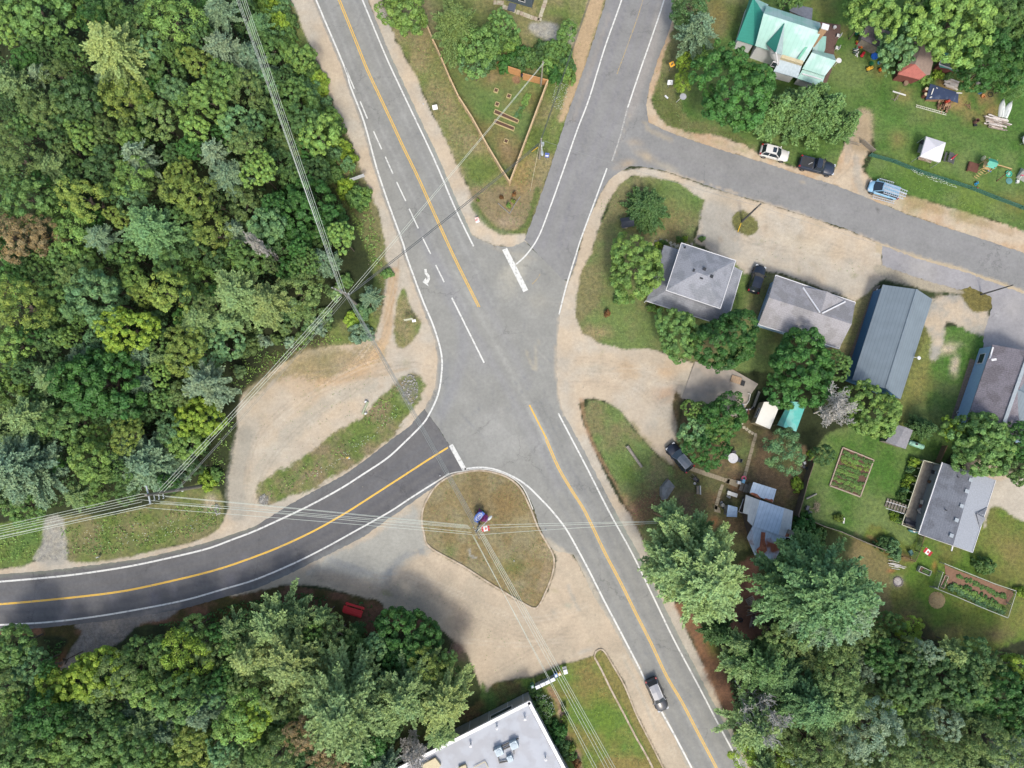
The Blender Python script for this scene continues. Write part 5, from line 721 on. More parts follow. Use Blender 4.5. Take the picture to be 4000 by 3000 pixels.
def vent(root, x, y, z, s=.35, m=None, name='roof_vent'):
    p = P(x, y, z); return MB(root).box((p.x, p.y, z+.09), (s, s, .22), -20).box((p.x, p.y, z+.23), (s*1.25, s*1.25, .05), -20).build(name, m or DARKM, root)
def window(root, c, d, rz, name='window'):           # c centre on the wall, d (width, depth, height)
    o = MB(root).box(c, d, rz).build(name, GLASS, root); f = MB(root); q = Matrix.Rotation(R(rz), 3, 'Z'); w_, t, h = d
    for s in (-1, 1): f.box(Vector(c)+q @ Vector((s*w_/2, 0, 0)), (.07, t+.05, h+.14), rz).box(Vector(c)+Vector((0, 0, s*h/2)), (w_+.1, t+.055, .07), rz)
    f.build('window_frame', WHT, o); return o
def ang(a, b): p, q = P(*a), P(*b); return math.degrees(math.atan2(q.y-p.y, q.x-p.x))
# --- 1 two-tier hip roof house
r1 = thing('house', 'two-tiered grey hip-roofed house in the corner lawn, four vents near its ridge', 'house', 2740, 1090, ang((2601,1134), (2814,1206)))
ez = 5.2; e = [(2661.5,949,ez),(2873.7,1018,ez),(2813.4,1206,ez),(2601,1134,ez)]; ra, rb_ = (2724,1064,6.9), (2761,1077,6.9)
roofpart(r1, 'upper_roof', [[e[0], e[1], rb_, ra], [e[1], e[2], rb_], [e[2], e[3], ra, rb_], [e[3], e[0], ra]], SHG); walls(r1, 'upper_wall', e, GREYW, .45)
lo = [(2594,957,2.5),(2899,1058,2.5),(2850,1226,2.5),(2800,1264,2.5),(2524,1176,2.5)]
up_ = [(2655,975,3.5),(2866,1040,3.5),(2815,1205,3.5),(2800,1210,3.5),(2596,1140,3.5)]
roofpart(r1, 'porch_roof', [[lo[i], lo[(i+1) % 5], up_[(i+1) % 5], up_[i]] for i in range(5)]+[up_], SHG); walls(r1, 'wall', lo, GREYW, 1.2, top=2.5)
trim(r1, [e[0], e[1], e[2], e[3], e[0]], .08, 'upper_eave'); trim(r1, [lo[4], lo[3], lo[2], lo[1]], .09, 'lower_eave')
for x, y in ((2711,1058),(2750,1052),(2739,1086),(2778,1081)): vent(r1, x, y, 6.45)
MB(r1).tube(P(2673,969,5.3), P(2673,969,5.3)+Vector((0, 0, .6)), .12).build('vent_pipe', DARKM, r1)
mb = MB(r1)
for x, y in ((2530,1168),(2840,1216),(2890,1062),(2600,963)): q = P(x, y, 0); q = P(x, y, 2.4); mb.tube((q.x, q.y, 0), (q.x, q.y, 2.45), .08)
mb.build('porch_post', WHT, r1)
for k, (x, y) in enumerate(((2655,1170),(2740,1195))): c = P(x, y, 1.4); window(r1, c+Vector((0, 0, 0)), (1.3, .12, 1.1), ang((2601,1134), (2814,1206)))
# --- 2 light grey gable house with white V trim
r2 = thing('house', 'light grey gabled house with a white V on its roof', 'house', 3160, 1220, ang((3030,1075), (3341,1181)))
ez = 2.9; rz_ = 4.7; a, b, c, d = (3030,1075,ez), (3341,1181,ez), (3277,1363,ez), (2962,1268,ez); u, v = (3003,1162,rz_), (3327,1266,rz_)
roofpart(r2, 'roof', [[a, b, v, u], [u, v, c, d]], SHL); walls(r2, 'wall', [a, b, c, d], BLUEW, .45); gable_end(r2, a, d, u, BLUEW); gable_end(r2, b, c, v, BLUEW)
g1, g2, gr, ga = (3136,1120,3.05), (3301,1176,3.05), (3231,1138,4.6), (3206,1222,4.75)
roofpart(r2, 'cross_gable', [[g1, gr, ga], [gr, g2, ga]], SHL, .1); trim(r2, [(3136,1124,3.2),(3202,1221,4.82)], .2, 'white_valley', dz=.05); trim(r2, [(3301,1179,3.2),(3211,1224,4.82)], .2, 'white_valley', dz=.05); trim(r2, [d, a, b, c, d], .09, 'eave')
for k in (.25, .7): q = P(*a).lerp(P(*d), k); q.z = 1.5; window(r2, q+(P(*b)-P(*a)).normalized()*.42, (1.1, .1, 1.0), ang((3030,1075), (2962,1268)))
# --- 3 long steel roof
r3 = thing('shop_building', 'long blue-grey steel-roofed building with deep blue side wall', 'building', 3490, 1330, ang((3449,1112), (3329,1482)))
ez = 3.1; rz_ = 4.7; a, b, c, d = (3449,1112,ez), (3642,1169,ez), (3518,1560,ez), (3329,1484,ez); u, v = (3582,1130,rz_), (3461,1518,rz_)
roofpart(r3, 'roof', [[a, u, v, d], [u, b, c, v]], SLATE); walls(r3, 'wall', [a, b, c, d], DBLUE, .3); gable_end(r3, a, b, u, DBLUE); gable_end(r3, d, c, v, DBLUE); trim(r3, [u, v], .3, 'ridge_cap', SLATE, dz=.04, h_=.05); trim(r3, [(3427,1128,.9),(3350,1375,.9)], .09, 'white_rail', dz=0)
MB(r3).tube(P(3570,1395,3.5), P(3588,1398,4.0), .05).ball(P(3590,1398,4.0), (.3, .3, .08)).build('satellite_dish', WHT, r3)
wk = MULCH = mat('mulch', A(124, 112, 98), .95, noise=.25, scale=4); struct(MB().pxprism([(3412,1122),(3440,1112),(3428,1140),(3345,1380),(3325,1400),(3318,1390)], -.02, .05).build('path', wk)); struct(MB().pxprism([(3790,1400),(3812,1410),(3742,1620),(3720,1662),(3715,1640)], -.02, .05).build('path', wk))
# --- 4 brown-grey shingle house at the east edge
r4 = thing('house', 'blue-walled house with brown-grey shingles, cut by the east edge', 'house', 3930, 1520, ang((3775,1654), (3878,1346)))
ez = 2.9; rz_ = 4.9; a, b, c, d = (3878,1346,ez), (4140,1440,ez), (4030,1735,ez), (3770,1662,ez); u, v = (4021,1372,rz_), (3905,1700,rz_)
roofpart(r4, 'roof', [[a, u, v, d], [u, b, c, v]], SHB); walls(r4, 'wall', [a, b, c, d], BLUEW, .15); gable_end(r4, a, b, u, BLUEW); gable_end(r4, d, c, v, BLUEW); trim(r4, [u, v], .5, 'ridge_cap', mat('pale ridge', A(170, 180, 184), .6), dz=.03, h_=.04)
roofpart(r4, 'cross_gable', [[(3972,1522,4.8),(4110,1580,4.8),(4080,1480,3.3),(4000,1478,4.6)], [(3972,1522,4.8),(4110,1580,4.8),(4060,1690,3.3),(3980,1640,4.2)]], SLATE, .08)
MB(r4).bar(P(3850,1415,1.2), P(3850,1415,1.2)+Vector((.05, 0, 0)), .05).build('vent_cap', WHT, r4)
q = P(*a).lerp(P(*d), .16); q.z = 1.3; window(r4, q+Vector((.12, 0, 0)), (1.5, .1, 1.2), ang((3775,1654), (3878,1346))); MB(r4).tube(P(3872,1402,3.2), P(3888,1404,3.9), .05).box(P(3882,1405,3.9), (.7, .3, .12), 10).build('antenna', WHT, r4)
trim(r4, [(3866,1400,3.0),(3878,1356,3.0)], .2, 'gutter')
# --- 5 deck bungalow
r5 = thing('house', 'grey shingled bungalow with a wooden deck and stairs on its west side', 'house', 3740, 1990, ang((3680,1805), (3889,1874)))
ez = 3.3; rz_ = 4.6; a, b, c, d = (3680,1806,ez), (3889,1875,ez), (3798,2158,ez), (3587,2085,ez); u, v = (3805,1846,rz_), (3723,2130,rz_)
roofpart(r5, 'roof', [[a, u, v, d]], SHD); roofpart(r5, 'east_roof', [[u, b, c, v]], mat('lit grey shingles', A(166, 172, 180), .9, noise=.14, scale=7, bump=.3, stripes=(0, .28, .12))); walls(r5, 'wall', [a, b, c, d], GREYW, .35); gable_end(r5, a, b, u, GREYW); gable_end(r5, d, c, v, GREYW); trim(r5, [a, d], .12, 'eave'); trim(r5, [d, c, b], .07, 'eave'); trim(r5, [(3721,2133,3.3),(3716,2152,3.3)], .16, 'downpipe')  # one shingle roof; lit east and shaded west slope put into the colour
roofpart(r5, 'porch_gable', [[(3858,1980,3.35),(3815,2007,4.2),(3846,2010,4.0)], [(3815,2007,4.2),(3828,2063,3.4),(3850,2024,3.6)]], SHG, .08)
for x, y in ((3788,1874),(3773,1918),(3753,1976),(3733,2031),(3713,2091)): vent(r5, x, y, 4.35, .42, mat('pale vent', A(176, 186, 192), .5))
for x, y in ((3739,1863),(3692,1992)): MB(r5).tube(P(x, y, 4.0), P(x, y, 4.0)+Vector((0, 0, .4)), .07).build('vent_pipe', DARKM, r5)
dk = MB(r5).prism([P(x, y, 1.1)[:2] for x, y in ((3608,1799),(3690,1822),(3606,2085),(3523,2050),(3536,2008),(3546,1985))], .95, 1.1).build('deck', GRWOOD, r5); tr = MB(r5)
for i in range(8): q = P(3606-i*9.0, 1812+i*28.5, .5); tr.tube((q.x, q.y, 0), (q.x, q.y, .95), .08)
tr.build('deck_post', GRWOOD, dk)
rl = MB(r5); RP = [(3688,1820),(3608,1798),(3546,1985)]; RP2 = [(3536,2008),(3523,2050),(3583,2072)]
for L_ in (RP, RP2):
    for p_, q_ in zip(L_[:-1], L_[1:]):
        for h_ in (1.35, 2.0): rl.bar(P(p_[0], p_[1], h_), P(q_[0], q_[1], h_), .1, .08)
        n = int((P(*p_)-P(*q_)).length/1.4)+1
        for k in range(n+1): t = k/n; q = P(p_[0]+(q_[0]-p_[0])*t, p_[1]+(q_[1]-p_[1])*t, 2.0); rl.tube((q.x, q.y, 1.1), (q.x, q.y, 2.0), .05, n=5)
rl.build('railing', mat('pale railing', A(206, 206, 178), .8), dk)
sb = MB(r5)
for k in range(7): q = P(3534-k*11.5, 1988-k*4.2, 1.0-k*.14); sb.box((q.x, q.y, .98-k*.14), (.30, 1.25, .08), ang((3459,1960), (3534,1990)))
sb.build('stair_tread', GRWOOD, r5); sr = MB(r5)
for (x0, y0, x1, y1) in ((3463,1958,3540,1982),(3460,1985,3532,2007)): sr.bar(P(x0, y0, .9), P(x1, y1, 1.95), .07, .07)
sr.build('stair_rail', WHT, r5)
# deck furniture
t = thing('barbecue', 'black barbecue grill on the weathered deck', 'barbecue', 3645, 1846, -17, 1.1); MB().box((0, 0, .5), (.6, .5, .7)).box((.65, 0, .75), (.5, .45, .04)).box((-.6, 0, .75), (.4, .45, .04)).build('body', DARKM, t); MB().lathe((0, 0, .86), [(.36, 0), (.34, .12), (.2, .22), (.01, .25)], 10).build('lid', mat('steel', A(150, 156, 158), .35, .6), t)
for i, (x, y, lab) in enumerate(((3596,1960,'upper pale patio chair on the deck'),(3586,1993,'lower pale patio chair on the deck'))):
    if i == 0:
        t = chair = thing('patio_chair', lab, 'chair', x, y, -10, 1.1, group='pale chairs on the deck'); CH = mat('pale cushion', A(206, 200, 192), .9)
        MB().box((0, 0, .42), (.58, .58, .12)).build('seat', CH, t); MB().box((-.27, 0, .68), (.1, .58, .5)).build('backrest', CH, t)
        for sx in (-1, 1):
            for sy in (-1, 1): MB().tube((sx*.24, sy*.24, 0), (sx*.24, sy*.24, .38), .025, n=5).build('leg', DARKM, t)
    else: t = copy_tree(chair); t.location = P(x, y, 1.1); t.rotation_euler.z = R(25); t['label'] = lab
t = thing('side_table', 'small round reddish table between the deck chairs', 'table', 3590, 1977, 0, 1.1); MB().lathe((0, 0, .4), [(.26, 0), (.28, .04)], 12).build('top', mat('terracotta', A(140, 96, 84)), t); MB().tube((0, 0, 0), (0, 0, .4), .05).build('leg', DARKM, t)
t = thing('sofa', 'dark outdoor sofa in the south corner of the deck', 'sofa', 3549, 2040, -20, 1.1); MB().box((0, 0, .3), (1.5, .7, .3)).build('seat', mat('dark cushion', A(66, 66, 74), .9), t); MB().box((0, -.32, .5), (1.5, .15, .5)).build('backrest', mat('dark cushion', A(66, 66, 74)), t)
t = thing('flower_pot', 'flower pot near the middle of the deck', 'pot', 3625, 1880, 0, 1.1); MB().lathe((0, 0, 0), [(.14, 0), (.2, .35)], 10).build('pot', mat('terracotta', A(140, 96, 84)), t); MB().ball((0, 0, .45), .26, 2, .25).build('flowers', TINT['rust'], t)
# --- 6 teal steel-roof house
r6 = thing('house', 'large many-gabled house with pale teal steel roofs and a brick chimney', 'house', 3070, 160, ang((2981,52), (3207,124)))
rz_ = 6.6; u, v = (2983,52,rz_), (3209,124,rz_)
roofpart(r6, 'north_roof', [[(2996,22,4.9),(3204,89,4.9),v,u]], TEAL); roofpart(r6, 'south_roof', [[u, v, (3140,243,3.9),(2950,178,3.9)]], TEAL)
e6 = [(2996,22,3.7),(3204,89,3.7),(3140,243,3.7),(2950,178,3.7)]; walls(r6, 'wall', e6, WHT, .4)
roofpart(r6, 'west_roof', [[(2929,-8,3.2),(2943,-10,4.4),(2983,52,5.0),(2950,178,3.3),(2878,155,2.8)]], TEAL_SHADE); walls(r6, 'west_wall', [(2929,-8,2.7),(2985,30,2.7),(2952,176,2.7),(2878,155,2.7)], WHT, .3)
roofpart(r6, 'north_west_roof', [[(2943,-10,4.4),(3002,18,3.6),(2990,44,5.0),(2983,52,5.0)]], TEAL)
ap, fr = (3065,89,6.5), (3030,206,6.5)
roofpart(r6, 'dormer_west_roof', [[ap, fr, (2994,170,4.6)]], TEAL_SHADE, .1); roofpart(r6, 'dormer_east_roof', [[ap, (3056,214,5.0), fr]], mat('grey steel roof', A(186, 206, 206), .5, stripes=(0, .38, .1)), .1)
MB(r6).add([P(2996,168,4.55), P(3054,212,4.9), P(3030,207,6.4)], [(0, 1, 2)]).add([P(2996,170,4.5), P(3054,214,4.85), P(3037,254,3.2), P(3010,220,3.2)], [(0, 3, 2, 1)]).build('dormer_wall', WHT, r6); trim(r6, [(3012,212,5.0),(3031,206,6.5),(3037,252,4.9)], .14, 'bargeboard')
roofpart(r6, 'porch_roof', [[(3050,224,3.6),(3135,247,3.6),(3116,305,2.6),(3022,278,2.6)]], mat('lilac steel roof', A(176, 196, 206), .5, stripes=(0, .38, .14))); MB(r6).bar(P(3050,222,3.8), P(3135,248,3.8), .5, .5).build('parapet', CREAM, r6)
roofpart(r6, 'east_wing_roof', [[(3171,205,4.6),(3267,238,4.6),(3222,297,3.4),(3134,268,3.4)], [(3171,205,4.6),(3182,196,4.1),(3258,214,3.6),(3267,238,4.6)]], TEAL); roofpart(r6, 'south_porch_roof', [[(3134,272,3.1),(3222,298,3.1),(3208,338,2.4),(3115,306,2.4)]], TEAL)
walls(r6, 'wing_wall', [(3171,205,2.4),(3258,214,2.4),(3212,330,2.4),(3115,300,2.4)], WHT, .35, top=2.9); walls(r6, 'porch_wall', [(3050,224,2.4),(3135,247,2.4),(3116,305,2.4),(3022,278,2.4)], WHT, .5)
roofpart(r6, 'lean_to_roof', [[(3186,140,3.4),(3228,142,2.7),(3224,190,2.7),(3214,217,2.7),(3172,203,3.4)]], TEAL); trim(r6, [(3190,122,6.0),(3118,232,4.3)], .35, 'valley_flashing', mat('green flashing', A(110, 190, 160), .5), dz=.05, h_=.05)
ch = MB(r6); q = P(3190,150,4.5); q2 = P(3175,172,3); ch.box((q.x-.2, q.y-.2, 3.8), (.9, .7, 7.6), -17).build('chimney', BRICK, r6); MB(r6).box((q.x-.2, q.y-.2, 7.66), (1.0, .8, .12), -17).build('chimney_cap', WHT, r6)
window(r6, P(3037,236,3.9)+Vector((-.05, -.1, -.9)), (.9, .1, 1.1), -17)
dk = MB(r6).pxprism([(3171,80),(3284,97),(3282,130),(3262,180),(3258,217),(3216,200),(3222,142),(3205,120)], .3, .45).build('deck', BRWOOD, r6)
MB(r6).pxprism([(3228,294),(3240,262),(3252,268),(3220,345),(3198,336)], .3, .42).build('side_deck', BRWOOD, r6)
s6 = thing('shed', 'flat dark grey shed roof north of the teal-roofed house', 'shed', 3110, 50, -17); roofpart(s6, 'roof', [[(3083,40,2.5),(3100,16,2.5),(3175,32,2.5),(3171,82,2.5)]], mat('dark membrane', A(116, 122, 134), .9, noise=.15)); walls(s6, 'wall', [(3083,40,2.4),(3100,16,2.4),(3175,32,2.4),(3171,82,2.4)], GRWOOD, .25)
for x, y, lab in ((3271,145,'upper white chair on the brown deck edge'),(3266,193,'lower white chair on the brown deck edge')):
    if y < 160:
        t = c0 = thing('garden_chair', lab, 'chair', x, y, -20, .45, group='white chairs beside the brown deck'); WP = mat('white plastic', A(236, 236, 230), .4)
        MB().box((0, 0, .42), (.5, .5, .06)).build('seat', WP, t); MB().box((.24, 0, .68), (.06, .5, .5)).build('backrest', WP, t)
        for sx in (-1, 1):
            for sy in (-1, 1): MB().tube((sx*.21, sy*.21, 0), (sx*.21, sy*.21, .4), .025, n=5).build('leg', WP, t)
    else: t = copy_tree(c0); t.location = P(x, y, .45); t['label'] = lab
t = thing('planter', 'white round planter on the brown deck', 'planter', 3258, 110, 0, .45); MB().lathe((0, 0, 0), [(.2, 0), (.26, .35), (.2, .34), (.18, .3)], 12).build('pot', WP, t)
t = thing('patio_set', 'white dish and tripod at the south-east corner of the teal-roofed house', 'satellite dish', 3258, 258, 20); MB().tube((0, 0, 0), (0, 0, 1.4), .04).build('pole', WHT, t); MB().lathe((0, 0, 1.35), [(.02, 0), (.3, .06), (.42, .2)], 12).build('dish', WHT, t)
# --- 7 rusty shack
RUST = A(156, 92, 64); TIN = mat('corrugated tin', A(192, 216, 236), .5, noise=.08, scale=1.5, stripes=(0, .5, .3), spec=.5); TINR = mat('rusting tin', A(190, 212, 230), .5, noise=.1, scale=1.5, stripes=(0, .5, .25), col2=RUST, n2s=.34, n2t=.56); TING = mat('dull tin', A(194, 202, 202), .6, noise=.08, scale=2, stripes=(0, .5, .12)); RUSTM = mat('rusty sheet', RUST, .85, noise=.25, scale=3, col2=A(176, 112, 80), n2s=1.5)
r7 = thing('cabin', 'tin-roofed cabin with rust patches between the big pines', 'cabin', 2990, 2020, ang((2914,1933), (3097,1995)))
roofpart(r7, 'north_roof', [[(2943,1883,2.9),(3033,1911,2.9),(3019,1962,2.5),(2928,1927,2.5)]], TIN); roofpart(r7, 'rust_patch', [[(2928,1926,2.56),(2940,1924,2.58),(2958,1930,2.6),(2972,1945,2.58),(2970,1951,2.56)]], RUSTM, .03); roofpart(r7, 'rust_patch', [[(2984,1949,2.58),(2992,1946,2.58),(3005,1951,2.58),(3021,1948,2.58),(3018,1963,2.55)]], RUSTM, .03)
roofpart(r7, 'west_roof', [[(2914,1933,2.7),(2969,1954,3.3),(2940,2055,3.3),(2920,2035,3.1),(2922,2010,3.0),(2902,2004,2.6)]], TING); roofpart(r7, 'main_roof', [[(2968,1953,3.34),(3064,1985,3.34),(3042,2090,3.0),(2942,2056,3.0)]], TIN); roofpart(r7, 'east_roof', [[(3063,1984,3.3),(3098,1996,2.9),(3086,2103,2.7),(3041,2090,3.02)]], TING)
roofpart(r7, 'south_roof', [[(2941,2053,2.95),(3072,2098,2.7),(3028,2190,2.3),(2950,2172,2.3),(2918,2100,2.5)]], TINR); roofpart(r7, 'rust_patch', [[(2974,2078,2.9),(2990,2080,2.9),(2988,2110,2.8),(2997,2150,2.65),(2975,2172,2.55),(2958,2165,2.55),(2955,2146,2.6),(2968,2135,2.7)]], RUSTM, .03)
roofpart(r7, 'rust_patch', [[(3068,2080,2.85),(3082,2076,2.83),(3084,2098,2.8),(3064,2096,2.85)]], RUSTM, .03)
walls(r7, 'wall', [(2916,1935,2.5),(3096,1996,2.5),(3072,2096,2.5),(3028,2184,2.5),(2952,2168,2.5),(2905,2006,2.5)], mat('dark boards', A(92, 80, 70), .9), .35, top=2.3); walls(r7, 'north_wall', [(2943,1883,2.3),(3033,1911,2.3),(3019,1962,2.3),(2928,1927,2.3)], GRWOOD, .2); q = P(3086,2078,2.7); MB(r7).box((q.x, q.y, 2.9), (.9, .6, .9), -17).build('chimney', GRWOOD, r7)
t = thing('shed', 'small blue tin roof left of the rusty cabin', 'shed', 2860, 1997, -17); roofpart(t, 'roof', [[(2844,1972,2.0),(2881,1982,2.0),(2879,2020,1.8),(2838,2018,1.8)]], mat('blue tin', A(128, 160, 192), .5, stripes=(0, .2, .2))); walls(t, 'wall', [(2844,1972,1.8),(2881,1982,1.8),(2879,2020,1.8),(2838,2018,1.8)], GRWOOD, .15)
t = thing('screen_frame', 'black glazed screen frame lying by the cabin wall', 'frame', 2899, 1976, 68, .3); MB().box((0, 0, .35), (1.9, .45, .06)).build('pane', mat('black mesh', A(34, 36, 38), .6), t); f_ = MB(); 
for s in (-1, 1): f_.box((s*.97, 0, .35), (.08, .6, .1)).box((0, s*.28, .35), (2.0, .07, .1))
f_.build('frame', WHT, t)
t = thing('porch_steps', 'weathered wooden landing in front of the cabin', 'steps', 2900, 1903, -17); MB().box((-.25, 0, .3), (.5, 1.1, .1)).box((.45, 0, .45), (.75, 1.2, .12)).box((1.2, .1, .5), (.6, 1.1, .1)).build('boards', GRWOOD, t)
for x, y, lab in ((2882,1884,'pale blue storage box on the landing'),): t = thing('storage_box', lab, 'box', x+14, y-6, -17); MB().box((0, 0, .5), (.35, .5, 1.0)).box((0, 0, 1.02), (.4, .55, .06)).build('box', mat('light blue plastic', A(120, 180, 214), .5), t)
t = thing('pink_float', 'pink inflatable on the cabin landing', 'float', 2906, 1868, 0, .9)
tv = []; 
for i in range(16):
    a0 = i/16*6.283; a1 = (i+1)/16*6.283; tv.append(((math.cos(a0)*.28, math.sin(a0)*.28, 0), (math.cos(a1)*.28, math.sin(a1)*.28, 0)))
mb = MB(); [mb.tube(p, q, .09, n=6) for p, q in tv]; mb.build('ring', mat('pink plastic', A(226, 96, 130), .4), t)
t = thing('white_cushion', 'white box beside the cabin path end', 'box', 2882, 1884, -10); MB().box((0, 0, .3), (.45, .4, .6)).box((0, 0, .62), (.5, .45, .05)).build('box', WP, t)
t = thing('lounge_chair', 'white sun lounger in front of the cabin', 'lounger', 2860, 1930, -18); MB().box((0, 0, .32), (1.35, .55, .08)).build('seat', WP, t); MB().box((-.65, 0, .48), (.45, .55, .08)).build('backrest', WP, t)
for sx in (-1, 1):
    for sy in (-1, 1): MB().tube((sx*.5, sy*.22, 0), (sx*.5, sy*.22, .3), .03, n=5).build('leg', WP, t)
for x, y, lab in ((2841,1938,'left white bucket beside the sun lounger'),(2848,1942,'right white bucket beside the sun lounger'),(2817,1962,'white bucket at the end of the red path')):
    t = thing('bucket', lab, 'bucket', x, y); MB().lathe((0, 0, 0), [(.13, 0), (.16, .3), (.14, .3), (.12, .04)], 10).build('pail', WP, t)
t = thing('grey_barrel', 'round grey barrel beside the blue tin shed', 'barrel', 2818, 1971); MB().lathe((0, 0, 0), [(.27, 0), (.3, .4), (.27, .8)], 12).build('drum', mat('grey plastic', A(132, 134, 128), .6), t)
t = thing('cart', 'pale box cart beside the blue tin shed', 'cart', 2834, 1981, -15); MB().box((0, 0, .45), (.6, .5, .35)).build('box', mat('pale board', A(170, 166, 140), .8), t); MB().tube((-.35, -.28, .2), (-.35, .28, .2), .2).build('wheel', DARKM, t)
# --- 8 sheds in the north-east yard
t = thing('shed', 'long dark shed with a dull ridge at the edge of the maples', 'shed', 3420, 140, -17); a, b, c, d = (3381,97,2.3), (3482,124,2.3), (3440,190,2.1), (3364,150,2.1); u, v = (3378,116,2.8), (3470,141,2.8); roofpart(t, 'roof', [[u, v, c, d]], mat('purple grey shingles', A(104, 98, 104), .9, noise=.15, stripes=(1, .25, .15))); roofpart(t, 'north_roof', [[a, b, v, u]], mat('dusty shingles', A(140, 128, 116), .9, noise=.2)); walls(t, 'wall', [a, b, c, d], GRWOOD, .25, top=2.05)
t = thing('shed', 'red and brown roofed shed under the huge maple', 'shed', 3580, 240, ang((3575,250), (3601,173))); u, v = (3601,170,3.6), (3575,250,3.6); roofpart(t, 'roof', [[u, (3657,197,2.6),(3633,291,2.6),(3618,293,2.7),v]], mat('mauve shingles', A(168, 148, 136), .9, noise=.12, stripes=(0, .25, .2))); roofpart(t, 'west_roof', [[u, v, (3524,250,2.5),(3552,150,2.6)]], mat('grey brown shingles', A(150, 140, 132), .9, noise=.12)); roofpart(t, 'red_roof', [[v, (3618,293,2.7),(3594,310,2.2),(3507,289,2.2),(3524,250,2.55)]], mat('faded red shingles', A(184, 110, 100), .9, noise=.12, stripes=(1, .25, .18)))
walls(t, 'wall', [(3552,155,2.2),(3655,198,2.2),(3630,290,2.2),(3594,306,2.2),(3510,288,2.2)], mat('red brown boards', A(120, 66, 56), .9), .25)
t = thing('shed', 'turquoise shed with a grey felt roof panel', 'shed', 3715, 245, -20); a, b, c, d = (3686,216,2.4), (3762,242,2.4), (3743,277,2.1), (3668,251,2.1); roofpart(t, 'roof', [[a, b, c, d]], mat('grey felt', A(118, 126, 120), .9, noise=.15, col2=A(150, 110, 96), n2s=1.6, n2t=.66)); trim(t, [a, b, c, d, a], .1, 'white_edge'); TQ = mat('turquoise tarp', A(92, 190, 180), .6); roofpart(t, 'tarp_flap', [[(3686,216,2.42),(3683,203,2.2),(3722,212,2.2),(3764,234,2.2),(3763,243,2.4)]], TQ, .04); roofpart(t, 'tarp_flap', [[(3668,251,2.1),(3743,278,2.1),(3738,284,1.4),(3700,268,1.5),(3672,262,1.4)]], TQ, .04); walls(t, 'wall', [a, b, c, d], mat('red brown boards', A(120, 66, 56)), .2)
# --- 9 white flat-roofed building
MEMB = mat('roof membrane', A(196, 200, 206), .85, noise=.04, scale=.8, col2=A(188, 190, 194), n2s=.5); FAC = mat('grey facade', A(158, 160, 154), .7, noise=.04, scale=1, stripes=(0, 2.4, .12)); r9 = thing('flat_roof_building', 'large flat-roofed white-edged building cut by the south edge', 'building', 2067, 2746, ang((1564,3000), (2067,2746)))
hz = 4.1; c0 = P(2067.5,2745.6,hz); dirL = (P(1564,3000,hz)-c0).normalized(); dirR = (P(2202,3000,hz)-c0).normalized(); LX, LY = 24.5, 20; K = [c0, c0+dirR*LY, c0+dirR*LY+dirL*LX, c0+dirL*LX]
MB(r9).prism([(k.x, k.y) for k in K], 0, hz-.35).build('wall', FAC, r9)
mb = MB(r9); mb.prism([(k.x, k.y) for k in [c0+dirL*.3+dirR*.3, c0+dirR*(LY-.3)+dirL*.3, c0+dirR*(LY-.3)+dirL*(LX-.3), c0+dirL*(LX-.3)+dirR*.3]], hz-.34, hz-.12).build('roof', MEMB, r9)
mb = MB(r9); 
for p_, q_ in ((c0-dirL*.12, c0+dirL*LX), (c0-dirR*.12, c0+dirR*LY)): mb.bar(p_+Vector((0, 0, -.2)), q_+Vector((0, 0, -.2)), .46, .44)
mb.build('parapet', mat('white parapet', A(250, 250, 250), .5, noise=.02), r9)
rzL = math.degrees(math.atan2(dirL.y, dirL.x)); rzR = math.degrees(math.atan2(dirR.y, dirR.x))
for d0, wd in ((2.6, 3.3), (17.8, 4.2)): window(r9, Vector((c0.x, c0.y, 2.6))+dirL*(d0+wd/2), (wd, .12, 1.2), rzL, 'window')
for d0 in (1.9, 7.2, 12.4): window(r9, Vector((c0.x, c0.y, 2.5))+dirR*(d0+1.9), (3.6, .12, .9), rzR, 'window')
mb = MB(r9)
for k in (.9, 3.3, 6.2, 9.2): q = c0+dirL*k; mb.box((q.x, q.y, 1.9), (.05, .1, 3.7), rzL)
mb.build('panel_joint', WHT, r9)
def unit_(x, y, s=(1.0, .95, .85), m=None, lab='hvac_unit', z=hz):
    p = P(x, y, z+s[2]); o = MB(r9).box((p.x, p.y, z-.1+s[2]/2), s, rzL).build(lab, mat('hvac steel', A(196, 214, 224), .5), r9); MB(r9).lathe((p.x, p.y, z-.1+s[2]), [(s[0]*.36, 0), (s[0]*.36, .05), (s[0]*.05, .06)], 12).build('fan', mat('hvac fan', A(178, 196, 206), .5), o); return o
unit_(1949,2940); unit_(2008,2914); unit_(1992,2967, (.75, .75, .6))
mb = MB(r9)
for a_, b_ in (((1926,2932),(2026,2884)),((1945,2952),(1950,2975)),((1950,2980),(1985,2972)),((2006,2920),(2008,2945)),((1960,2930),(2000,2912))): mb.bar(P(*a_, hz+.15), P(*b_, hz+.15), .12, .25)
mb.build('duct_rail', DARKM, r9)
for x, y in ((2051,2810),(1838,2915),(2132,2968),(1941,2846)):
    p = P(x, y, hz+.6); MB(r9).tube((p.x, p.y, hz-.1), (p.x, p.y, hz+.55), .09).lathe((p.x, p.y, hz+.5), [(.2, 0), (.2, .12), (.02, .2)], 10).build('roof_vent', WHT, r9)
MB(r9).pxprism([(1645,2990),(1700,2962),(1722,2990),(1700,3020),(1650,3020)], hz-.1, hz+.35).build('roof_hatch', CREAM, r9); MB(r9).pxprism([(1790,3000),(1818,2988),(1826,3010),(1800,3020)], hz-.1, hz+.35).build('roof_hatch', CREAM, r9); mb = MB(r9); [mb.bar(P(*p_, hz+.1), P(*q_, hz+.1), .08, .08) for p_, q_ in (((1850,2998),(1895,2975)),((1895,2975),(1908,3000)))]; mb.build('pipe', CREAM, r9)
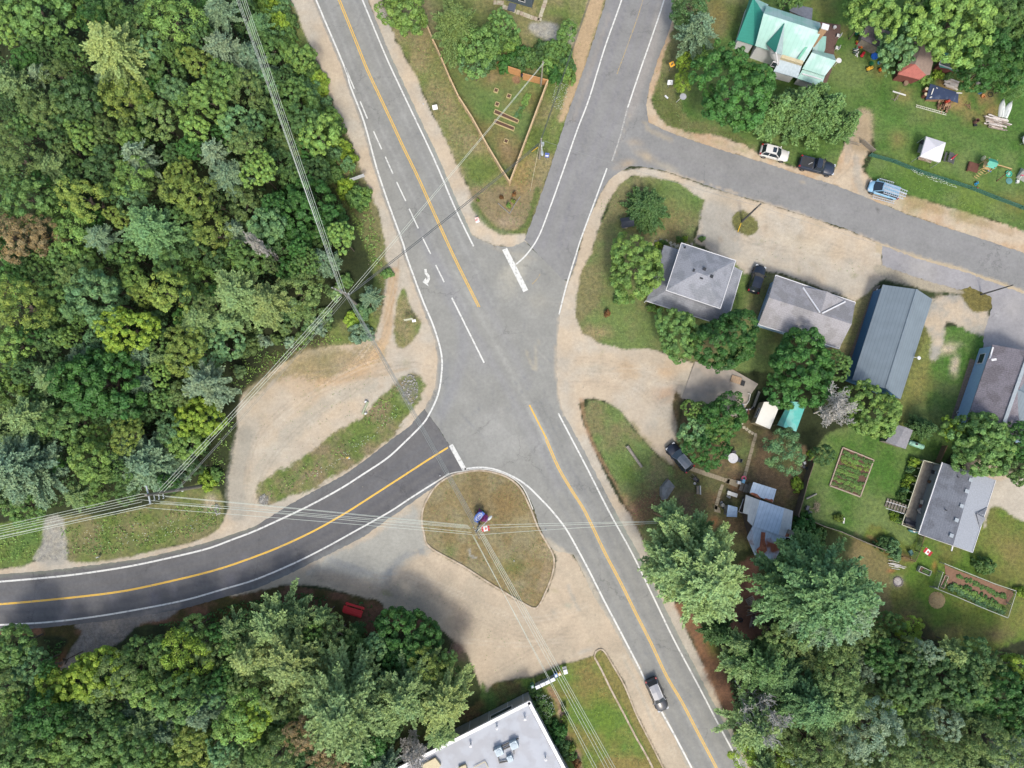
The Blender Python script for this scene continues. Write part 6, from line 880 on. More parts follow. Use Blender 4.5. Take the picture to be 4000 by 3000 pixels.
# --- 10 blue-grey house at the north edge
r10 = thing('house', 'blue-grey house at the north edge with a white-framed window', 'house', 2050, 10, ang((1980,2), (2075,31)))
c1 = P(2077,31,0); dv = (P(1960,-4,0)-c1).normalized(); up2 = Vector((-dv.y, dv.x, 0)); up2 = up2 if up2.y > 0 else -up2; K = [c1, c1+dv*9, c1+dv*9+up2*8, c1+up2*8]; MB(r10).prism([(k.x, k.y) for k in K], 0, 3.0).build('wall', mat('slate blue siding', A(84, 100, 112), .8, stripes=(2, .2, .2)), r10)
rr = [k+Vector((0, 0, 3)) for k in K]; m1 = (rr[0]+rr[1])/2+Vector((0, 0, 1.4)); m2 = (rr[2]+rr[3])/2+Vector((0, 0, 1.4)); o_ = [(k-(sum(rr, Vector())/4)).normalized()*.5 for k in rr]; mb = MB(r10); mb.slab([rr[0]+o_[0], m1+Vector((0, 0, 0)), m2, rr[3]+o_[3]], .12).slab([m1, rr[1]+o_[1], rr[2]+o_[2], m2], .12); mb.build('roof', SHL, r10); MB(r10).add([rr[0], rr[1], m1-Vector((0, 0, .14))], [(0, 1, 2)]).build('gable_wall', mat('slate blue siding', A(84, 100, 112)), r10)
rzh = math.degrees(math.atan2(dv.y, dv.x)); window(r10, Vector((c1.x, c1.y, 1.5))+dv*1.6, (1.0, .12, 1.1), rzh); MB(r10).box(Vector((c1.x, c1.y, .12))+dv*2.9-up2*.9, (1.1, 1.2, .3), rzh).build('cellar_hatch', mat('hatch grey', A(96, 104, 118), .7, stripes=(0, .1, .3)), r10)
STONE = mat('flagstone', A(200, 194, 168), .9, noise=.14, scale=3, col2=A(186, 170, 150), n2s=1)
def stones(name, pts, wpx, k=None, z=.05, kind=None, m=None, gap=.9, jit=1.2, seed=1):
    rng = random.Random(seed); pts = [Vector(p) for p in pts]; mb = MB()
    for a_, b_ in zip(pts[:-1], pts[1:]):
        L_ = (b_-a_).length; n = max(1, int(L_/(k or wpx))); dd = (b_-a_)/n; nn = Vector((-dd.y, dd.x)).normalized()*wpx/2
        for i in range(n):
            p0 = a_+dd*i; p1 = a_+dd*(i+gap); mb.pxprism([tuple(p0+nn+Vector((rng.gauss(0, jit), rng.gauss(0, jit)))), tuple(p1+nn), tuple(p1-nn+Vector((rng.gauss(0, jit), rng.gauss(0, jit)))), tuple(p0-nn)], -.02, z)
    return struct(mb.build(name, m or STONE))
stones('path', [(1962,24),(2100,76),(2106,78)], 15, 14); stones('path', [(2106,80),(2132,0),(2140,-30)], 14, 13, seed=2); stones('path', [(1928,8),(1968,12)], 16, 12, seed=3)
PAVB = mat('buff pavers', A(176, 162, 134), .9, noise=.14, scale=4, stripes=(1, .4, .15))
stones('path', [(2692,1828),(2850,1882)], 17, 10, m=PAVB, gap=.97, jit=.6); struct(MB().pxprism([(2846,1868),(2892,1880),(2880,1904),(2832,1886)], -.02, .05).build('path', PAVB)); stones('path', [(2952,1700),(2907,1868)], 13, 22, m=PAVB, gap=.95, jit=.8); stones('path', [(2822,1892),(2800,1968),(2796,1990)], 13, 24, m=PAVB, gap=.96); struct(MB().pxprism([(2794,1972),(2812,1984),(2816,2006),(2790,1998)], -.02, .05).build('path', mat('buff pavers', A(1, 1, 1))))
for i, (x, y) in enumerate(((2548,955),(2562,943),(2582,938),(2602,941),(2619,948),(2634,954),(2648,960),(2622,958),(2640,962),(2702,954))): struct(MB().box(P(x, y)+Vector((0, 0, .03)), (.42, .34, .06), -15+i*13).build('stepping_stone', STONE))
for i, (x, y) in enumerate(((2898,1653),(2906,1670),(2917,1677),(2928,1686),(2939,1692),(2951,1698))): struct(MB().box(P(x, y)+Vector((0, 0, .03)), (.42, .38, .06), -15+i*19).build('stepping_stone', STONE))
# concrete pad, camper, tarpaulin, garden shed
pad = MB().pxprism([(2715,1412),(2663,1553),(2780,1598),(2884,1634),(2906,1612),(2930,1545),(2962,1500),(2850,1436)], -.05, .12).build('concrete_pad', mat('concrete slab', A(172, 164, 152), .9, noise=.12, scale=1.2, bump=.1, col2=A(186, 174, 158), n2s=.35)); struct(pad)
t = thing('camper', 'white-roofed camper trailer under the widest maple', 'camper', 2990, 1610, ang((2952,1651), (2981,1586)))
hz = 2.6; tp = [(2985,1570,hz),(3053,1568,hz),(3008,1676,hz),(2951,1652,hz)]; W_ = [P(*q) for q in tp]
MB(t).prism([(q.x, q.y) for q in W_], .55, 2.45).build('body', mat('camper side', A(176, 166, 136), .6), t); roofpart(t, 'roof', [[tuple(q) for q in tp]], mat('camper roof', A(250, 248, 236), .5, noise=.03), .14); mb = MB(t); cc = sum(W_, Vector())/4
for s in (-1, 1): q = cc+(W_[1]-W_[0]).normalized()*s*1.0; mb.tube((q.x-.12, q.y, .32), (q.x+.12, q.y, .32), .32, n=12)
mb.build('wheel', DARKM, t)
q = (W_[0]+W_[3])/2; window(t, Vector((q.x, q.y, 1.7)), (1.4, .06, .6), ang((2951,1652), (2985,1570)))
t = thing('tarpaulin_shelter', 'teal tarpaulin shelter right of the camper', 'tarpaulin', 3090, 1625, -20); TT = mat('teal tarpaulin', A(104, 206, 196), .45, noise=.08, scale=2, col2=A(140, 216, 206), n2s=.8); a, b, c, d = (3082,1570,2.0), (3150,1575,2.0), (3110,1686,1.9), (3036,1660,1.5); roofpart(t, 'tarpaulin', [[a, (3098,1568,2.5),(3060,1668,2.4), d], [(3098,1568,2.5), b, c, (3060,1668,2.4)]], TT, .04); mb = MB(t)
for q in (a, b, c, d): w_ = P(*q); mb.tube((w_.x, w_.y, 0), (w_.x, w_.y, q[2]), .05, n=6)
mb.build('pole', GRWOOD, t)
t = thing('shed', 'little grey garden shed beside the green tank', 'shed', 3512, 1705, ang((3460,1725), (3537,1753))); a, b, c, d = (3507,1660,2.3), (3566,1681,2.3), (3538,1754,2.1), (3459,1726,2.1); u, v = (3537,1668,2.6), (3500,1741,2.5); roofpart(t, 'roof', [[a, u, v, d], [u, b, c, v]], mat('shed shingles', A(150, 150, 154), .9, noise=.14, stripes=(0, .2, .15))); walls(t, 'wall', [a, b, c, d], GRWOOD, .2)
t = thing('fuel_tank', 'mint green cylindrical tank beside the garden shed', 'tank', 3570, 1737, ang((3545,1726), (3600,1746)));MB().tube((-1.0, 0, .6), (.95, 0, .6), .38, n=16).ball((.95, 0, .6), (.2, .38, .38), 2).ball((-1.0, 0, .6), (.2, .38, .38), 2).build('tank', mat('mint paint', A(160, 212, 186), .4), t, True); MB().tube((-.2, 0, .95), (-.2, 0, 1.12), .16, n=12).build('cap', DARKM, t); MB().box((-.6, 0, .12), (.1, .6, .25)).box((.6, 0, .12), (.1, .6, .25)).build('leg', DARKM, t)
t = thing('well_house', 'small dark-roofed wishing well on the corner lawn', 'well', 2443, 880, 10); MB().lathe((0, 0, 0), [(.55, 0), (.58, .6), (.45, .6), (.42, .1)], 14).build('wall', STONE, t); MB().slab([(-.95, -.75, 1.5), (.95, -.75, 1.5), (.95, 0, 2.05), (-.95, 0, 2.05)], .06).slab([(-.95, 0, 2.05), (.95, 0, 2.05), (.95, .75, 1.5), (-.95, .75, 1.5)], .06).build('roof', mat('black shingle', A(60, 66, 76), .9), t); MB().box((-.7, 0, .9), (.1, .1, 1.8)).box((.7, 0, .9), (.1, .1, 1.8)).build('post', GRWOOD, t)
# ================================================================== VEHICLES
TYRE = mat('tyre rubber', A(44, 44, 46), .9); RIM = mat('alloy rim', A(150, 152, 156), .35, .7); LENS = mat('headlight lens', A(224, 228, 232), .15, noise=.02); RLENS = mat('red lens', A(170, 30, 34), .25, noise=.02); BLK = mat('black plastic', A(36, 38, 40), .6); CGL = mat('car glass', A(58, 74, 86, .55), .08, noise=.03, spec=.8); CHR = mat('chrome rail', A(200, 204, 208), .25, .6, noise=.02)
def paint(name, c, rough=.28): return mat(name, c, rough, .0, noise=.02, scale=1, spec=.6)
def loft(mb, st):                                    # st: (x, half width, z low, z belt, z top)
    n = 7; V = []
    for x, w_, zl, zb, zt in st: V += [(x, w_*.90, zl), (x, w_, zl+(zb-zl)*.35), (x, w_*.985, zb), (x, w_*.84, zt), (x, 0, zt+.025), (x, -w_*.84, zt), (x, -w_*.985, zb), (x, -w_, zl+(zb-zl)*.35), (x, -w_*.90, zl)]
    n = 9; F = [(k*n+i, k*n+(i+1) % n, (k+1)*n+(i+1) % n, (k+1)*n+i) for k in range(len(st)-1) for i in range(n)]
    F += [tuple(range(n))[::-1], tuple(range((len(st)-1)*n, len(st)*n))]; return mb.add(V, [f[::-1] for f in F])
def car(label, px, py, rz, L_, W_, pm, kind='suv', name='parked_car', rails=False, sunroof=False, cat='car', roofm=None):
    t = thing(name, label, cat, px, py, rz); h = W_/2; f = L_/2; hood, roof = (1.0, 1.68) if kind in ('suv', 'pickup') else (.95, 1.6)
    if kind == 'pickup': hood, roof = 1.12, 1.85
    zb = hood-.16
    st = [(-f, h*.80, .42, .62, .78), (-f+.12, h*.93, .34, zb, hood), (-f+.5, h, .28, zb, hood+.02), (0, h, .26, zb, hood+.02), (f-1.25, h, .28, zb, hood+.02), (f-.6, h*.96, .3, zb-.05, hood-.06), (f-.2, h*.86, .34, zb-.15, hood-.17), (f, h*.62, .42, .58, .72)]
    body = loft(MB(), st).build('body', pm, t, True, .0)
    if kind == 'pickup': x0, x1, r0, r1 = -.45, f-1.65, -.30, f-2.35; x0 = -.55
    elif kind == 'van': x0, x1, r0, r1 = -f+.12, f-.75, -f+.35, f-1.75
    else: x0, x1, r0, r1 = -f+.18, f-1.35, -f+.62, f-2.1
    wb, wr = h*.90, h*.70; zb2 = hood
    A0 = [(x1, wb), (x1+.10, 0), (x1, -wb)]; c = [Vector((x0, wb, zb2)), Vector((x1, wb, zb2)), Vector((x1, -wb, zb2)), Vector((x0, -wb, zb2))]; r = [Vector((r0, wr, roof)), Vector((r1, wr, roof)), Vector((r1, -wr, roof)), Vector((r0, -wr, roof))]
    MB().add([c[1], c[2], r[2], r[1], Vector((x1+.14, 0, zb2+.02)), Vector((r1+.08, 0, roof+.01))], [(0, 4, 5, 3), (4, 1, 2, 5)]).build('windshield', CGL, t, True); MB().add([c[0], c[3], r[3], r[0]], [(0, 3, 2, 1)]).build('rear_window', CGL, t)
    MB().add([c[0], c[1], r[1], r[0]], [(0, 1, 2, 3)]).build('side_window', CGL, t); MB().add([c[3], c[2], r[2], r[3]], [(3, 2, 1, 0)]).build('side_window', CGL, t)
    rf = MB().add([r[0], r[1], Vector((r1+.09, 0, roof+.03)), r[2], r[3], Vector((r0-.04, 0, roof+.03)), Vector(((r0+r1)/2, wr, roof+.03)), Vector(((r0+r1)/2, -wr, roof+.03)), Vector(((r0+r1)/2, 0, roof+.06))], [(0, 6, 8, 5), (6, 1, 2, 8), (8, 2, 3, 7), (5, 8, 7, 4)])
    for a, b in ((c[1], r[1]), (c[2], r[2]), (c[0], r[0]), (c[3], r[3])): rf.bar(a, b, .09, .07)
    for s in (-1, 1):
        rf.bar((r0, s*wr, roof), (r1, s*wr, roof), .07, .05)
        m_ = (r0+r1)/2-.1; rf.bar((m_, s*wb*.995, zb2), (m_, s*wr*1.01, roof), .09, .05)
    rfo = rf.build('roof', roofm or pm, t, False)
    if sunroof: MB().box(((r0+r1)/2+.45, 0, roof+.065), (.55, .75, .03)).build('sunroof', CGL, rfo)
    if rails:
        for s in (-1, 1): MB().bar((r0+.15, s*wr*.93, roof+.09), (r1-.1, s*wr*.93, roof+.09), .05, .05).build('roof_rail', CHR, rfo)
    if kind == 'pickup':
        bd = MB().box((-f/2-.33, 0, hood+.05), (f-.75, W_*.80, .05)).build('bed_cover', mat('black tonneau', A(50, 52, 54), .75, stripes=(0, .5, .2)), t); mb = MB()
        for s in (-1, 1): mb.box((-f/2-.33, s*h*.86, hood+.05), (f-.6, .14, .1))
        mb.box((-f+.12, 0, hood+.05), (.1, W_*.8, .1)).build('bed_rim', pm, t); MB().tube((-1.4, -.3, hood+.1), (-.9, .15, hood+.1), .05).build('bed_strap', mat('pale strap', A(190, 190, 190)), bd)
    for sx in (-1, 1):
        for sy in (-1, 1):
            x = sx*(f-.82); y = sy*(h-.10); w0 = MB().tube((x, y-.12, .34), (x, y+.12, .34), .345, n=16).build('wheel', TYRE, t); MB().tube((x, y+sy*.10, .34), (x, y+sy*.135, .34), .21, n=12).build('rim', RIM, w0)
    for s in (-1, 1):
        MB().box((f-.20, s*h*.68, hood-.24), (.26, .32, .13)).build('headlight', LENS, t); MB().box((-f+.10, s*h*.82, hood-.02), (.24, .2, .26)).build('taillight', RLENS, t)
        MB().box((x1-.18, s*(h+.09), hood+.10), (.16, .22, .16)).build('mirror', pm if kind != 'pickup' else BLK, t)
        MB().box((.3, s*(h+.005), .82), (.18, .03, .04)).build('door_handle', CHR, t)
    MB().box((f-.03, 0, .5), (.16, W_*.62, .16)).build('bumper', BLK, t); MB().box((-f+.03, 0, .5), (.16, W_*.72, .18)).build('bumper', BLK, t); MB().box((f-.05, 0, .68), (.1, W_*.42, .12)).build('grille', BLK, t)
    mb = MB()
    for k in (-.28, .12): mb.box((k, 0, hood+.012), (.012, W_*1.0, .01))
    return t
BLACKP = paint('black car paint', A(30, 38, 52)); car('white hatchback with a sunroof parked nearest the spruce row', 3018, 606, -15, 4.35, 1.75, paint('white car paint', A(236, 234, 226)), sunroof=True)
car('dark pickup truck with a covered bed parked on the sandy roadside', 3182, 656, -14.5, 5.4, 1.95, paint('dark blue paint', A(48, 58, 74)), 'pickup', 'pickup_truck', cat='pickup')
van = car('light blue van carrying ladders on its roof', 3442, 748, 162, 4.6, 1.85, paint('light blue paint', A(158, 206, 236)), 'van', 'parked_van', cat='van')
car('black hatchback parked between the hip-roofed and the V-trimmed houses', 2950, 1094, 71, 4.3, 1.8, BLACKP)
car('black estate car with silver roof rails at the end of the paved path', 2650, 1786, 130, 4.6, 1.85, paint('black blue paint', A(34, 40, 54)), rails=True, roofm=paint('grey blue roof', A(92, 104, 118), .2))
car('silver-roofed black car driving south along the highway', 2562, 2706, -67, 4.7, 1.86, paint('graphite paint', A(70, 72, 76)), rails=True, name='car', roofm=paint('silver roof', A(150, 154, 160), .2))
def ladder(label, a, b, z, wd, n, m=None, group=None, zb=None):
    A_, B_ = P(*a, z), P(*b, zb if zb is not None else z); t = thing('ladder', label, 'ladder', 0, 0, math.degrees(math.atan2(B_.y-A_.y, B_.x-A_.x)), group=group, wpos=(A_+B_)/2); d = (B_-A_).normalized(); q = Vector((-d.y, d.x, 0)).normalized()*wd/2
    MB(t).bar(A_+q, B_+q, .07, .08).build('rail', m or ALU, t); MB(t).bar(A_-q, B_-q, .07, .08).build('rail', m or ALU, t); mb = MB(t)
    for k in range(n): p = A_.lerp(B_, (k+.5)/n); mb.bar(p+q, p-q, .045, .045)
    mb.build('rungs', m or ALU, t); return t
ALU = mat('aluminium', A(214, 222, 230), .4, .2, noise=.04)
ladder('long ladder on the blue van roof, uphill side', (3456,718), (3544,752), 1.95, .42, 11, group='ladders on the van roof'); ladder('middle ladder on the blue van roof', (3450,732), (3540,764), 1.92, .42, 11, group='ladders on the van roof'); ladder('lower ladder on the blue van roof', (3452,748), (3530,772), 1.95, .42, 10, group='ladders on the van roof')
ladder('ladder leaning out on the grass side of the blue van', (3434,702), (3492,718), .9, .42, 8); ladder('ladder hung along the street side of the blue van', (3408,768), (3494,791), .5, .35, 10)
# ================================================================== FENCES
CED = mat('cedar boards', A(220, 192, 148), .85, noise=.14, scale=3, stripes=(0, .15, .25)); CEDO = mat('fresh cedar boards', A(212, 158, 104), .85, noise=.12, scale=3, stripes=(0, .15, .22))
def fence(label, pts, hgt, m, cap=.14, post=2.4, boards=.03, name='fence', topz=None, net=None):
    """pts are the photo positions of the fence top"""
    W = [P(x, y, hgt) for x, y in pts]; t = thing(name, label, 'fence', 0, 0, math.degrees(math.atan2(W[-1].y-W[0].y, W[-1].x-W[0].x)), wpos=Vector((W[0].x, W[0].y, 0)))
    mb = MB(t); rl = MB(t)
    for a, b in zip(W[:-1], W[1:]):
        c = (a+b)/2; d = b-a; an = math.degrees(math.atan2(d.y, d.x)); L_ = d.length
        mb.box((c.x, c.y, hgt/2-.02), (L_, boards, hgt-.1), an); rl.box((c.x, c.y, hgt), (L_+cap*.5, cap, .05), an)
    mb.build('panel', net or m, t); rl.build('top_rail', m, t); po = []
    for a, b in zip(W[:-1], W[1:]):
        n = max(1, round((b-a).length/post))
        for k in range(n): po.append(a.lerp(b, k/n))
    for p in (po+[W[-1]])[:100]: MB(t).box((p.x, p.y, hgt/2), (.11, .11, hgt+.06), 0).build('post', m, t)
    return t
fence('long wooden fence along the west side of the triangular garden', [(1657,72),(1687,145),(1723,223),(1753,295),(1790,374),(1844,458),(1904,567),(1958,657),(1989,705)], 1.7, CED, .2)
fence('wooden fence along the side-road side of the triangular garden', [(1992,708),(2140,313)], 1.7, CED, .2)
fence('right orange board fence beside the small utility pole', [(2044,287),(2139,312)], 1.8, CEDO, .12); fence('left orange board fence at the top of the triangular garden', [(1986,260),(2032,275)], 1.8, CEDO, .12)
NET = mat('green garden netting', A(72, 128, 112, 1), .8, noise=.2, scale=6, alpha=.55)
fence('low green net fence between the lawn and the street', [(3405,599),(3500,625),(3600,665),(3700,697),(3800,728),(3900,768),(4000,805),(4080,836)], .95, NET, .05, 3, .03, net=NET)
fence('solid board fence dividing the two back yards', [(3183,1800),(3160,1870),(3137,1956),(3120,2014)], 1.8, mat('dark fence boards', A(120, 108, 90), .9, noise=.2), .1)
fence('low weathered fence along the foot of the back yard', [(3121,2018),(3170,2034),(3223,2057),(3289,2078),(3386,2120),(3460,2150)], 1.1, GRWOOD, .09)
fence('short wooden gate fence between lawn and deck house', [(3700,1742),(3690,1765),(3672,1806)], 1.2, mat('brown fence', A(130, 106, 78), .9), .1)
WIRE = mat('wire mesh', A(160, 166, 150), .7, alpha=.22); WPALE = mat('bleached rail', A(190, 194, 178), .8)
fence('wire garden fence along the lawn side of the vegetable plot', [(3691,2202),(3790,2242),(3890,2282),(3971,2309)], 1.2, WPALE, .09, net=WIRE); fence('wire garden fence along the pasture side of the vegetable plot', [(3652,2297),(3740,2332),(3840,2375),(3938,2414)], 1.2, WPALE, .09, net=WIRE); fence('wire garden fence at the east end of the vegetable plot', [(3971,2309),(3938,2414)], 1.2, WPALE, .06, net=WIRE); fence('wire garden fence at the west end of the vegetable plot', [(3684,2236),(3664,2298)], 1.2, WPALE, .06, net=WIRE)
fence('corner wire run with a green chair inside', [(3612,2096),(3594,2155),(3576,2193),(3530,2175)], 1.2, mat('brown fence', A(1, 1, 1)), .07, net=WIRE)
t = thing('gate', 'open slatted wooden gate at the top of the driveway, right leaf', 'gate', 3384, 578, -42); MB().box((0, 0, .6), (2.3, .06, .9)).box((0, 0, 1.05), (2.4, .12, .08)).build('leaf', GRWOOD, t); MB().box((-1.2, 0, .6), (.12, .12, 1.2)).build('post', GRWOOD, t)
t = thing('gate', 'thin pole gate at the top of the driveway, left leaf', 'gate', 3324, 566, -16); MB().box((0, 0, .9), (2.2, .08, .08)).box((0, 0, .45), (2.2, .06, .06)).build('leaf', GRWOOD, t); MB().box((-1.1, 0, .6), (.12, .12, 1.2)).build('post', GRWOOD, t)
# ================================================================== POLES AND WIRES
POLE = mat('weathered pole', A(136, 132, 122), .9, noise=.2, scale=3); PALEP = mat('pale pole', A(164, 158, 142), .9, noise=.15, scale=3); INS = mat('insulator', A(220, 226, 226), .3); STEELP = mat('galvanised', A(198, 206, 206), .45, .3)
def pole(label, base, top_h, r=.16, m=POLE, lean=None, name='utility_pole', cat='utility pole'):
    t = thing(name, label, cat, *base); w_ = XF[t.name].inverted().translation
    MB(t).tube((w_.x, w_.y, 0), (w_.x+(lean[0] if lean else 0), w_.y+(lean[1] if lean else 0), top_h), r, r*.62, 10).build('pole', m, t); return t, w_
def arm(t, w_, z, an, L_, m=POLE, name='crossarm', th=.11, off=0):
    d = Vector((math.cos(R(an)), math.sin(R(an)), 0)); o = MB(t).bar(Vector((w_.x, w_.y, z))-d*(L_/2-off), Vector((w_.x, w_.y, z))+d*(L_/2+off), th, th).build(name, m, t); return o, d
def insul(t, pts, par):
    for p in pts: MB(t).lathe((p[0], p[1], p[2]), [(.03, 0), (.06, .04), (.04, .1), (.07, .14), (.05, .24), (.01, .27)], 8).build('insulator', INS, par)
def lamp(t, w_, z, tip, tz):
    q = P(*tip, tz); s = Vector((w_.x, w_.y, z)); o = MB(t).path([s, s.lerp(q, .5)+Vector((0, 0, .25)), q], .05, 6).build('lamp_arm', STEELP, t); d = (q-s); d.z = 0; d.normalize(); M = Matrix.Translation(q+d*.25) @ d.to_track_quat('X', 'Z').to_matrix().to_4x4()
    mb = MB(t); b = MB().ball((0, 0, 0), (.42, .2, .1), 2); mb.add([M @ v for v in b.v], b.f); mb.build('lamp_head', STEELP, o)
pa, wa = pole('utility pole with bundled crossarms between woodland and sandy track', (1399,1194), 10.6, .2)
az_ = ang((1322,1134), (1365,1150)); oa, da = arm(pa, wa, 10.3, az_, 2.6); ob, db = arm(pa, wa, 9.4, az_, 2.2); insul(pa, [Vector((wa.x, wa.y, 10.37))+da*k for k in (-1.2, -.7, .7, 1.2)], oa); MB(pa).tube(Vector((wa.x-.4, wa.y+.3, 8.0)), Vector((wa.x-.4, wa.y+.3, 8.9)), .22).build('transformer', STEELP, pa)
pb, wb = pole('tall utility pole with pale double crossarms beside the sandy lot entrance', (797,1897), 15.8, .27)
anb = ang((556,1928), (569,1984)); oc, dc = arm(pb, wb, 15.2, anb, 2.3, STEELP, th=.16)
insul(pb, [Vector((wb.x, wb.y, 15.28))+dc*k for k in (-1.1, 0, 1.1)], oc)
for z in (14.0, 12.9, 11.8): o_, d_ = arm(pb, wb, z, anb, .85, STEELP, 'standoff', .09, off=.35); insul(pb, [Vector((wb.x, wb.y, z))+d_*.75], o_)
MB(pb).ball(Vector((wb.x-.05, wb.y-.2, 6.4)), .16, 2).build('meter', INS, pb)
pc, wc = pole('utility pole with a long lamp arm on the grassy traffic island', (1873,2046), 9.0, .17, POLE, (-.05, 0)); lamp(pc, wc, 8.3, (1908,2029), 8.4); o_, d_ = arm(pc, wc, 8.7, ang((1832,2066), (1846,2092))+0, 1.8); insul(pc, [Vector((wc.x, wc.y, 8.76))+d_*k for k in (-.8, -.3, .8)], o_)
pd, wd = pole('utility pole with a lamp in the grass strip beside the garden fence', (2107,620), 7.0, .17, PALEP); lamp(pd, wd, 6.6, (2117,592), 6.3); MB(pd).tube(Vector((wd.x+.3, wd.y, 4.8)), Vector((wd.x+.3, wd.y, 5.6)), .18).build('transformer', STEELP, pd); struct_ = MB(pd).bar(P(2102,575,.9)*1, P(2077,592,.1), .1).build('guy_guard', mat('yellow guard', A(236, 190, 40)), pd)
pe, we = pole('slim utility pole at the corner of the orange board fence', (2113,335), 6.8, .15, PALEP)
pf, wf = pole('dark utility pole in the small grass patch of the sandy lot', (2898,865), 7.8, .17, mat('dark pole', A(92, 92, 90), .9)); MB(pf).bar(P(2894,872,1.4), P(2882,906,.05), .1).build('guy_guard', mat('yellow guard', A(236, 190, 40)), pf); o_, d_ = arm(pf, wf, 7.4, 15, .5)
pg, wg = pole('slim dark utility pole in the brown grass patch by the street', (3832,1151), 6.5, .12, mat('dark pole', A(92, 92, 90))); ph, wh = pole('brown pole stub between highway and the pines', (2555,2003), 6.0, .14, mat('brown pole', A(160, 126, 92), .9))
WIREM = mat('pale wire', A(232, 240, 224), .5, noise=.05); WIRED = mat('dark cable', A(84, 90, 92), .6); WIREG = mat('grey cable', A(150, 156, 152), .6)
def wire(label, a, b, sag, r, m=None, group=None, n=16):
    a, b = Vector(a), Vector(b); mb = MB(); pts = [a.lerp(b, k/n)-Vector((0, 0, 4*sag*(k/n)*(1-k/n))) for k in range(n+1)]
    mb.path(pts, r, 4); o = mb.build('overhead_wire', m or WIREM); tag(o, label, 'wire', group); return o
RW = .022
G = 'wires from the bundle pole running north'
for i, (x0, tx, ty) in enumerate(((930,1303,1062),(938,1322,1118),(946,1328,1136),(957,1334,1142),(966,1341,1146),(973,1348,1140))): wire('pale overhead wire running north from the bundle pole over the woodland edge', P(x0-150, -400, 10.5), P(tx, ty, 10.4), .35, RW, group=G)
for i, (a, b) in enumerate((((1320,1152),(606,1928)),((1330,1156),(622,1926)),((1336,1160),(640,1921)))): wire('pale overhead wire between the bundle pole and the tall double-armed pole', P(*a, 10.2), P(*b, 13.2), .5, RW, group='wires between the bundle pole and the tall pole')
for a, b in (((1350,1158),(684,1918)),((1358,1160),(690,1919))): wire('grey cable slung low between the bundle pole and the tall double-armed pole', P(*a, 8.5), P(*b, 10.5), .5, .02, WIREG, 'low grey cables to the tall pole')
for i, (a, y1) in enumerate((((556,1929),2060),((572,1936),2070),((545,1952),2078),((555,1960),2088),((569,1974),2100),((568,1982),2108),((600,1966),2097))): wire('pale overhead wire running west from the tall double-armed pole', P(*a, 14.8), P(-200, y1+40, 12.5), .4, RW, group='wires running west from the tall pole')
for i, (a, b) in enumerate((((556,1929),(1828,2052)),((646,1940),(1832,2056)),((547,1952),(1836,2060)),((604,1966),(1838,2064)),((624,1963),(1842,2080)),((569,1983),(1846,2088)))): wire('pale overhead wire from the tall double-armed pole across the dark road to the island', P(*a, 14.5), P(*b, 8.5), .5, RW, group='wires from the tall pole to the island pole')
for a, b in (((1352,1146),(1856,2052)),((1346,1148),(1850,2054)),((1360,1150),(1866,2048)),((1356,1148),(1861,2050))): wire('grey overhead wire from the bundle pole across the junction to the island', P(*a, 9.8), P(*b, 8.4), .7, .03, WIREG, 'wires across the junction')
for i, (a, b) in enumerate((((1858,2062),(2362,3000)),((1864,2060),(2376,3000)),((1868,2058),(2392,3000)),((1845,2090),(2330,3000)),((1849,2090),(2318,3000)),((1872,2056),(2402,3000)))): A_, B_ = P(*a, 8.4), P(*b, 8.0); wire('pale overhead wire running south-east from the island over the mailboxes', A_, A_+(B_-A_)*1.25, .6, RW, group='wires running south-east from the island')
for a, b, sg in (((1870,2064),(2586,2038),.3),((1852,2090),(2590,2042),.4),((1870,2052),(2582,2036),.3)): wire('thin overhead wire from the island across the highway to the brown pole', P(*a, 8.2), P(*b, 5.8), sg, RW, group='thin wires across the highway')
for a, b in (((1362,1148),(2104,560)),((1366,1152),(2106,566))): wire('thick dark cable from the bundle pole over both roads to the lamp pole', P(*a, 9.0), P(*b, 6.2), .6, .045, WIRED, 'thick dark cables to the lamp pole')
for a, b in (((2108,556),(2320,-60)),((2111,556),(2324,-60))): wire('thick dark cable running north along the side road from the lamp pole', P(*a, 6.2), P(*b, 6.5), .35, .032, WIRED, 'dark cables along the side road')
for a, b in (((2124,243),(1355,1150)),((2127,243),(1362,1156))): wire('thin wire from the slim fence-corner pole towards the bundle pole', P(*a, 6.5), P(*b, 9.0), .5, .02, WIREM, 'thin wires over the triangular garden')
wire('thin wire from the lamp pole across the street to the dark pole', P(2112,546,6.4), P(2955,803,7.4), .5, .016, WIREG); wire('thin wire from the dark pole to the slim pole by the street', P(2955,803,7.4), P(3956,1108,6.3), .6, .014, WIREG); wire('thin wire leaving the slim pole eastward', P(3956,1108,6.3), P(4300,1215,6.3), .2, .014, WIREG)
wire('pale guy wire slanting down from the lamp pole into the grass', P(2108,560,5.6), P(2071,748,.05), 0, .025, mat('pale guy', A(206, 198, 170)))
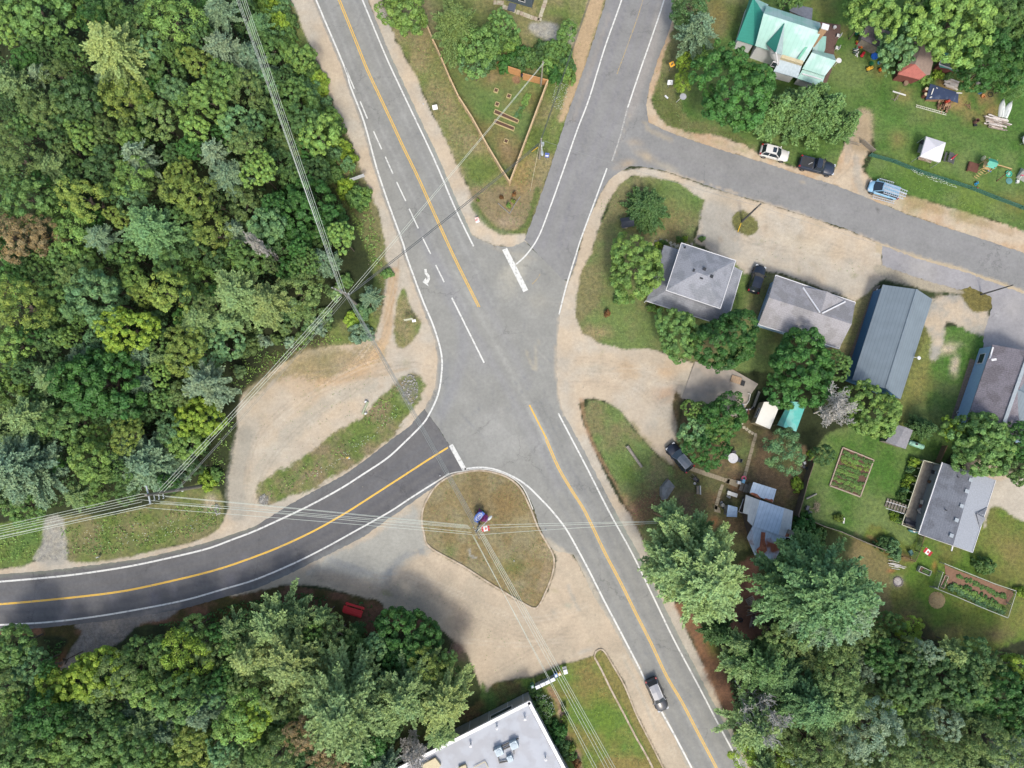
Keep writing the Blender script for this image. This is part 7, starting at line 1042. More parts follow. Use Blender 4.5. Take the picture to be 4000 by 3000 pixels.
# ================================================================== SIGNS
SGN = mat('sign back', A(214, 218, 220), .5); WSG = mat('white sign', A(244, 246, 248), .5, noise=.02); POSTM = mat('sign post', A(150, 156, 150), .6)
def sign(label, px, py, ztop, panel, m, an, tilt=0, name='road_sign', cat='sign', posts=1, shape=None, back=None):
    """px,py = photo position of the panel; an = direction along the panel; panel (w,h)"""
    w_, h_ = panel; c = P(px, py, ztop-h_/2); t = thing(name, label, cat, 0, 0, an, wpos=Vector((c.x, c.y, 0)))
    for k in ([0] if posts == 1 else [-w_*.35, w_*.35]): MB().tube((k, .04, 0), (k, .04, ztop-.05), .035, n=6).build('post', POSTM, t)
    M = Matrix.Translation((0, 0, ztop-h_/2)) @ Matrix.Rotation(R(tilt), 4, 'X'); mb = MB()
    if shape == 'diamond': s = w_/2; V = [(-s, 0, 0), (0, 0, -s), (s, 0, 0), (0, 0, s)]; mb.add([M @ Vector((a, -.015, c_)) for a, b, c_ in V]+[M @ Vector((a, .015, c_)) for a, b, c_ in V], [(0, 1, 2, 3), (7, 6, 5, 4), (0, 4, 5, 1), (1, 5, 6, 2), (2, 6, 7, 3), (3, 7, 4, 0)])
    else: mb.box(None, (w_, .04, h_), M=M)
    p = mb.build('panel', m, t); return t, p, M
sign('white sign panel on the sand east of the highway lane dashes', 1699, 419, 1.6, (.75, .75), WSG, 10, -35); sign('long grey guide sign beside the highway west shoulder', 1395, 694, 2.2, (2.2, .8), SGN, 20, -6, posts=2)
sign('long double guide board in the sandy median grass', 1595, 1248, 2.0, (1.3, .7), mat('sign green grey', A(210, 214, 190)), 10, -8, posts=2); sign('short white board beside the double guide board', 1617, 1253, 1.2, (.55, .4), WSG, 8, -50)
t, p, M = sign('yellow diamond warning sign by the side road', 2625, 251, 2.4, (1.0, 1.0), mat('warning yellow', A(244, 178, 30), .5), -20, -38, shape='diamond'); MB().box(None, (.12, .05, .42), M=M @ Matrix.Rotation(.5, 4, 'Y') @ Matrix.Translation((0, -.008, 0))).box(None, (.34, .05, .1), M=M @ Matrix.Translation((.02, -.008, .1))).build('symbol', BLK, p)
sign('white square sign in front of the yellow-green tree', 2618, 322, 1.9, (.8, .7), WSG, 0, -42)
t = thing('basketball_hoop', 'pale round backboard on a post by the side road corner', 'hoop', 2642, 399, -70); MB().tube((0, 0, 0), (.35, .3, 2.2), .05).build('post', WP, t); MB().lathe((.4, .35, 2.15), [(.02, 0), (.48, .04), (.5, .08)], 14).build('backboard', mat('frosted board', A(190, 192, 198), .4), t)
t = thing('marker_board', 'short white board lying on the verge by the side road', 'board', 2602, 382, -45); MB().box((0, 0, .25), (.62, .22, .12)).box((0, 0, .1), (.1, .1, .2)).build('board', WSG, t)
t, p, M = sign('small red and white notice on the sand east of the stop bar', 1864, 859, .9, (.58, .8), mat('faded red print', A(198, 118, 118), .6, col2=A(236, 214, 206), n2s=5), -75+90, -55); MB().box(None, (.57, .06, .22), M=M @ Matrix.Translation((0, -.006, -.27))).build('white_band', WSG, p)
t, p, M = sign('small blue sign beside the lamp pole', 2137, 606, 2.3, (.62, .75), mat('sign blue', A(90, 112, 190), .5), -5, -32); MB().box(None, (.46, .05, .2), M=M @ Matrix.Translation((0, -.008, -.1))).build('pictogram', WSG, p)
t = thing('road_marker', 'small white tilted marker board on the verge north of the dark road', 'marker', 392, 2174, 20); MB().box((0, 0, .5), (.4, .06, .55)).build('board', WSG, t); MB().box((0, .05, .25), (.06, .06, .5)).build('post', POSTM, t); MB().box((0, -.04, .5), (.2, .02, .3)).build('mark', BLK, t)
for x, y, lab in ((1654,409,'small white pebble-like marker post on the sand'),(2132,2069,'small white marker by the island kerb'),(2008,2190,'small white stake in the island grass'),(1719,1858,'pair of white pegs on the dark road edge')):
    t = thing('marker_post', lab, 'marker', x, y); MB().tube((0, 0, 0), (0, 0, .35), .07, .06, 8).build('peg', WSG, t)
# island: oval-emblem sign, flower planting, flag
t = thing('welcome_sign', 'rounded blue sign with a white oval emblem on the traffic island', 'sign', 1872, 2014, 52); z0 = 2.1
def ovalpts(a, b, n=28): return [(math.cos(6.283*i/n)*a, math.sin(6.283*i/n)*b) for i in range(n)]
Mx = Matrix.Translation((0, 0, 1.25)) @ Matrix.Rotation(R(38), 4, 'X')
def disc(pts, th, M, off): n = len(pts); V = [M @ Vector((x, y*0+off-th, y)) for x, y in pts]+[M @ Vector((x, off, y)) for x, y in pts]; return MB().add(V, [tuple(range(n)), tuple(range(n, 2*n))[::-1]]+[(i, n+i, n+(i+1) % n, (i+1) % n) for i in range(n)])
Mx = Matrix.Translation((0, 0, 1.35)) @ Matrix.Rotation(R(-48), 4, 'X')
p = disc([(a, b) for a, b in ((-.85,-.55),(.85,-.55),(.9,.1),(.6,.55),(0,.72),(-.6,.55),(-.9,.1))], .06, Mx, 0).build('panel', mat('emblem blue', A(84, 120, 206), .5, noise=.04), t)
o = disc(ovalpts(.62, .46), .02, Mx, -.062).build('oval_ring', WSG, p); disc(ovalpts(.54, .39), .02, Mx, -.072).build('oval_field', mat('emblem light blue', A(132, 148, 220), .5), o); disc([(-.34,-.1),(-.2,.18),(.05,.26),(.3,.14),(.36,-.06),(.24,-.02),(.1,.12),(-.12,.08),(-.22,-.14)], .015, Mx, -.086).build('emblem_arc', WSG, o)
for s in (-1, 1): MB().tube((s*.7, .1, 0), (s*.7, .1, 1.7), .07).build('post', GRWOOD, t)
for i, (x, y, r_, lab) in enumerate(((1886,2020,17,'larger magenta flower mound beside the oval-emblem sign'),(1893,2024,14,'smaller magenta flower mound under the lamp arm'),(1876,2000,12,'purple flower mound behind the oval-emblem sign'))):
    t = thing('flower_bed', lab, 'flowers', x, y); PK = leafmat('magenta petals', A(176, 84, 156), .5) if i == 0 else PK; me_ = broad('flowers', 90+i, r_/FPX*H, .5, lob=.2, dens=26, leaf=.06, gap=.05, low=0); link('blossoms', me_, PK, t).location.z = .35; me2 = broad('leaves', 95+i, r_/FPX*H*.9, .4, lob=.2, dens=20, leaf=.07, gap=.0, low=0); link('leaves', me2, TINT['forest'], t).location.z = .25
def flag(label, px, py, z, a, b, wv=.08, name='flag', spin=0):
    """red-white-red flag: width a, height b, lying open in the breeze"""
    RD = mat('flag red', A(206, 54, 56), .7); WF = mat('flag white', A(246, 246, 242), .7); t = thing(name, label, 'flag', px, py, spin, z)
    f = lambda x: math.sin(x/a*7)*wv
    for nm, x0, x1, m in (('red_band', 0, .25, RD), ('white_field', .25, .75, WF), ('red_band', .75, 1, RD)):
        mb = MB(); n = 6
        for i in range(n): u, v = (x0+(x1-x0)*i/n)*a, (x0+(x1-x0)*(i+1)/n)*a; mb.add([(u, -b/2, f(u)), (v, -b/2, f(v)), (v, b/2, f(v)+.05), (u, b/2, f(u)+.05)], [(0, 1, 2, 3)])
        q = mb.build(nm, m, t)
        if nm == 'white_field': c = a/2; s = b*.3; L_ = [(0,1),(.18,.62),(.4,.72),(.34,.3),(.62,.5),(.72,.28),(1,.22),(.86,0),(.92,-.16),(.5,-.42),(.56,-.6),(.08,-.54),(.05,-1),(-.05,-1),(-.08,-.54),(-.56,-.6),(-.5,-.42),(-.92,-.16),(-.86,0),(-1,.22),(-.72,.28),(-.62,.5),(-.34,.3),(-.4,.72),(-.18,.62)]; MB().add([(c+x*s, y*s, f(c)+.085) for x, y in L_], [tuple(range(len(L_)))[::-1]]).build('leaf_emblem', RD, q)
    MB().tube((-.03, b/2, -z+.02), (-.03, b/2, .15), .03, n=6).build('pole', WP, t); return t
flag('red and white flag with a leaf on the traffic island', 1881, 2068, 2.6, 1.15, .72, spin=10); flag('red and white flag with a leaf on the lawn behind the vegetable plot', 3611, 2146, 1.8, 1.15, .75, spin=-38)
# ================================================================== GARDENS AND YARD THINGS
SOILM = mat('garden soil', A(104, 78, 62), .95, noise=.25, scale=6, bump=.5); PINEB = mat('new boards', A(206, 188, 134), .8, noise=.1); FADEB = mat('faded boards', A(186, 168, 148), .85, noise=.12)
def bed(label, pts, h_, m, th=4.0, z=0):
    t = thing('raised_bed', label, 'raised bed', sum(p[0] for p in pts)/4, sum(p[1] for p in pts)/4, ang(pts[0], pts[1])); mb = MB(t)
    for i in range(4): a, b = P(*pts[i], h_), P(*pts[(i+1) % 4], h_); mb.bar(a-Vector((0, 0, h_/2)), b-Vector((0, 0, h_/2)), th/PXM, h_)
    mb.build('frame', m, t); MB(t).pxprism(pts, .0, h_*.6).build('soil', SOILM, t); return t
def rect(cx, cy, w_, h_, an): c, s = math.cos(R(an)), math.sin(R(an)); return [(cx+x*c-y*s, cy+x*s+y*c) for x, y in ((-w_/2, -h_/2), (w_/2, -h_/2), (w_/2, h_/2), (-w_/2, h_/2))]
for x, y, lab in ((1938,352,'top left small square planter in the triangular garden'),(1988,374,'top right small square planter in the triangular garden'),(1942,406,'middle left small square planter in the triangular garden'),(1977,550,'lowest small square planter, near the fence tip')): bed(lab, rect(x, y, 15, 15, 18), .25, PINEB, 2.6)
bed('upper long narrow bed across the triangular garden', [(1934,426),(2027,468),(2022,480),(1929,441)], .25, PINEB, 2.6); bed('lower long narrow bed across the triangular garden', [(1933,465),(2010,496),(2007,510),(1929,479)], .25, PINEB, 2.6)
def row(t, a, b, n, r_, tint, seed, z=.1, jit=2):
    rng = random.Random(seed); mesh = KIND['U'][seed % 3][0]
    for k in range(n):
        o = bpy.data.objects.new('plant', mesh); COL.objects.link(o); o.parent = t; o.material_slots[0].link = 'OBJECT'; o.material_slots[0].material = TINT[tint]
        q = P(a[0]+(b[0]-a[0])*k/max(1, n-1)+rng.gauss(0, jit), a[1]+(b[1]-a[1])*k/max(1, n-1)+rng.gauss(0, jit)); o.location = XF[t.name] @ Vector((q.x, q.y, z)); s = r_/1.5*rng.uniform(.75, 1.25); o.scale = (s, s, s*.7); o.rotation_euler = (0, 0, rng.uniform(0, 6))
t = thing('vegetable_row', 'leafy vegetable row beside the long beds in the triangular garden', 'vegetables', 2040, 410, 0); row(t, (2060,375), (2050,400), 3, .42, 'light', 1); row(t, (2048,412), (2028,462), 5, .28, 'mid', 2); row(t, (2034,420), (2014,458), 4, .25, 'bluegreen', 3)
t = bed('square vegetable plot framed by bleached logs in the middle back yard', [(3293,1748),(3414,1797),(3361,1941),(3242,1897)], .22, FADEB, 4.5)
for k in range(8):
    f0 = .09+k*.115; a = (3293+(3242-3293)*f0+6, 1748+(1897-1748)*f0+6); b = (3414+(3361-3414)*f0-12, 1797+(1941-1797)*f0-4); tn = ['mid', 'light', 'yellow', 'mid', 'light', 'mid', 'light', 'olive'][k]; row(t, a, b if k not in (4,) else (b[0]-26, b[1]-8), 11, .27, tn, k, .15)
t = thing('vegetable_plot', 'fenced vegetable plot with a thick green crop row', 'vegetables', 3815, 2310, -21); MB(t).pxprism([(3690,2206),(3750,2232),(3966,2313),(3930,2365),(3860,2345),(3700,2280),(3695,2255)], -.02, .06).build('soil', mat('pale soil', A(146, 112, 88), .95, noise=.15, scale=3), t)
row(t, (3715,2300), (3905,2388), 15, .45, 'bluegreen', 5, .2, 3); row(t, (3722,2292), (3912,2378), 14, .42, 'light', 6, .2, 3); row(t, (3745,2250), (3880,2312), 12, .3, 'mid', 7, .1, 3); row(t, (3750,2282), (3890,2348), 8, .3, 'forest', 8, .1, 3); row(t, (3895,2322), (3925,2330), 3, .4, 'mid', 9, .1, 4)
t = bed('narrow white-edged bed at the west end of the vegetable plot', [(3693,2248),(3706,2252),(3688,2300),(3674,2292)], .2, FADEB, 2.5); row(t, (3700,2255), (3684,2292), 5, .2, 'mid', 3)
t = bed('small two-part raised planter on the lower lawn', [(3597,2212),(3640,2232),(3631,2250),(3589,2232)], .6, WPALE, 2.2); row(t, (3604,2226), (3628,2240), 4, .25, 'mid', 4, .35)
t = thing('straw_pile', 'round heap of golden straw beside the vegetable plot', 'straw', 3659, 2344); rs = np.random.RandomState(4); n = 2600; a = rs.rand(n)*6.28; q = np.sqrt(rs.rand(n)); C = np.stack([np.cos(a)*q*1.15, np.sin(a)*q*1.15, (1-q**2)*.38+.02], 1); ST = leafmat('straw', A(240, 206, 150), .3, (1, 1, 1)); link('straw', leafmesh('straw', [quads(C, unit(rs, n)*.5+np.array([0, 0, 1]), unit(rs, n), .13, .025, rs, rs.rand(n), rs.rand(n))]), ST, t)
def stickpile(label, px, py, r_, n, seed, name='brush_pile', cat='brush pile', cols=None, th=.035, flat=.25, dirn=None, L_=.9):
    t = thing(name, label, cat, px, py); rng = random.Random(seed); cols = cols or [mat('pale stick', A(190, 172, 142), .9)]; bs = [MB() for _ in cols]
    for k in range(n):
        a = rng.uniform(0, 6.28); q = r_*math.sqrt(rng.random())*.7; d = dirn if dirn is not None else rng.uniform(0, 180); d = R(d+rng.gauss(0, 5 if dirn is not None else 0)); l = L_*rng.uniform(.5, 1.2)/2; x, y = math.cos(a)*q, math.sin(a)*q; z = .05+rng.random()*flat
        bs[k % len(cols)].bar((x-math.cos(d)*l, y-math.sin(d)*l, z), (x+math.cos(d)*l, y+math.sin(d)*l, z+rng.uniform(-.1, .2)*flat), th*rng.uniform(.7, 1.3))
    for b, m in zip(bs, cols): b.build('sticks', m, t)
    return t
stickpile('tangle of pale branches in the back yard fire spot', 3186, 1981, .8, 34, 1, flat=.3); stickpile('scattered white planks below the thin bush', 3500, 2205, .9, 9, 2, 'plank_pile', 'planks', [mat('white plank', A(220, 216, 206))], .09, .1, 165, 1.5)
t = thing('fire_pit', 'round grey ash ring of stones on the lower lawn', 'fire pit', 3507, 2272); mb = MB(); rg = random.Random(3)
for i in range(14): a = i*.449; mb.ball((math.cos(a)*.65, math.sin(a)*.65, .08), (.14, .12, .1), 1, .2, rg)
mb.build('stones', mat('fire stones', A(160, 150, 146), .9), t); MB().lathe((0, 0, 0), [(.6, .01), (.4, .06), (.05, .09)], 14).build('ash', mat('ash', A(196, 188, 180), .95, noise=.3, scale=8), t)
for x, y, rz, lab in ((3149,1983,-20,'upper grey tub chair beside the brush pile'),(3157,2003,-25,'lower grey tub chair beside the brush pile')):
    if y < 1990:
        t = tc0 = thing('garden_chair', lab, 'chair', x, y, rz, group='grey tub chairs'); GP = mat('grey plastic chair', A(124, 126, 130), .6); MB().box((0, 0, .38), (.5, .55, .08)).build('seat', GP, t); MB().box((-.27, 0, .6), (.07, .6, .5)).build('backrest', GP, t)
        for s in (-1, 1): MB().box((0, s*.29, .5), (.55, .06, .3)).build('armrest', GP, t)
    else: t = copy_tree(tc0); t.location = P(x, y); t.rotation_euler.z = R(rz); t['label'] = lab
t = thing('log', 'pale cut log lying by the solid fence', 'log', 3168, 1938, 25); MB().tube((-.85, 0, .14), (.85, 0, .16), .14, .11, 10).build('log', mat('pale log', A(176, 172, 158), .9, noise=.15), t)
t = thing('log', 'long weathered log on the grass beside the highway', 'log', 2477, 1784, -56.5); MB().tube((-1.85, 0, .22), (1.85, .05, .2), .24, .2, 12).tube((-1.7, 0, .25), (-1.9, -.3, .3), .1, .06, 8).build('log', mat('weathered log', A(154, 146, 134), .9, noise=.25, scale=3, bump=.4), t)
t = thing('boulder', 'grey angular boulder slab beside the pines', 'boulder', 2609, 1908); pts = [(2613,1873),(2637,1901),(2624,1921),(2607,1948),(2592,1953),(2585,1935),(2586,1905)]; rg = random.Random(2); bm_ = MB(t); top = [P(x, y, .9+.25*rg.random()) for x, y in pts]; cen = P(2609,1908,1.35); n = len(top); low_ = [Vector((p.x*1, p.y*1, 0))+(p-cen).normalized()*.12 for p in top]; bm_.add(top+[cen]+[Vector((p.x, p.y, -.05)) for p in low_], [(i, (i+1) % n, n)[::-1] for i in range(n)]+[(i, (i+1) % n, n+1+(i+1) % n, n+1+i) for i in range(n)]).build('rock', mat('grey rock', A(140, 140, 136), .9, noise=.22, scale=2, bump=.5, col2=A(150, 118, 98), n2s=.9, n2t=.6), t)
# red bench
RB = mat('red painted wood', A(236, 52, 54), .5, noise=.06, stripes=(1, .28, .25)); t = thing('picnic_bench', 'bright red wooden picnic bench in the pine needle clearing', 'bench', 1384, 2378, -16.5); MB().box((-.02, -.17, .74), (2.85, .85, .06)).build('table_top', RB, t); MB().box((.05, .55, .45), (2.8, .32, .06)).build('seat', RB, t); MB().box((.0, -.72, .42), (2.7, .26, .06)).build('seat', RB, t)
for s in (-1, 1): MB().box((s*1.1, 0, .36), (.08, 1.5, .08)).bar((s*1.1, -.6, 0), (s*1.1, -.2, .72), .08).bar((s*1.1, .6, 0), (s*1.1, .2, .72), .08).build('leg', RB, t)
# mailboxes
MBX = mat('mailbox white', A(236, 240, 244), .4, noise=.03); MBG = mat('mailbox front', A(150, 160, 164), .5)
for i, (x, y) in enumerate(((2099,2667),(2118,2658),(2137,2649),(2156,2640))):
    lab = ['first white community mailbox, next to the green box','second white community mailbox from the green box','third white community mailbox from the green box','fourth white community mailbox, next to the blue box'][i]
    if i == 0:
        t = m0 = thing('mailbox', lab, 'mailbox', x, y, 25, group='row of white community mailboxes'); MB().box((0, -.05, .95), (.7, .48, 1.2)).build('cabinet', MBX, t, bevel=.02); MB().box((0, .2, .95), (.66, .02, 1.1)).build('door_front', mat('mailbox doors', A(150, 160, 164), .5, stripes=(0, .16, .3)), t); MB().box((0, -.05, .18), (.25, .25, .36)).build('pedestal', MBG, t)
    else: t = copy_tree(m0); t.location = P(x, y); t['label'] = lab
for x, y, m, s, lab, nm, ct_ in ((2079,2671,mat('relay green', A(110, 180, 140), .5),(.42,.42,1.1),'small green box at the west end of the mailboxes','relay_box','box'),(2170,2628,mat('box blue', A(70, 140, 214), .5),(.48,.5,1.1),'blue newspaper box between mailboxes and yellow box','newspaper_box','box'),(2184,2622,mat('box yellow', A(240, 190, 50), .5),(.4,.45,1.1),'yellow newspaper box at the east end of the mailboxes','newspaper_box','box')):
    t = thing(nm, lab, ct_, x, y, 25); MB().box((0, 0, s[2]/2+.1), s).build('cabinet', m, t, bevel=.02); MB().box((0, -.02, s[2]+.12), (s[0]*.7, s[1]*.6, .05)).build('lid', MBX, t); MB().box((0, s[1]/2, s[2]*.6), (s[0]*.8, .02, s[2]*.5)).build('window', GLASS, t)
t = thing('ice_machine', 'white cabinet with a wire rack at the edge of the gravel lot', 'cabinet', 2206, 2612, 15); MB().box((0, -.1, .55), (.55, .6, 1.1)).build('cabinet', MBX, t); mb = MB(); [mb.box((0, .3+k*.09, .9), (.55, .03, .03)) for k in range(4)]; [mb.box((s*.27, .42, .9), (.03, .4, .03)) for s in (-1, 1)]; mb.build('rack', CHR, t)
# culvert guard and barriers in the lot
t = thing('barrier', 'pale green concrete barrier at the edge of the sandy lot', 'barrier', 1427, 1594, 67); MB().add([(-1.0, -.16, 0), (1.0, -.16, 0), (1.0, .16, 0), (-1.0, .16, 0), (-1.0, -.07, .5), (1.0, -.07, .5), (1.0, .07, .5), (-1.0, .07, .5)], [(0, 1, 5, 4), (1, 2, 6, 5), (2, 3, 7, 6), (3, 0, 4, 7), (4, 5, 6, 7)]).build('barrier', mat('mossy concrete', A(190, 200, 166), .9, noise=.15), t)
for x, y, lab in ((1430,1570,'white block at the north end of the pale barrier'),(1430,1616,'white block at the south end of the pale barrier')): t = thing('block', lab, 'block', x, y, 40); MB().box((0, 0, .25), (.32, .2, .5)).build('block', WSG, t, bevel=.02)
t = thing('litter', 'yellow and white scrap on the ditch bank', 'litter', 1358, 1788, 20); MB().box((0, 0, .05), (.35, .2, .06)).build('paper', mat('yellow paper', A(240, 200, 90)), t); MB().box((.2, -.15, .06), (.2, .15, .05)).build('scrap', WSG, t)
for i, (x, y) in enumerate(((2360,2690),)): pass
t = thing('drain_grate', 'dark drain grate in the island kerb', 'drain', 1921, 1842, -8); MB().box((0, 0, .02), (.55, .35, .05)).build('frame', DARKM, t)
mb = MB(); [mb.box((-.2+k*.1, 0, .05), (.04, .3, .02)) for k in range(5)]; mb.build('bars', mat('grate steel', A(110, 112, 114), .5), t)
struct(MB().path([P(x, y, .19) for x, y in ((1988,806),(1966,822),(1991,833),(2013,798),(2030,772))][:0]+[P(x, y, .1) for x, y in ((1946,794),(1968,814),(1991,834),(2010,800),(2032,768))], .07, 6).build('flower_bed_edging', mat('grey timber', A(150, 148, 142))))
# patio set of the path house
t = thing('patio_table', 'white round slatted table on the lawn with dark chairs', 'table', 2857, 1789, 10); MB().lathe((0, 0, .68), [(.22, 0), (.72, 0), (.74, .04), (.22, .05), (.22, 0)], 18).build('top', mat('white slats', A(236, 236, 236), .5, stripes=(1, .16, .3)), t); [MB().tube((math.cos(a)*.5, math.sin(a)*.5, 0), (math.cos(a)*.45, math.sin(a)*.45, .68), .03, n=6).build('leg', WP, t) for a in (0, 1.57, 3.14, 4.71)]
DG = mat('dark grey plastic', A(74, 78, 84), .6)
for i, (x, y, rz, lab) in enumerate(((2863,1768,-95,'dark chair north of the white round table'),(2884,1797,160,'dark chair east of the white round table'),(2833,1776,20,'dark chair west of the white round table'))):
    if i == 0:
        t = dc0 = thing('garden_chair', lab, 'chair', x, y, rz, group='dark chairs around the white table'); MB().box((0, 0, .42), (.55, .55, .06)).build('seat', DG, t); MB().box((-.27, 0, .7), (.06, .55, .55)).build('backrest', DG, t)
        for sx in (-1, 1):
            for sy in (-1, 1): MB().tube((sx*.23, sy*.23, 0), (sx*.23, sy*.23, .4), .025, n=5).build('leg', DG, t)
    else: t = copy_tree(dc0); t.location = P(x, y); t.rotation_euler.z = R(rz); t['label'] = lab
t = thing('wheelbarrow', 'black wheelbarrow leaning by the bush near the boulder', 'wheelbarrow', 2714, 1872, -40); MB().add([(-.4, -.3, .6), (.4, -.3, .6), (.4, .3, .6), (-.4, .3, .6), (-.3, -.2, .3), (.3, -.2, .3), (.3, .2, .3), (-.3, .2, .3)], [(0, 1, 5, 4), (1, 2, 6, 5), (2, 3, 7, 6), (3, 0, 4, 7), (4, 5, 6, 7)]).build('tray', DG, t); MB().tube((.6, -.05, .2), (.6, .05, .2), .2, n=12).build('wheel', TYRE, t); MB().bar((-.95, -.28, .55), (.5, -.1, .3), .04).bar((-.95, .28, .55), (.5, .1, .3), .04).build('handle', GRWOOD, t)
t = thing('white_bucket', 'white bucket below the black wheelbarrow', 'bucket', 2712, 1888); MB().lathe((0, 0, 0), [(.15, 0), (.19, .35), (.16, .35), (.14, .05)], 10).build('pail', WP, t)
t = thing('garden_bench', 'grey slatted bench with a white edge near the pines', 'bench', 2724, 1913, 90); MB().box((0, 0, .42), (1.2, .45, .06)).build('seat', GRWOOD, t); MB().box((0, -.26, .6), (1.25, .07, .5)).build('backrest', WP, t); [MB().box((s*.5, 0, .2), (.07, .4, .4)).build('leg', GRWOOD, t) for s in (-1, 1)]
# junk on and beside the pad
t = thing('frame', 'rusted pallet frame with a dark opening on the concrete pad', 'frame', 2877, 1484, -18, .12); MB().box((-.1, 0, .12), (1.5, 1.0, .12)).build('boards', mat('worn plywood', A(186, 160, 130), .9, stripes=(0, .3, .25)), t); MB().box((1.0, -.2, .08), (.55, .75, .16)).build('box', BLK, t)
t = thing('pipe_frame', 'white bent pipe frame at the edge of the concrete pad', 'frame', 2920, 1560, 0, .12); mb = MB(t); mb.path([P(x, y, .4) for x, y in ((2922,1537),(2932,1540),(2926,1565),(2918,1578),(2904,1580))], .05, 6).build('pipe', WP, t)
t = thing('dolly_rail', 'long grey rail cart standing beside the camper', 'cart', 2950, 1560, 68); MB().box((0, 0, .5), (2.4, .35, .1)).box((0, .14, .58), (2.4, .05, .08)).build('rail', mat('grey rail', A(130, 134, 126), .7), t); MB().tube((-1.35, -.1, .3), (-1.35, .1, .3), .3, n=14).build('wheel', TYRE, t); MB().tube((-1.35, .1, .3), (-1.35, .13, .3), .17, n=8).build('rim', mat('white rim', A(226, 230, 234)), t)
stickpile('heap of scrap metal and crates at the pad corner', 2903, 1606, .9, 30, 5, 'scrap_heap', 'scrap heap', [mat('scrap blue', A(110, 140, 176), .5), mat('scrap dark', A(52, 54, 66), .6), mat('scrap brown', A(120, 78, 60), .8), mat('scrap white', A(200, 204, 206), .5)], .16, .45, None, .7)
t = thing('crate', 'pale plastic crate on the scrap heap', 'crate', 2895, 1604, -65, .5); MB().box((0, 0, .1), (.5, .32, .18)).build('crate', mat('pale crate', A(180, 184, 178), .6, stripes=(0, .1, .3)), t)
t = thing('toy_cluster', 'old crates and pots below the blue-green tree', 'crates', 3135, 1810, -70); [MB().box((x, y, .2), (.4, .35, .4), 20*x).build('crate', m, t) for x, y, m in ((-.5, 0, DG), (0, .2, mat('scrap white', A(1, 1, 1))), (.5, -.1, DG), (.1, -.4, GRWOOD), (.9, .3, DG))]
t = thing('leaning_board', 'orange wooden board among the bushes by the tarpaulin', 'board', 3108, 1762, -60); MB().box((0, 0, .6), (.9, .5, .06)).build('board', mat('orange board', A(186, 130, 94), .9), t)
# clearing timber
stickpile('pile of ash and debris in the reddish clearing', 2865, 2352, .6, 20, 7, 'debris_pile', 'debris', [mat('debris dark', A(96, 78, 72)), mat('debris pale', A(176, 170, 166))], .07, .2, None, .5)
t = thing('pallet', 'grey wooden pallet in the reddish clearing', 'pallet', 2931, 2346, 28); mb = MB(); [mb.box((0, k*.22, .14), (1.2, .15, .03)) for k in (-2, -1, 0, 1, 2)]; mb.build('slats', GRWOOD, t); [MB().box((x, 0, .07), (.08, 1.05, .1)).build('stringer', GRWOOD, t) for x in (-.55, 0, .55)]
stickpile('loose brown planks below the grey pallet', 2950, 2378, .9, 14, 8, 'plank_pile', 'planks', [mat('plank tan', A(160, 128, 96)), mat('plank grey', A(150, 142, 126))], .11, .2, 8, 2.2); stickpile('short pale logs at the north end of the clearing', 2960, 2312, .4, 6, 9, 'log_pile', 'logs', [mat('pale log', A(1, 1, 1))], .12, .15, 65, .8); stickpile('dark stacked logs at the south end of the clearing', 2938, 2430, .7, 14, 10, 'log_pile', 'logs', [mat('dark logs', A(96, 78, 76)), mat('grey logs', A(150, 142, 130))], .14, .3, 78, 1.4)
t = thing('tyre', 'old tyre lying in the reddish clearing', 'tyre', 2892, 2422)
def ring(mb, r_, th, z, n=18): [mb.tube((math.cos(6.283*i/n)*r_, math.sin(6.283*i/n)*r_, z), (math.cos(6.283*(i+1)/n)*r_, math.sin(6.283*(i+1)/n)*r_, z), th, n=6) for i in range(n)]; return mb
ring(MB(), .26, .1, .1).build('tyre', TYRE, t)
# north-east yard
t = thing('canopy_tent', 'white square pop-up canopy on the lawn', 'tent', 3645, 582, ang((3596,609), (3674,633))); K = [P(x, y, 2.3) for x, y in ((3619,533),(3695,557),(3673,633),(3596,609))]; c = sum(K, Vector())/4+Vector((0, 0, .75)); CV = mat('white canvas', A(246, 244, 248), .7, noise=.03)
MB(t).add(K+[c]+[k-Vector((0, 0, .28)) for k in K], [(0, 4, 1), (1, 4, 2), (2, 4, 3), (3, 4, 0)]+[(i, (i+1) % 4, 5+(i+1) % 4, 5+i) for i in range(4)]).build('canopy', CV, t); [MB(t).tube((k.x*.999, k.y, 0), (k.x*.999, k.y, 2.25), .04, n=6).build('leg', STEELP, t) for k in K]
t = thing('picnic_table', 'dark grey picnic table beside the white canopy', 'table', 3702, 622, ang((3712,603), (3702,641))); DT = mat('dark table boards', A(88, 90, 88), .8, stripes=(1, .16, .3)); MB().box((0, 0, .74), (1.5, .68, .06)).build('top', DT, t); [MB().box((0, s*.66, .44), (1.5, .26, .05)).build('seat', DT, t) for s in (-1, 1)]; [MB().box((s*.55, 0, .35), (.08, 1.3, .08)).build('leg', DT, t) for s in (-1, 1)]
t = thing('red_cloth', 'folded red parasol lying on the dark picnic table', 'parasol', 3728, 612, 38, .78); MB().tube((-.65, 0, .06), (.6, 0, .06), .13, .03, 8).build('cloth', mat('red cloth', A(206, 46, 66), .7), t); MB().ball((-.7, 0, .06), .09, 1).build('tip', WP, t)
t = thing('bench', 'brown patterned cushions on the bench in front of the canopy', 'bench', 3608, 627, -17); MB().box((0, 0, .35), (2.0, .5, .12)).build('seat', mat('patterned cushion', A(160, 140, 120), .9, col2=A(190, 180, 160), n2s=1.6), t); [MB().box((s*.9, 0, .15), (.08, .45, .3)).build('leg', DT, t) for s in (-1, 1)]
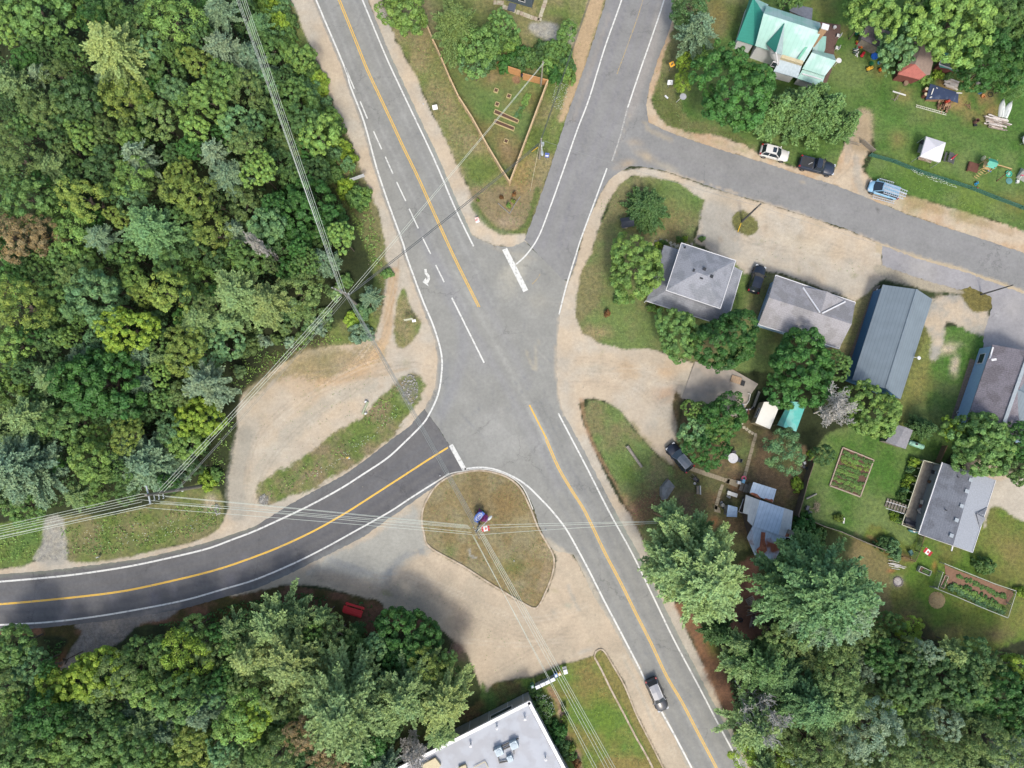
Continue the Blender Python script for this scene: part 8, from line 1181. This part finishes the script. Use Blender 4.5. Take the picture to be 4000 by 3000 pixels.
t = thing('outdoor_sofa', 'dark padded seat half under the canopy west side', 'seat', 3592, 583, 72); MB().box((0, 0, .3), (1.3, .6, .3)).build('seat', mat('grey cushion', A(130, 140, 130), .9), t); MB().box((.9, 0, .35), (.6, .6, .5)).build('bag', BLK, t)
t = thing('play_set', 'wooden swing set with a green canopy and climbing ladder', 'play set', 3835, 660, -17); CEDB = mat('play set wood', A(206, 176, 120), .8); BRC = mat('brown boards', A(112, 72, 56), .85, stripes=(0, .2, .3)); GC = mat('green canvas', A(72, 176, 150), .6)
mb = MB(); [mb.box((x, y, 1.2), (.1, .1, 2.4)) for x in (-.6, .6) for y in (-.6, .6)]; mb.build('frame', CEDB, t); MB().add([(-.7, -.7, 2.1), (.7, -.7, 2.1), (.7, 0, 2.6), (-.7, 0, 2.6), (.7, .7, 2.1), (-.7, .7, 2.1)], [(0, 1, 2, 3), (3, 2, 4, 5)]).build('canopy', GC, t); MB().box((0, 0, 1.2), (1.2, 1.2, .08)).build('platform', CEDB, t); MB().box((-1.5, -.4, .5), (1.4, 1.4, .08)).box((-2.2, -.4, .35), (.2, 1.5, .3)).build('sandbox', BRC, t)
MB().bar((.6, 0, 2.2), (3.0, 0, 2.2), .12).build('swing_beam', CEDB, t); MB().bar((3.0, 0, 2.2), (2.6, -1.2, 0), .09).bar((3.0, 0, 2.2), (2.6, 1.2, 0), .09).build('a_frame', BRC, t); mb = MB(); [mb.bar((-.5-k*.12, -.75-k*.22, 1.1-k*.2), (.0-k*.12, -.9-k*.22, 1.1-k*.2), .08) for k in range(5)]; mb.build('ladder', CEDB, t); MB().box((.9, -.2, .5), (.5, .3, .05)).build('swing_seat', mat('box blue', A(1, 1, 1)), t); MB().ball((-.5, 1.3, .6), (.25, .4, .5), 2).build('slide_end', mat('cream plastic', A(228, 226, 180)), t)
t = thing('trampoline', 'round trampoline with a white rim cut by the east edge', 'trampoline', 4008, 556); ring(MB(), 1.0, .12, .8, 28).build('rim', mat('white pad', A(226, 226, 222)), t); MB().lathe((0, 0, .76), [(.98, 0), (.02, .01)], 28).build('mat', mat('trampoline mat', A(52, 50, 66), .8), t); [MB().tube((math.cos(a), math.sin(a), 0), (math.cos(a), math.sin(a), .8), .04, n=6).build('leg', STEELP, t) for a in (.3, 1.4, 2.4, 3.5, 4.6, 5.6)]
for x, y, rz, lab in ((3913,425,80,'left white canoe lying hull up beside the timber pile'),(3936,430,66,'right white canoe lying hull up beside the timber pile')):
    if x < 3920:
        t = k0 = thing('canoe', lab, 'canoe', x, y, rz, group='two white canoes'); V = []; N_ = 13
        for i in range(N_): u = -1+2*i/(N_-1); w_ = .46*max(.02, 1-abs(u)**2.4 if u > 0 else 1-abs(u)**6*.3); x_ = u*1.45; V += [(x_, -w_, 0), (x_, -w_*.8, .2), (x_, 0, .36-.08*abs(u)), (x_, w_*.8, .2), (x_, w_, 0)]
        MB().add(V, [(i*5+j, i*5+5+j, i*5+6+j, i*5+1+j) for i in range(N_-1) for j in range(4)]).build('hull', mat('white hull', A(240, 244, 238), .4, noise=.03), t, True); MB().bar((-1.4, 0, .33), (1.4, 0, .31), .05, .05).build('keel', mat('keel grey', A(206, 210, 206), .5), t)
    else: t = copy_tree(k0); t.location = P(x, y); t.rotation_euler.z = R(rz); t['label'] = lab
stickpile('long pile of pale timber beneath the white canoes', 3888, 482, 1.5, 46, 11, 'timber_pile', 'timber', [mat('timber pale', A(206, 192, 180)), mat('timber grey', A(150, 138, 124)), mat('timber white', A(230, 222, 214))], .13, .45, -16, 2.2); stickpile('white boards heap behind the navy tarpaulin', 3712, 333, 1.0, 24, 12, 'board_heap', 'boards', [mat('timber white', A(1, 1, 1)), mat('timber pale', A(1, 1, 1))], .16, .35, -18, 1.7)
stickpile('split brown firewood below the navy tarpaulin', 3682, 415, 1.5, 60, 13, 'firewood_pile', 'firewood', [mat('firewood', A(154, 122, 92)), mat('firewood pale', A(180, 150, 118)), mat('firewood dark', A(110, 84, 66))], .14, .5, 72, .7)
t = thing('tarpaulin', 'navy tarpaulin covering the woodpile, splashed with white', 'tarpaulin', 3685, 368, -14); NV = mat('navy tarpaulin', A(62, 76, 106), .4, noise=.12, scale=2, col2=A(96, 108, 132), n2s=1.4, n2t=.62); roofpart(t, 'sheet', [[(3634,327,1.1),(3745,362,1.2),(3742,402,.9),(3700,388,1.0),(3616,388,.9)]], NV, .05); MB(t).pxprism([(3637,333),(3740,364),(3735,392),(3625,384)], 0, .85).build('logs', mat('firewood', A(1, 1, 1)), t)
MB(t).bar(P(3647,345,1.22), P(3638,370,1.12), .14, .05).bar(P(3736,362,1.3), P(3758,364,1.3), .14, .06).build('board', WP, t); MB(t).box(P(3636,380,1.05), (.35, .16, .1), 20).build('cloth_scrap', WP, t); MB(t).box(P(3660,344,1.2), (.25, .1, .08), -30).build('cloth_scrap', WP, t)
ladder('bleached ladder lying in front of the firewood', (3578,413), (3697,446), .15, .3, 16, mat('ladder white', A(220, 222, 200)))
t = thing('red_machine', 'small red machine on top of the firewood', 'machine', 3696, 400, 20, .6); MB().box((0, 0, .25), (.6, .35, .35)).ball((.1, 0, .5), (.25, .2, .15), 1).build('body', mat('red enamel', A(190, 70, 50), .4), t); MB().bar((-.3, -.1, .3), (-.75, -.3, .5), .04).build('handle', BLK, t)
for x, y, lab in ((3607,358,'upper cream-topped barrel beside the navy tarpaulin'),(3604,379,'lower cream-topped barrel beside the navy tarpaulin')):
    if y < 370: t = b0 = thing('barrel', lab, 'barrel', x, y, group='two barrels by the woodpile'); MB().lathe((0, 0, 0), [(.26, 0), (.3, .1), (.3, .8), (.26, .88)], 14).build('drum', mat('brown drum', A(128, 80, 66), .6), t); MB().lathe((0, 0, .88), [(.25, 0), (.24, .03)], 14).build('lid', mat('cream lid', A(224, 214, 176), .6), t)
    else: t = copy_tree(b0); t.location = P(x, y); t['label'] = lab
t = thing('sawhorse', 'white plank resting on a wooden sawhorse in the open lawn', 'sawhorse', 3501, 375, -18); MB().box((0, 0, .82), (2.05, .2, .05)).build('plank', WP, t); MB().bar((-.1, -.9, .1), (.1, .45, .75), .1).bar((-.2, .5, 0), (0, 0, .8), .07).bar((.25, -.5, 0), (0, 0, .8), .07).bar((-.7, -.75, .1), (-.05, -.7, .2), .05).build('trestle', GRWOOD, t)
t = thing('barrel', 'rusty burning barrel with a dark shadow left of the timber pile', 'barrel', 3806, 478); MB().lathe((0, 0, 0), [(.3, 0), (.3, .8), (.26, .8), (.24, .1)], 14).build('drum', mat('rusty drum', A(120, 84, 72), .8, noise=.3), t); MB().box((0, -.5, .15), (.5, .3, .25)).build('box', BLK, t)  # black box beside the drum stands in for its dark shadow
t = thing('barrel', 'blue plastic barrel at the edge of the dark maple', 'barrel', 3825, 362); MB().lathe((0, 0, 0), [(.28, 0), (.31, .4), (.28, .85)], 14).build('drum', mat('barrel blue', A(70, 116, 160), .5), t)
t = thing('tub', 'orange plastic tub next to the blue barrel', 'tub', 3837, 379, 30); MB().lathe((0, 0, 0), [(.2, 0), (.3, .3), (.26, .3), (.18, .05)], 14).build('tub', mat('orange tub', A(210, 148, 92), .6), t)
t = thing('tyre', 'bicycle-sized tyre lying right of the orange tub', 'tyre', 3868, 370); ring(MB(), .36, .05, .05).build('tyre', TYRE, t)
stickpile('grey rocks and rubble below the dark maple', 3818, 332, .7, 16, 14, 'rubble', 'rubble', [mat('rubble grey', A(170, 166, 156))], .22, .12, None, .3); stickpile('brown scraps on the grass right of the firewood', 3778, 414, .7, 12, 15, 'scrap_wood', 'scrap wood', [mat('firewood', A(1, 1, 1))], .06, .08, None, .6)
t = thing('ball_bag', 'orange bag by the turquoise shed corner', 'bag', 3767, 273); MB().ball((0, 0, .25), (.25, .35, .25), 2, .08).build('bag', mat('orange bag', A(232, 110, 60), .6), t)
t = thing('sandbox', 'turquoise round play tub near the swing set', 'play tub', 3937, 681); TQP = mat('turquoise plastic', A(84, 200, 168), .4); MB().lathe((0, 0, 0), [(.42, 0), (.48, .25), (.4, .25), (.38, .12), (.01, .14)], 16).build('tub', TQP, t); ring(MB(), .16, .05, .2, 10).build('hose', WP, t)
t = thing('round_disc', 'grey-teal round lid below the turquoise play tub', 'lid', 3941, 707); MB().lathe((0, 0, 0), [(.48, 0), (.48, .06), (.02, .12)], 16).build('lid', mat('grey teal', A(96, 150, 146), .5), t)
t = thing('toy_hoop', 'white and pink toy basketball stand near the east edge', 'toy', 3972, 708, 80); MB().box((-.1, 0, .15), (.45, .4, .3)).build('base', WP, t); MB().tube((0, 0, .3), (.45, .05, 1.0), .04).build('stand', WP, t); MB().box((.5, .05, 1.05), (.1, .4, .25)).build('backboard', mat('pink plastic', A(1, 1, 1)), t)
t = thing('tent', 'grey and pale ridge tent cut by the east edge', 'tent', 4000, 686, -30); MB().add([(-.9, -.9, 0), (.9, -.9, 0), (.9, 0, .9), (-.9, 0, .9), (.9, .9, 0), (-.9, .9, 0)], [(0, 1, 2, 3), (3, 2, 4, 5)]).build('fly', mat('tent fabric', A(150, 154, 146), .8), t); MB().add([(-.92, -.9, 0), (-.92, 0, .9), (-.92, .9, 0)], [(0, 2, 1)]).build('door', WP, t)
t = thing('toy_tricycle', 'bright blue toy tricycle beside the net fence', 'toy', 3808, 722, 30); BLT = mat('toy blue', A(40, 160, 214), .4); ring(MB(), .16, .06, .2, 10).build('wheel', BLT, t); o = ring(MB(), .16, .06, .2, 10).build('wheel', BLT, t); o.location = (.36, .1, 0); MB().box((.15, .25, .3), (.5, .1, .1)).build('frame', DARKM, t)
t = thing('ball', 'small red ball beside the blue toy tricycle', 'ball', 3816, 736); MB().ball((0, 0, .14), .14, 2).build('ball', mat('red ball', A(220, 84, 80), .5), t, True)
for lab, x, y, m, s, nm in (('green riding mower by the long dark shed', 3349, 133, mat('mower green', A(30, 128, 100), .5), 1.0, 'riding_mower'),('yellow and green toy tractor on the lawn by the grey-green tree', 3392, 272, mat('toy yellow', A(236, 190, 70), .5), .9, 'toy_tractor'),('orange and yellow toy digger beside the grey-green tree', 3440, 275, mat('toy orange', A(236, 128, 40), .5), .9, 'toy_digger'),('red ride-on toy car between the toy pile and the lawn', 3366, 217, mat('toy red', A(196, 40, 56), .5), .8, 'toy_car')):
    t = thing(nm, lab, nm.split('_')[-1], x, y, 20 if 'red' not in lab else 55); MB().box((0, 0, .35*s), (1.0*s, .5*s, .3*s)).box((-.25*s, 0, .6*s), (.35*s, .4*s, .3*s)).build('body', m, t, bevel=.03); MB().box((.35*s, 0, .55*s), (.4*s, .35*s, .15*s)).build('hood', mat('toy yellow', A(236, 190, 70), .5) if 'orange' in lab else m, t)
    for sx in (-1, 1):
        for sy in (-1, 1): MB().tube((sx*.35*s, sy*.25*s-.05, .17*s), (sx*.35*s, sy*.25*s+.05, .17*s), .17*s, n=10).build('wheel', TYRE, t)
t = thing('paddling_pool', 'small blue paddling pool by the grey-green tree', 'pool', 3414, 222); MB().lathe((0, 0, 0), [(.5, 0), (.55, .25), (.45, .25), (.42, .08), (.01, .08)], 16).build('pool', mat('pool blue', A(44, 106, 200), .4), t)
t = thing('blue_basin', 'tiny light blue basin below the paddling pool', 'basin', 3432, 247); MB().lathe((0, 0, 0), [(.2, 0), (.26, .2), (.2, .2), (.16, .05)], 12).build('basin', mat('basin blue', A(96, 176, 214), .4), t)
t = thing('round_disc', 'round green lid above the toy tractor', 'lid', 3403, 249); MB().lathe((0, 0, 0), [(.36, 0), (.36, .12), (.02, .2)], 14).build('lid', mat('lid green', A(30, 110, 60), .5), t)
stickpile('jumbled orange and yellow toys left of the long dark shed', 3357, 174, .9, 26, 21, 'toy_pile', 'toys', [mat('toy orange', A(1, 1, 1)), mat('toy yellow', A(1, 1, 1)), mat('toy red', A(1, 1, 1))], .2, .4, None, .4); stickpile('jumbled white and grey bicycle parts below the orange toys', 3341, 207, .8, 22, 22, 'bicycle_parts', 'parts', [WP, mat('parts grey', A(100, 130, 136), .5), DARKM], .08, .4, None, .6)
t = thing('grey_bins', 'pale grey boxes below the red-roofed shed', 'boxes', 3552, 304, 20); MB().box((-.2, 0, .35), (.7, .6, .7)).build('bin', mat('pale bin', A(196, 196, 188), .6), t); MB().box((.75, -.1, .25), (.5, .45, .5)).build('bin', mat('pale bin', A(1, 1, 1)), t); MB().tube((-1.1, -.7, .2), (-1.1, -.7, .55), .35, n=12).build('stump', mat('stump', A(150, 126, 104), .9), t)
t = thing('motorbike', 'white and dark blue motorbike by the top garden fence', 'motorbike', 2052, 305, -18); MB().box((0, 0, .55), (.9, .3, .3)).ball((.2, 0, .75), (.3, .18, .14), 2).build('body', mat('bike white', A(214, 218, 228), .4), t); MB().ball((-.3, 0, .75), (.35, .15, .1), 2).build('seat', mat('seat blue', A(44, 50, 92), .6), t)
for s in (-1, 1): MB().tube((s*.6, -.06, .3), (s*.6, .06, .3), .3, n=14).build('wheel', TYRE, t)
MB().bar((.4, -.35, .95), (.4, .35, .95), .04).build('handlebar', CHR, t)
t = thing('trellis', 'row of short white pickets left of the top garden fence', 'trellis', 1963, 271, -12); [MB().box((k*.17, 0, .35), (.06, .05, .7)).build('picket', WP, t) for k in range(6)]
t = thing('compost_bin', 'small orange-brown compost bin at the top garden corner', 'bin', 1944, 252, -20); MB().box((0, 0, .35), (.55, .45, .7)).build('bin', CEDO, t); MB().box((0, 0, .72), (.6, .5, .04)).build('lid', CEDO, t)
t = thing('green_chair', 'teal garden chair inside the wire corner run', 'chair', 3551, 2156, 25); TGc = mat('teal chair', A(70, 118, 112), .6); MB().box((0, 0, .4), (.6, .6, .08)).build('seat', TGc, t); MB().box((-.3, 0, .65), (.06, .6, .5)).build('backrest', TGc, t); [MB().box((0, s*.32, .55), (.6, .05, .05)).build('armrest', TGc, t) for s in (-1, 1)]
t = thing('kayak', 'teal kayak end sticking out below the deck', 'kayak', 3562, 2074, -15); MB().ball((0, 0, .25), (.75, .22, .18), 2).build('hull', mat('kayak teal', A(60, 130, 140), .4), t, True); MB().ball((.1, 0, .42), (.25, .12, .06), 1).build('cockpit', WP, t)
t = thing('flower_box', 'white box of pink flowers by the yellow bush', 'planter', 3293, 2033, 80); MB().box((0, 0, .15), (.8, .2, .3)).build('box', WP, t); MB().ball((0, .25, .2), (.3, .15, .12), 1, .2).build('flowers', TINT['rust'], t)
for x, y, lab in ((3717,1612,'white ring planter at the foot of the blue wall'),(2573,1635+0,'') )[:1]: t = thing('ring_planter', lab, 'planter', x+22, y, 0); ring(MB(), .22, .05, .25, 14).build('ring', WP, t); MB().lathe((0, 0, 0), [(.2, 0), (.22, .22), (.02, .2)], 12).build('pot', DARKM, t)
t = thing('flower_specks', 'white daisies sprinkled along the green net fence', 'flowers', 0, 0, wpos=Vector((0, 0, 0))); t['kind'] = 'stuff'
def specks(polys, n, seed, col): 
    rng = np.random.RandomState(seed); C = []
    for poly in polys:
        a = np.array(poly); 
        while True:
            x, y = rng.uniform(a[:, 0].min(), a[:, 0].max()), rng.uniform(a[:, 1].min(), a[:, 1].max())
            if sdf(np.array([x]), np.array([y]), poly)[0] < 0: q = P(x, y, rng.uniform(.25, .5)); C.append(q[:])
            if len(C) % n == 0 and len(C): break
    C = np.array(C); m_ = len(C); return leafmesh('blossoms', [quads(C, unit(rng, m_)*.2+np.array([0, 0, 1]), unit(rng, m_), .055, .05, rng, rng.rand(m_), rng.rand(m_))])
WFm = leafmat('white petals', A(238, 238, 222), .1, (1, 1, 1)); link('blossoms', specks([[(3552,655),(3600,663),(3680,700),(3740,730),(3745,735),(3640,705),(3580,680)]], 170, 1, 0), WFm, t)
for lab, pl, n, sd_ in (('white wildflowers in the strip between fence and side road', [(2170,320),(2225,330),(2200,430),(2150,420)], 130, 2), ('white hydrangea blossoms at the building corner', [(2090,2710),(2150,2700),(2165,2760),(2140,2810),(2110,2760)], 110, 3), ('pale wildflowers on the south-west verge', [(300,2060),(600,2040),(840,2010),(820,2060),(560,2120),(320,2140)], 90, 4), ('pale wildflowers in the ditch', [(1150,1890),(1300,1800),(1480,1660),(1540,1570),(1560,1620),(1400,1760),(1200,1890)], 70, 5)):
    t = thing('flower_specks', lab, 'flowers', 0, 0, wpos=Vector((0, 0, 0))); t['kind'] = 'stuff'; o = link('blossoms', specks([pl], n, sd_, 0), WFm, t)
    if 'hydrangea' in lab: o.location.z = .75; o.scale = (1, 1, 1.6)
# riprap stones at the two culvert ends
for lab, cx, cy, rx, ry, n in (('grey riprap stones at the north-east ditch end', 1600, 1522, 32, 58, 150), ('grey riprap stones at the south-west ditch end', 1032, 1952, 16, 22, 70), ('grey riprap stones beside the lot entrance verge', 850, 1990, 14, 22, 50)):
    rg = random.Random(n); mb = MB()
    for k in range(n):
        a = rg.uniform(0, 6.28); q = math.sqrt(rg.random()); s = rg.uniform(.06, .17); p = P(cx+math.cos(a)*q*rx, cy+math.sin(a)*q*ry); mb.ball((p.x, p.y, s*.4), (s, s*rg.uniform(.6, 1), s*.7), 1, .25, rg)
    o = mb.build('riprap', mat('riprap stone', A(166, 164, 156), .9, noise=.3, scale=3)); tag(o, lab, 'stones', kind='stuff')
# people-free scene; a few clods, bumps and cracks for scale on the gravel
rg = random.Random(5); mb = MB()
for k in range(420):
    x, y = rg.choice([(rg.uniform(960, 1500), rg.uniform(1500, 1950)), (rg.uniform(1700, 2500), rg.uniform(2250, 2650)), (rg.uniform(2260, 2650), rg.uniform(1380, 1560)), (rg.uniform(2880, 3400), rg.uniform(880, 1060)), (rg.uniform(1440, 1520), rg.uniform(1000, 1300))]); s = rg.uniform(.03, .07); p = P(x, y); mb.ball((p.x, p.y, s*.4), (s, s*.8, s*.6), 1, .3, rg)
o = mb.build('pebbles', mat('pebble', A(170, 158, 138), .9)); tag(o, 'loose pebbles scattered over the sandy lots', 'pebbles', kind='stuff')
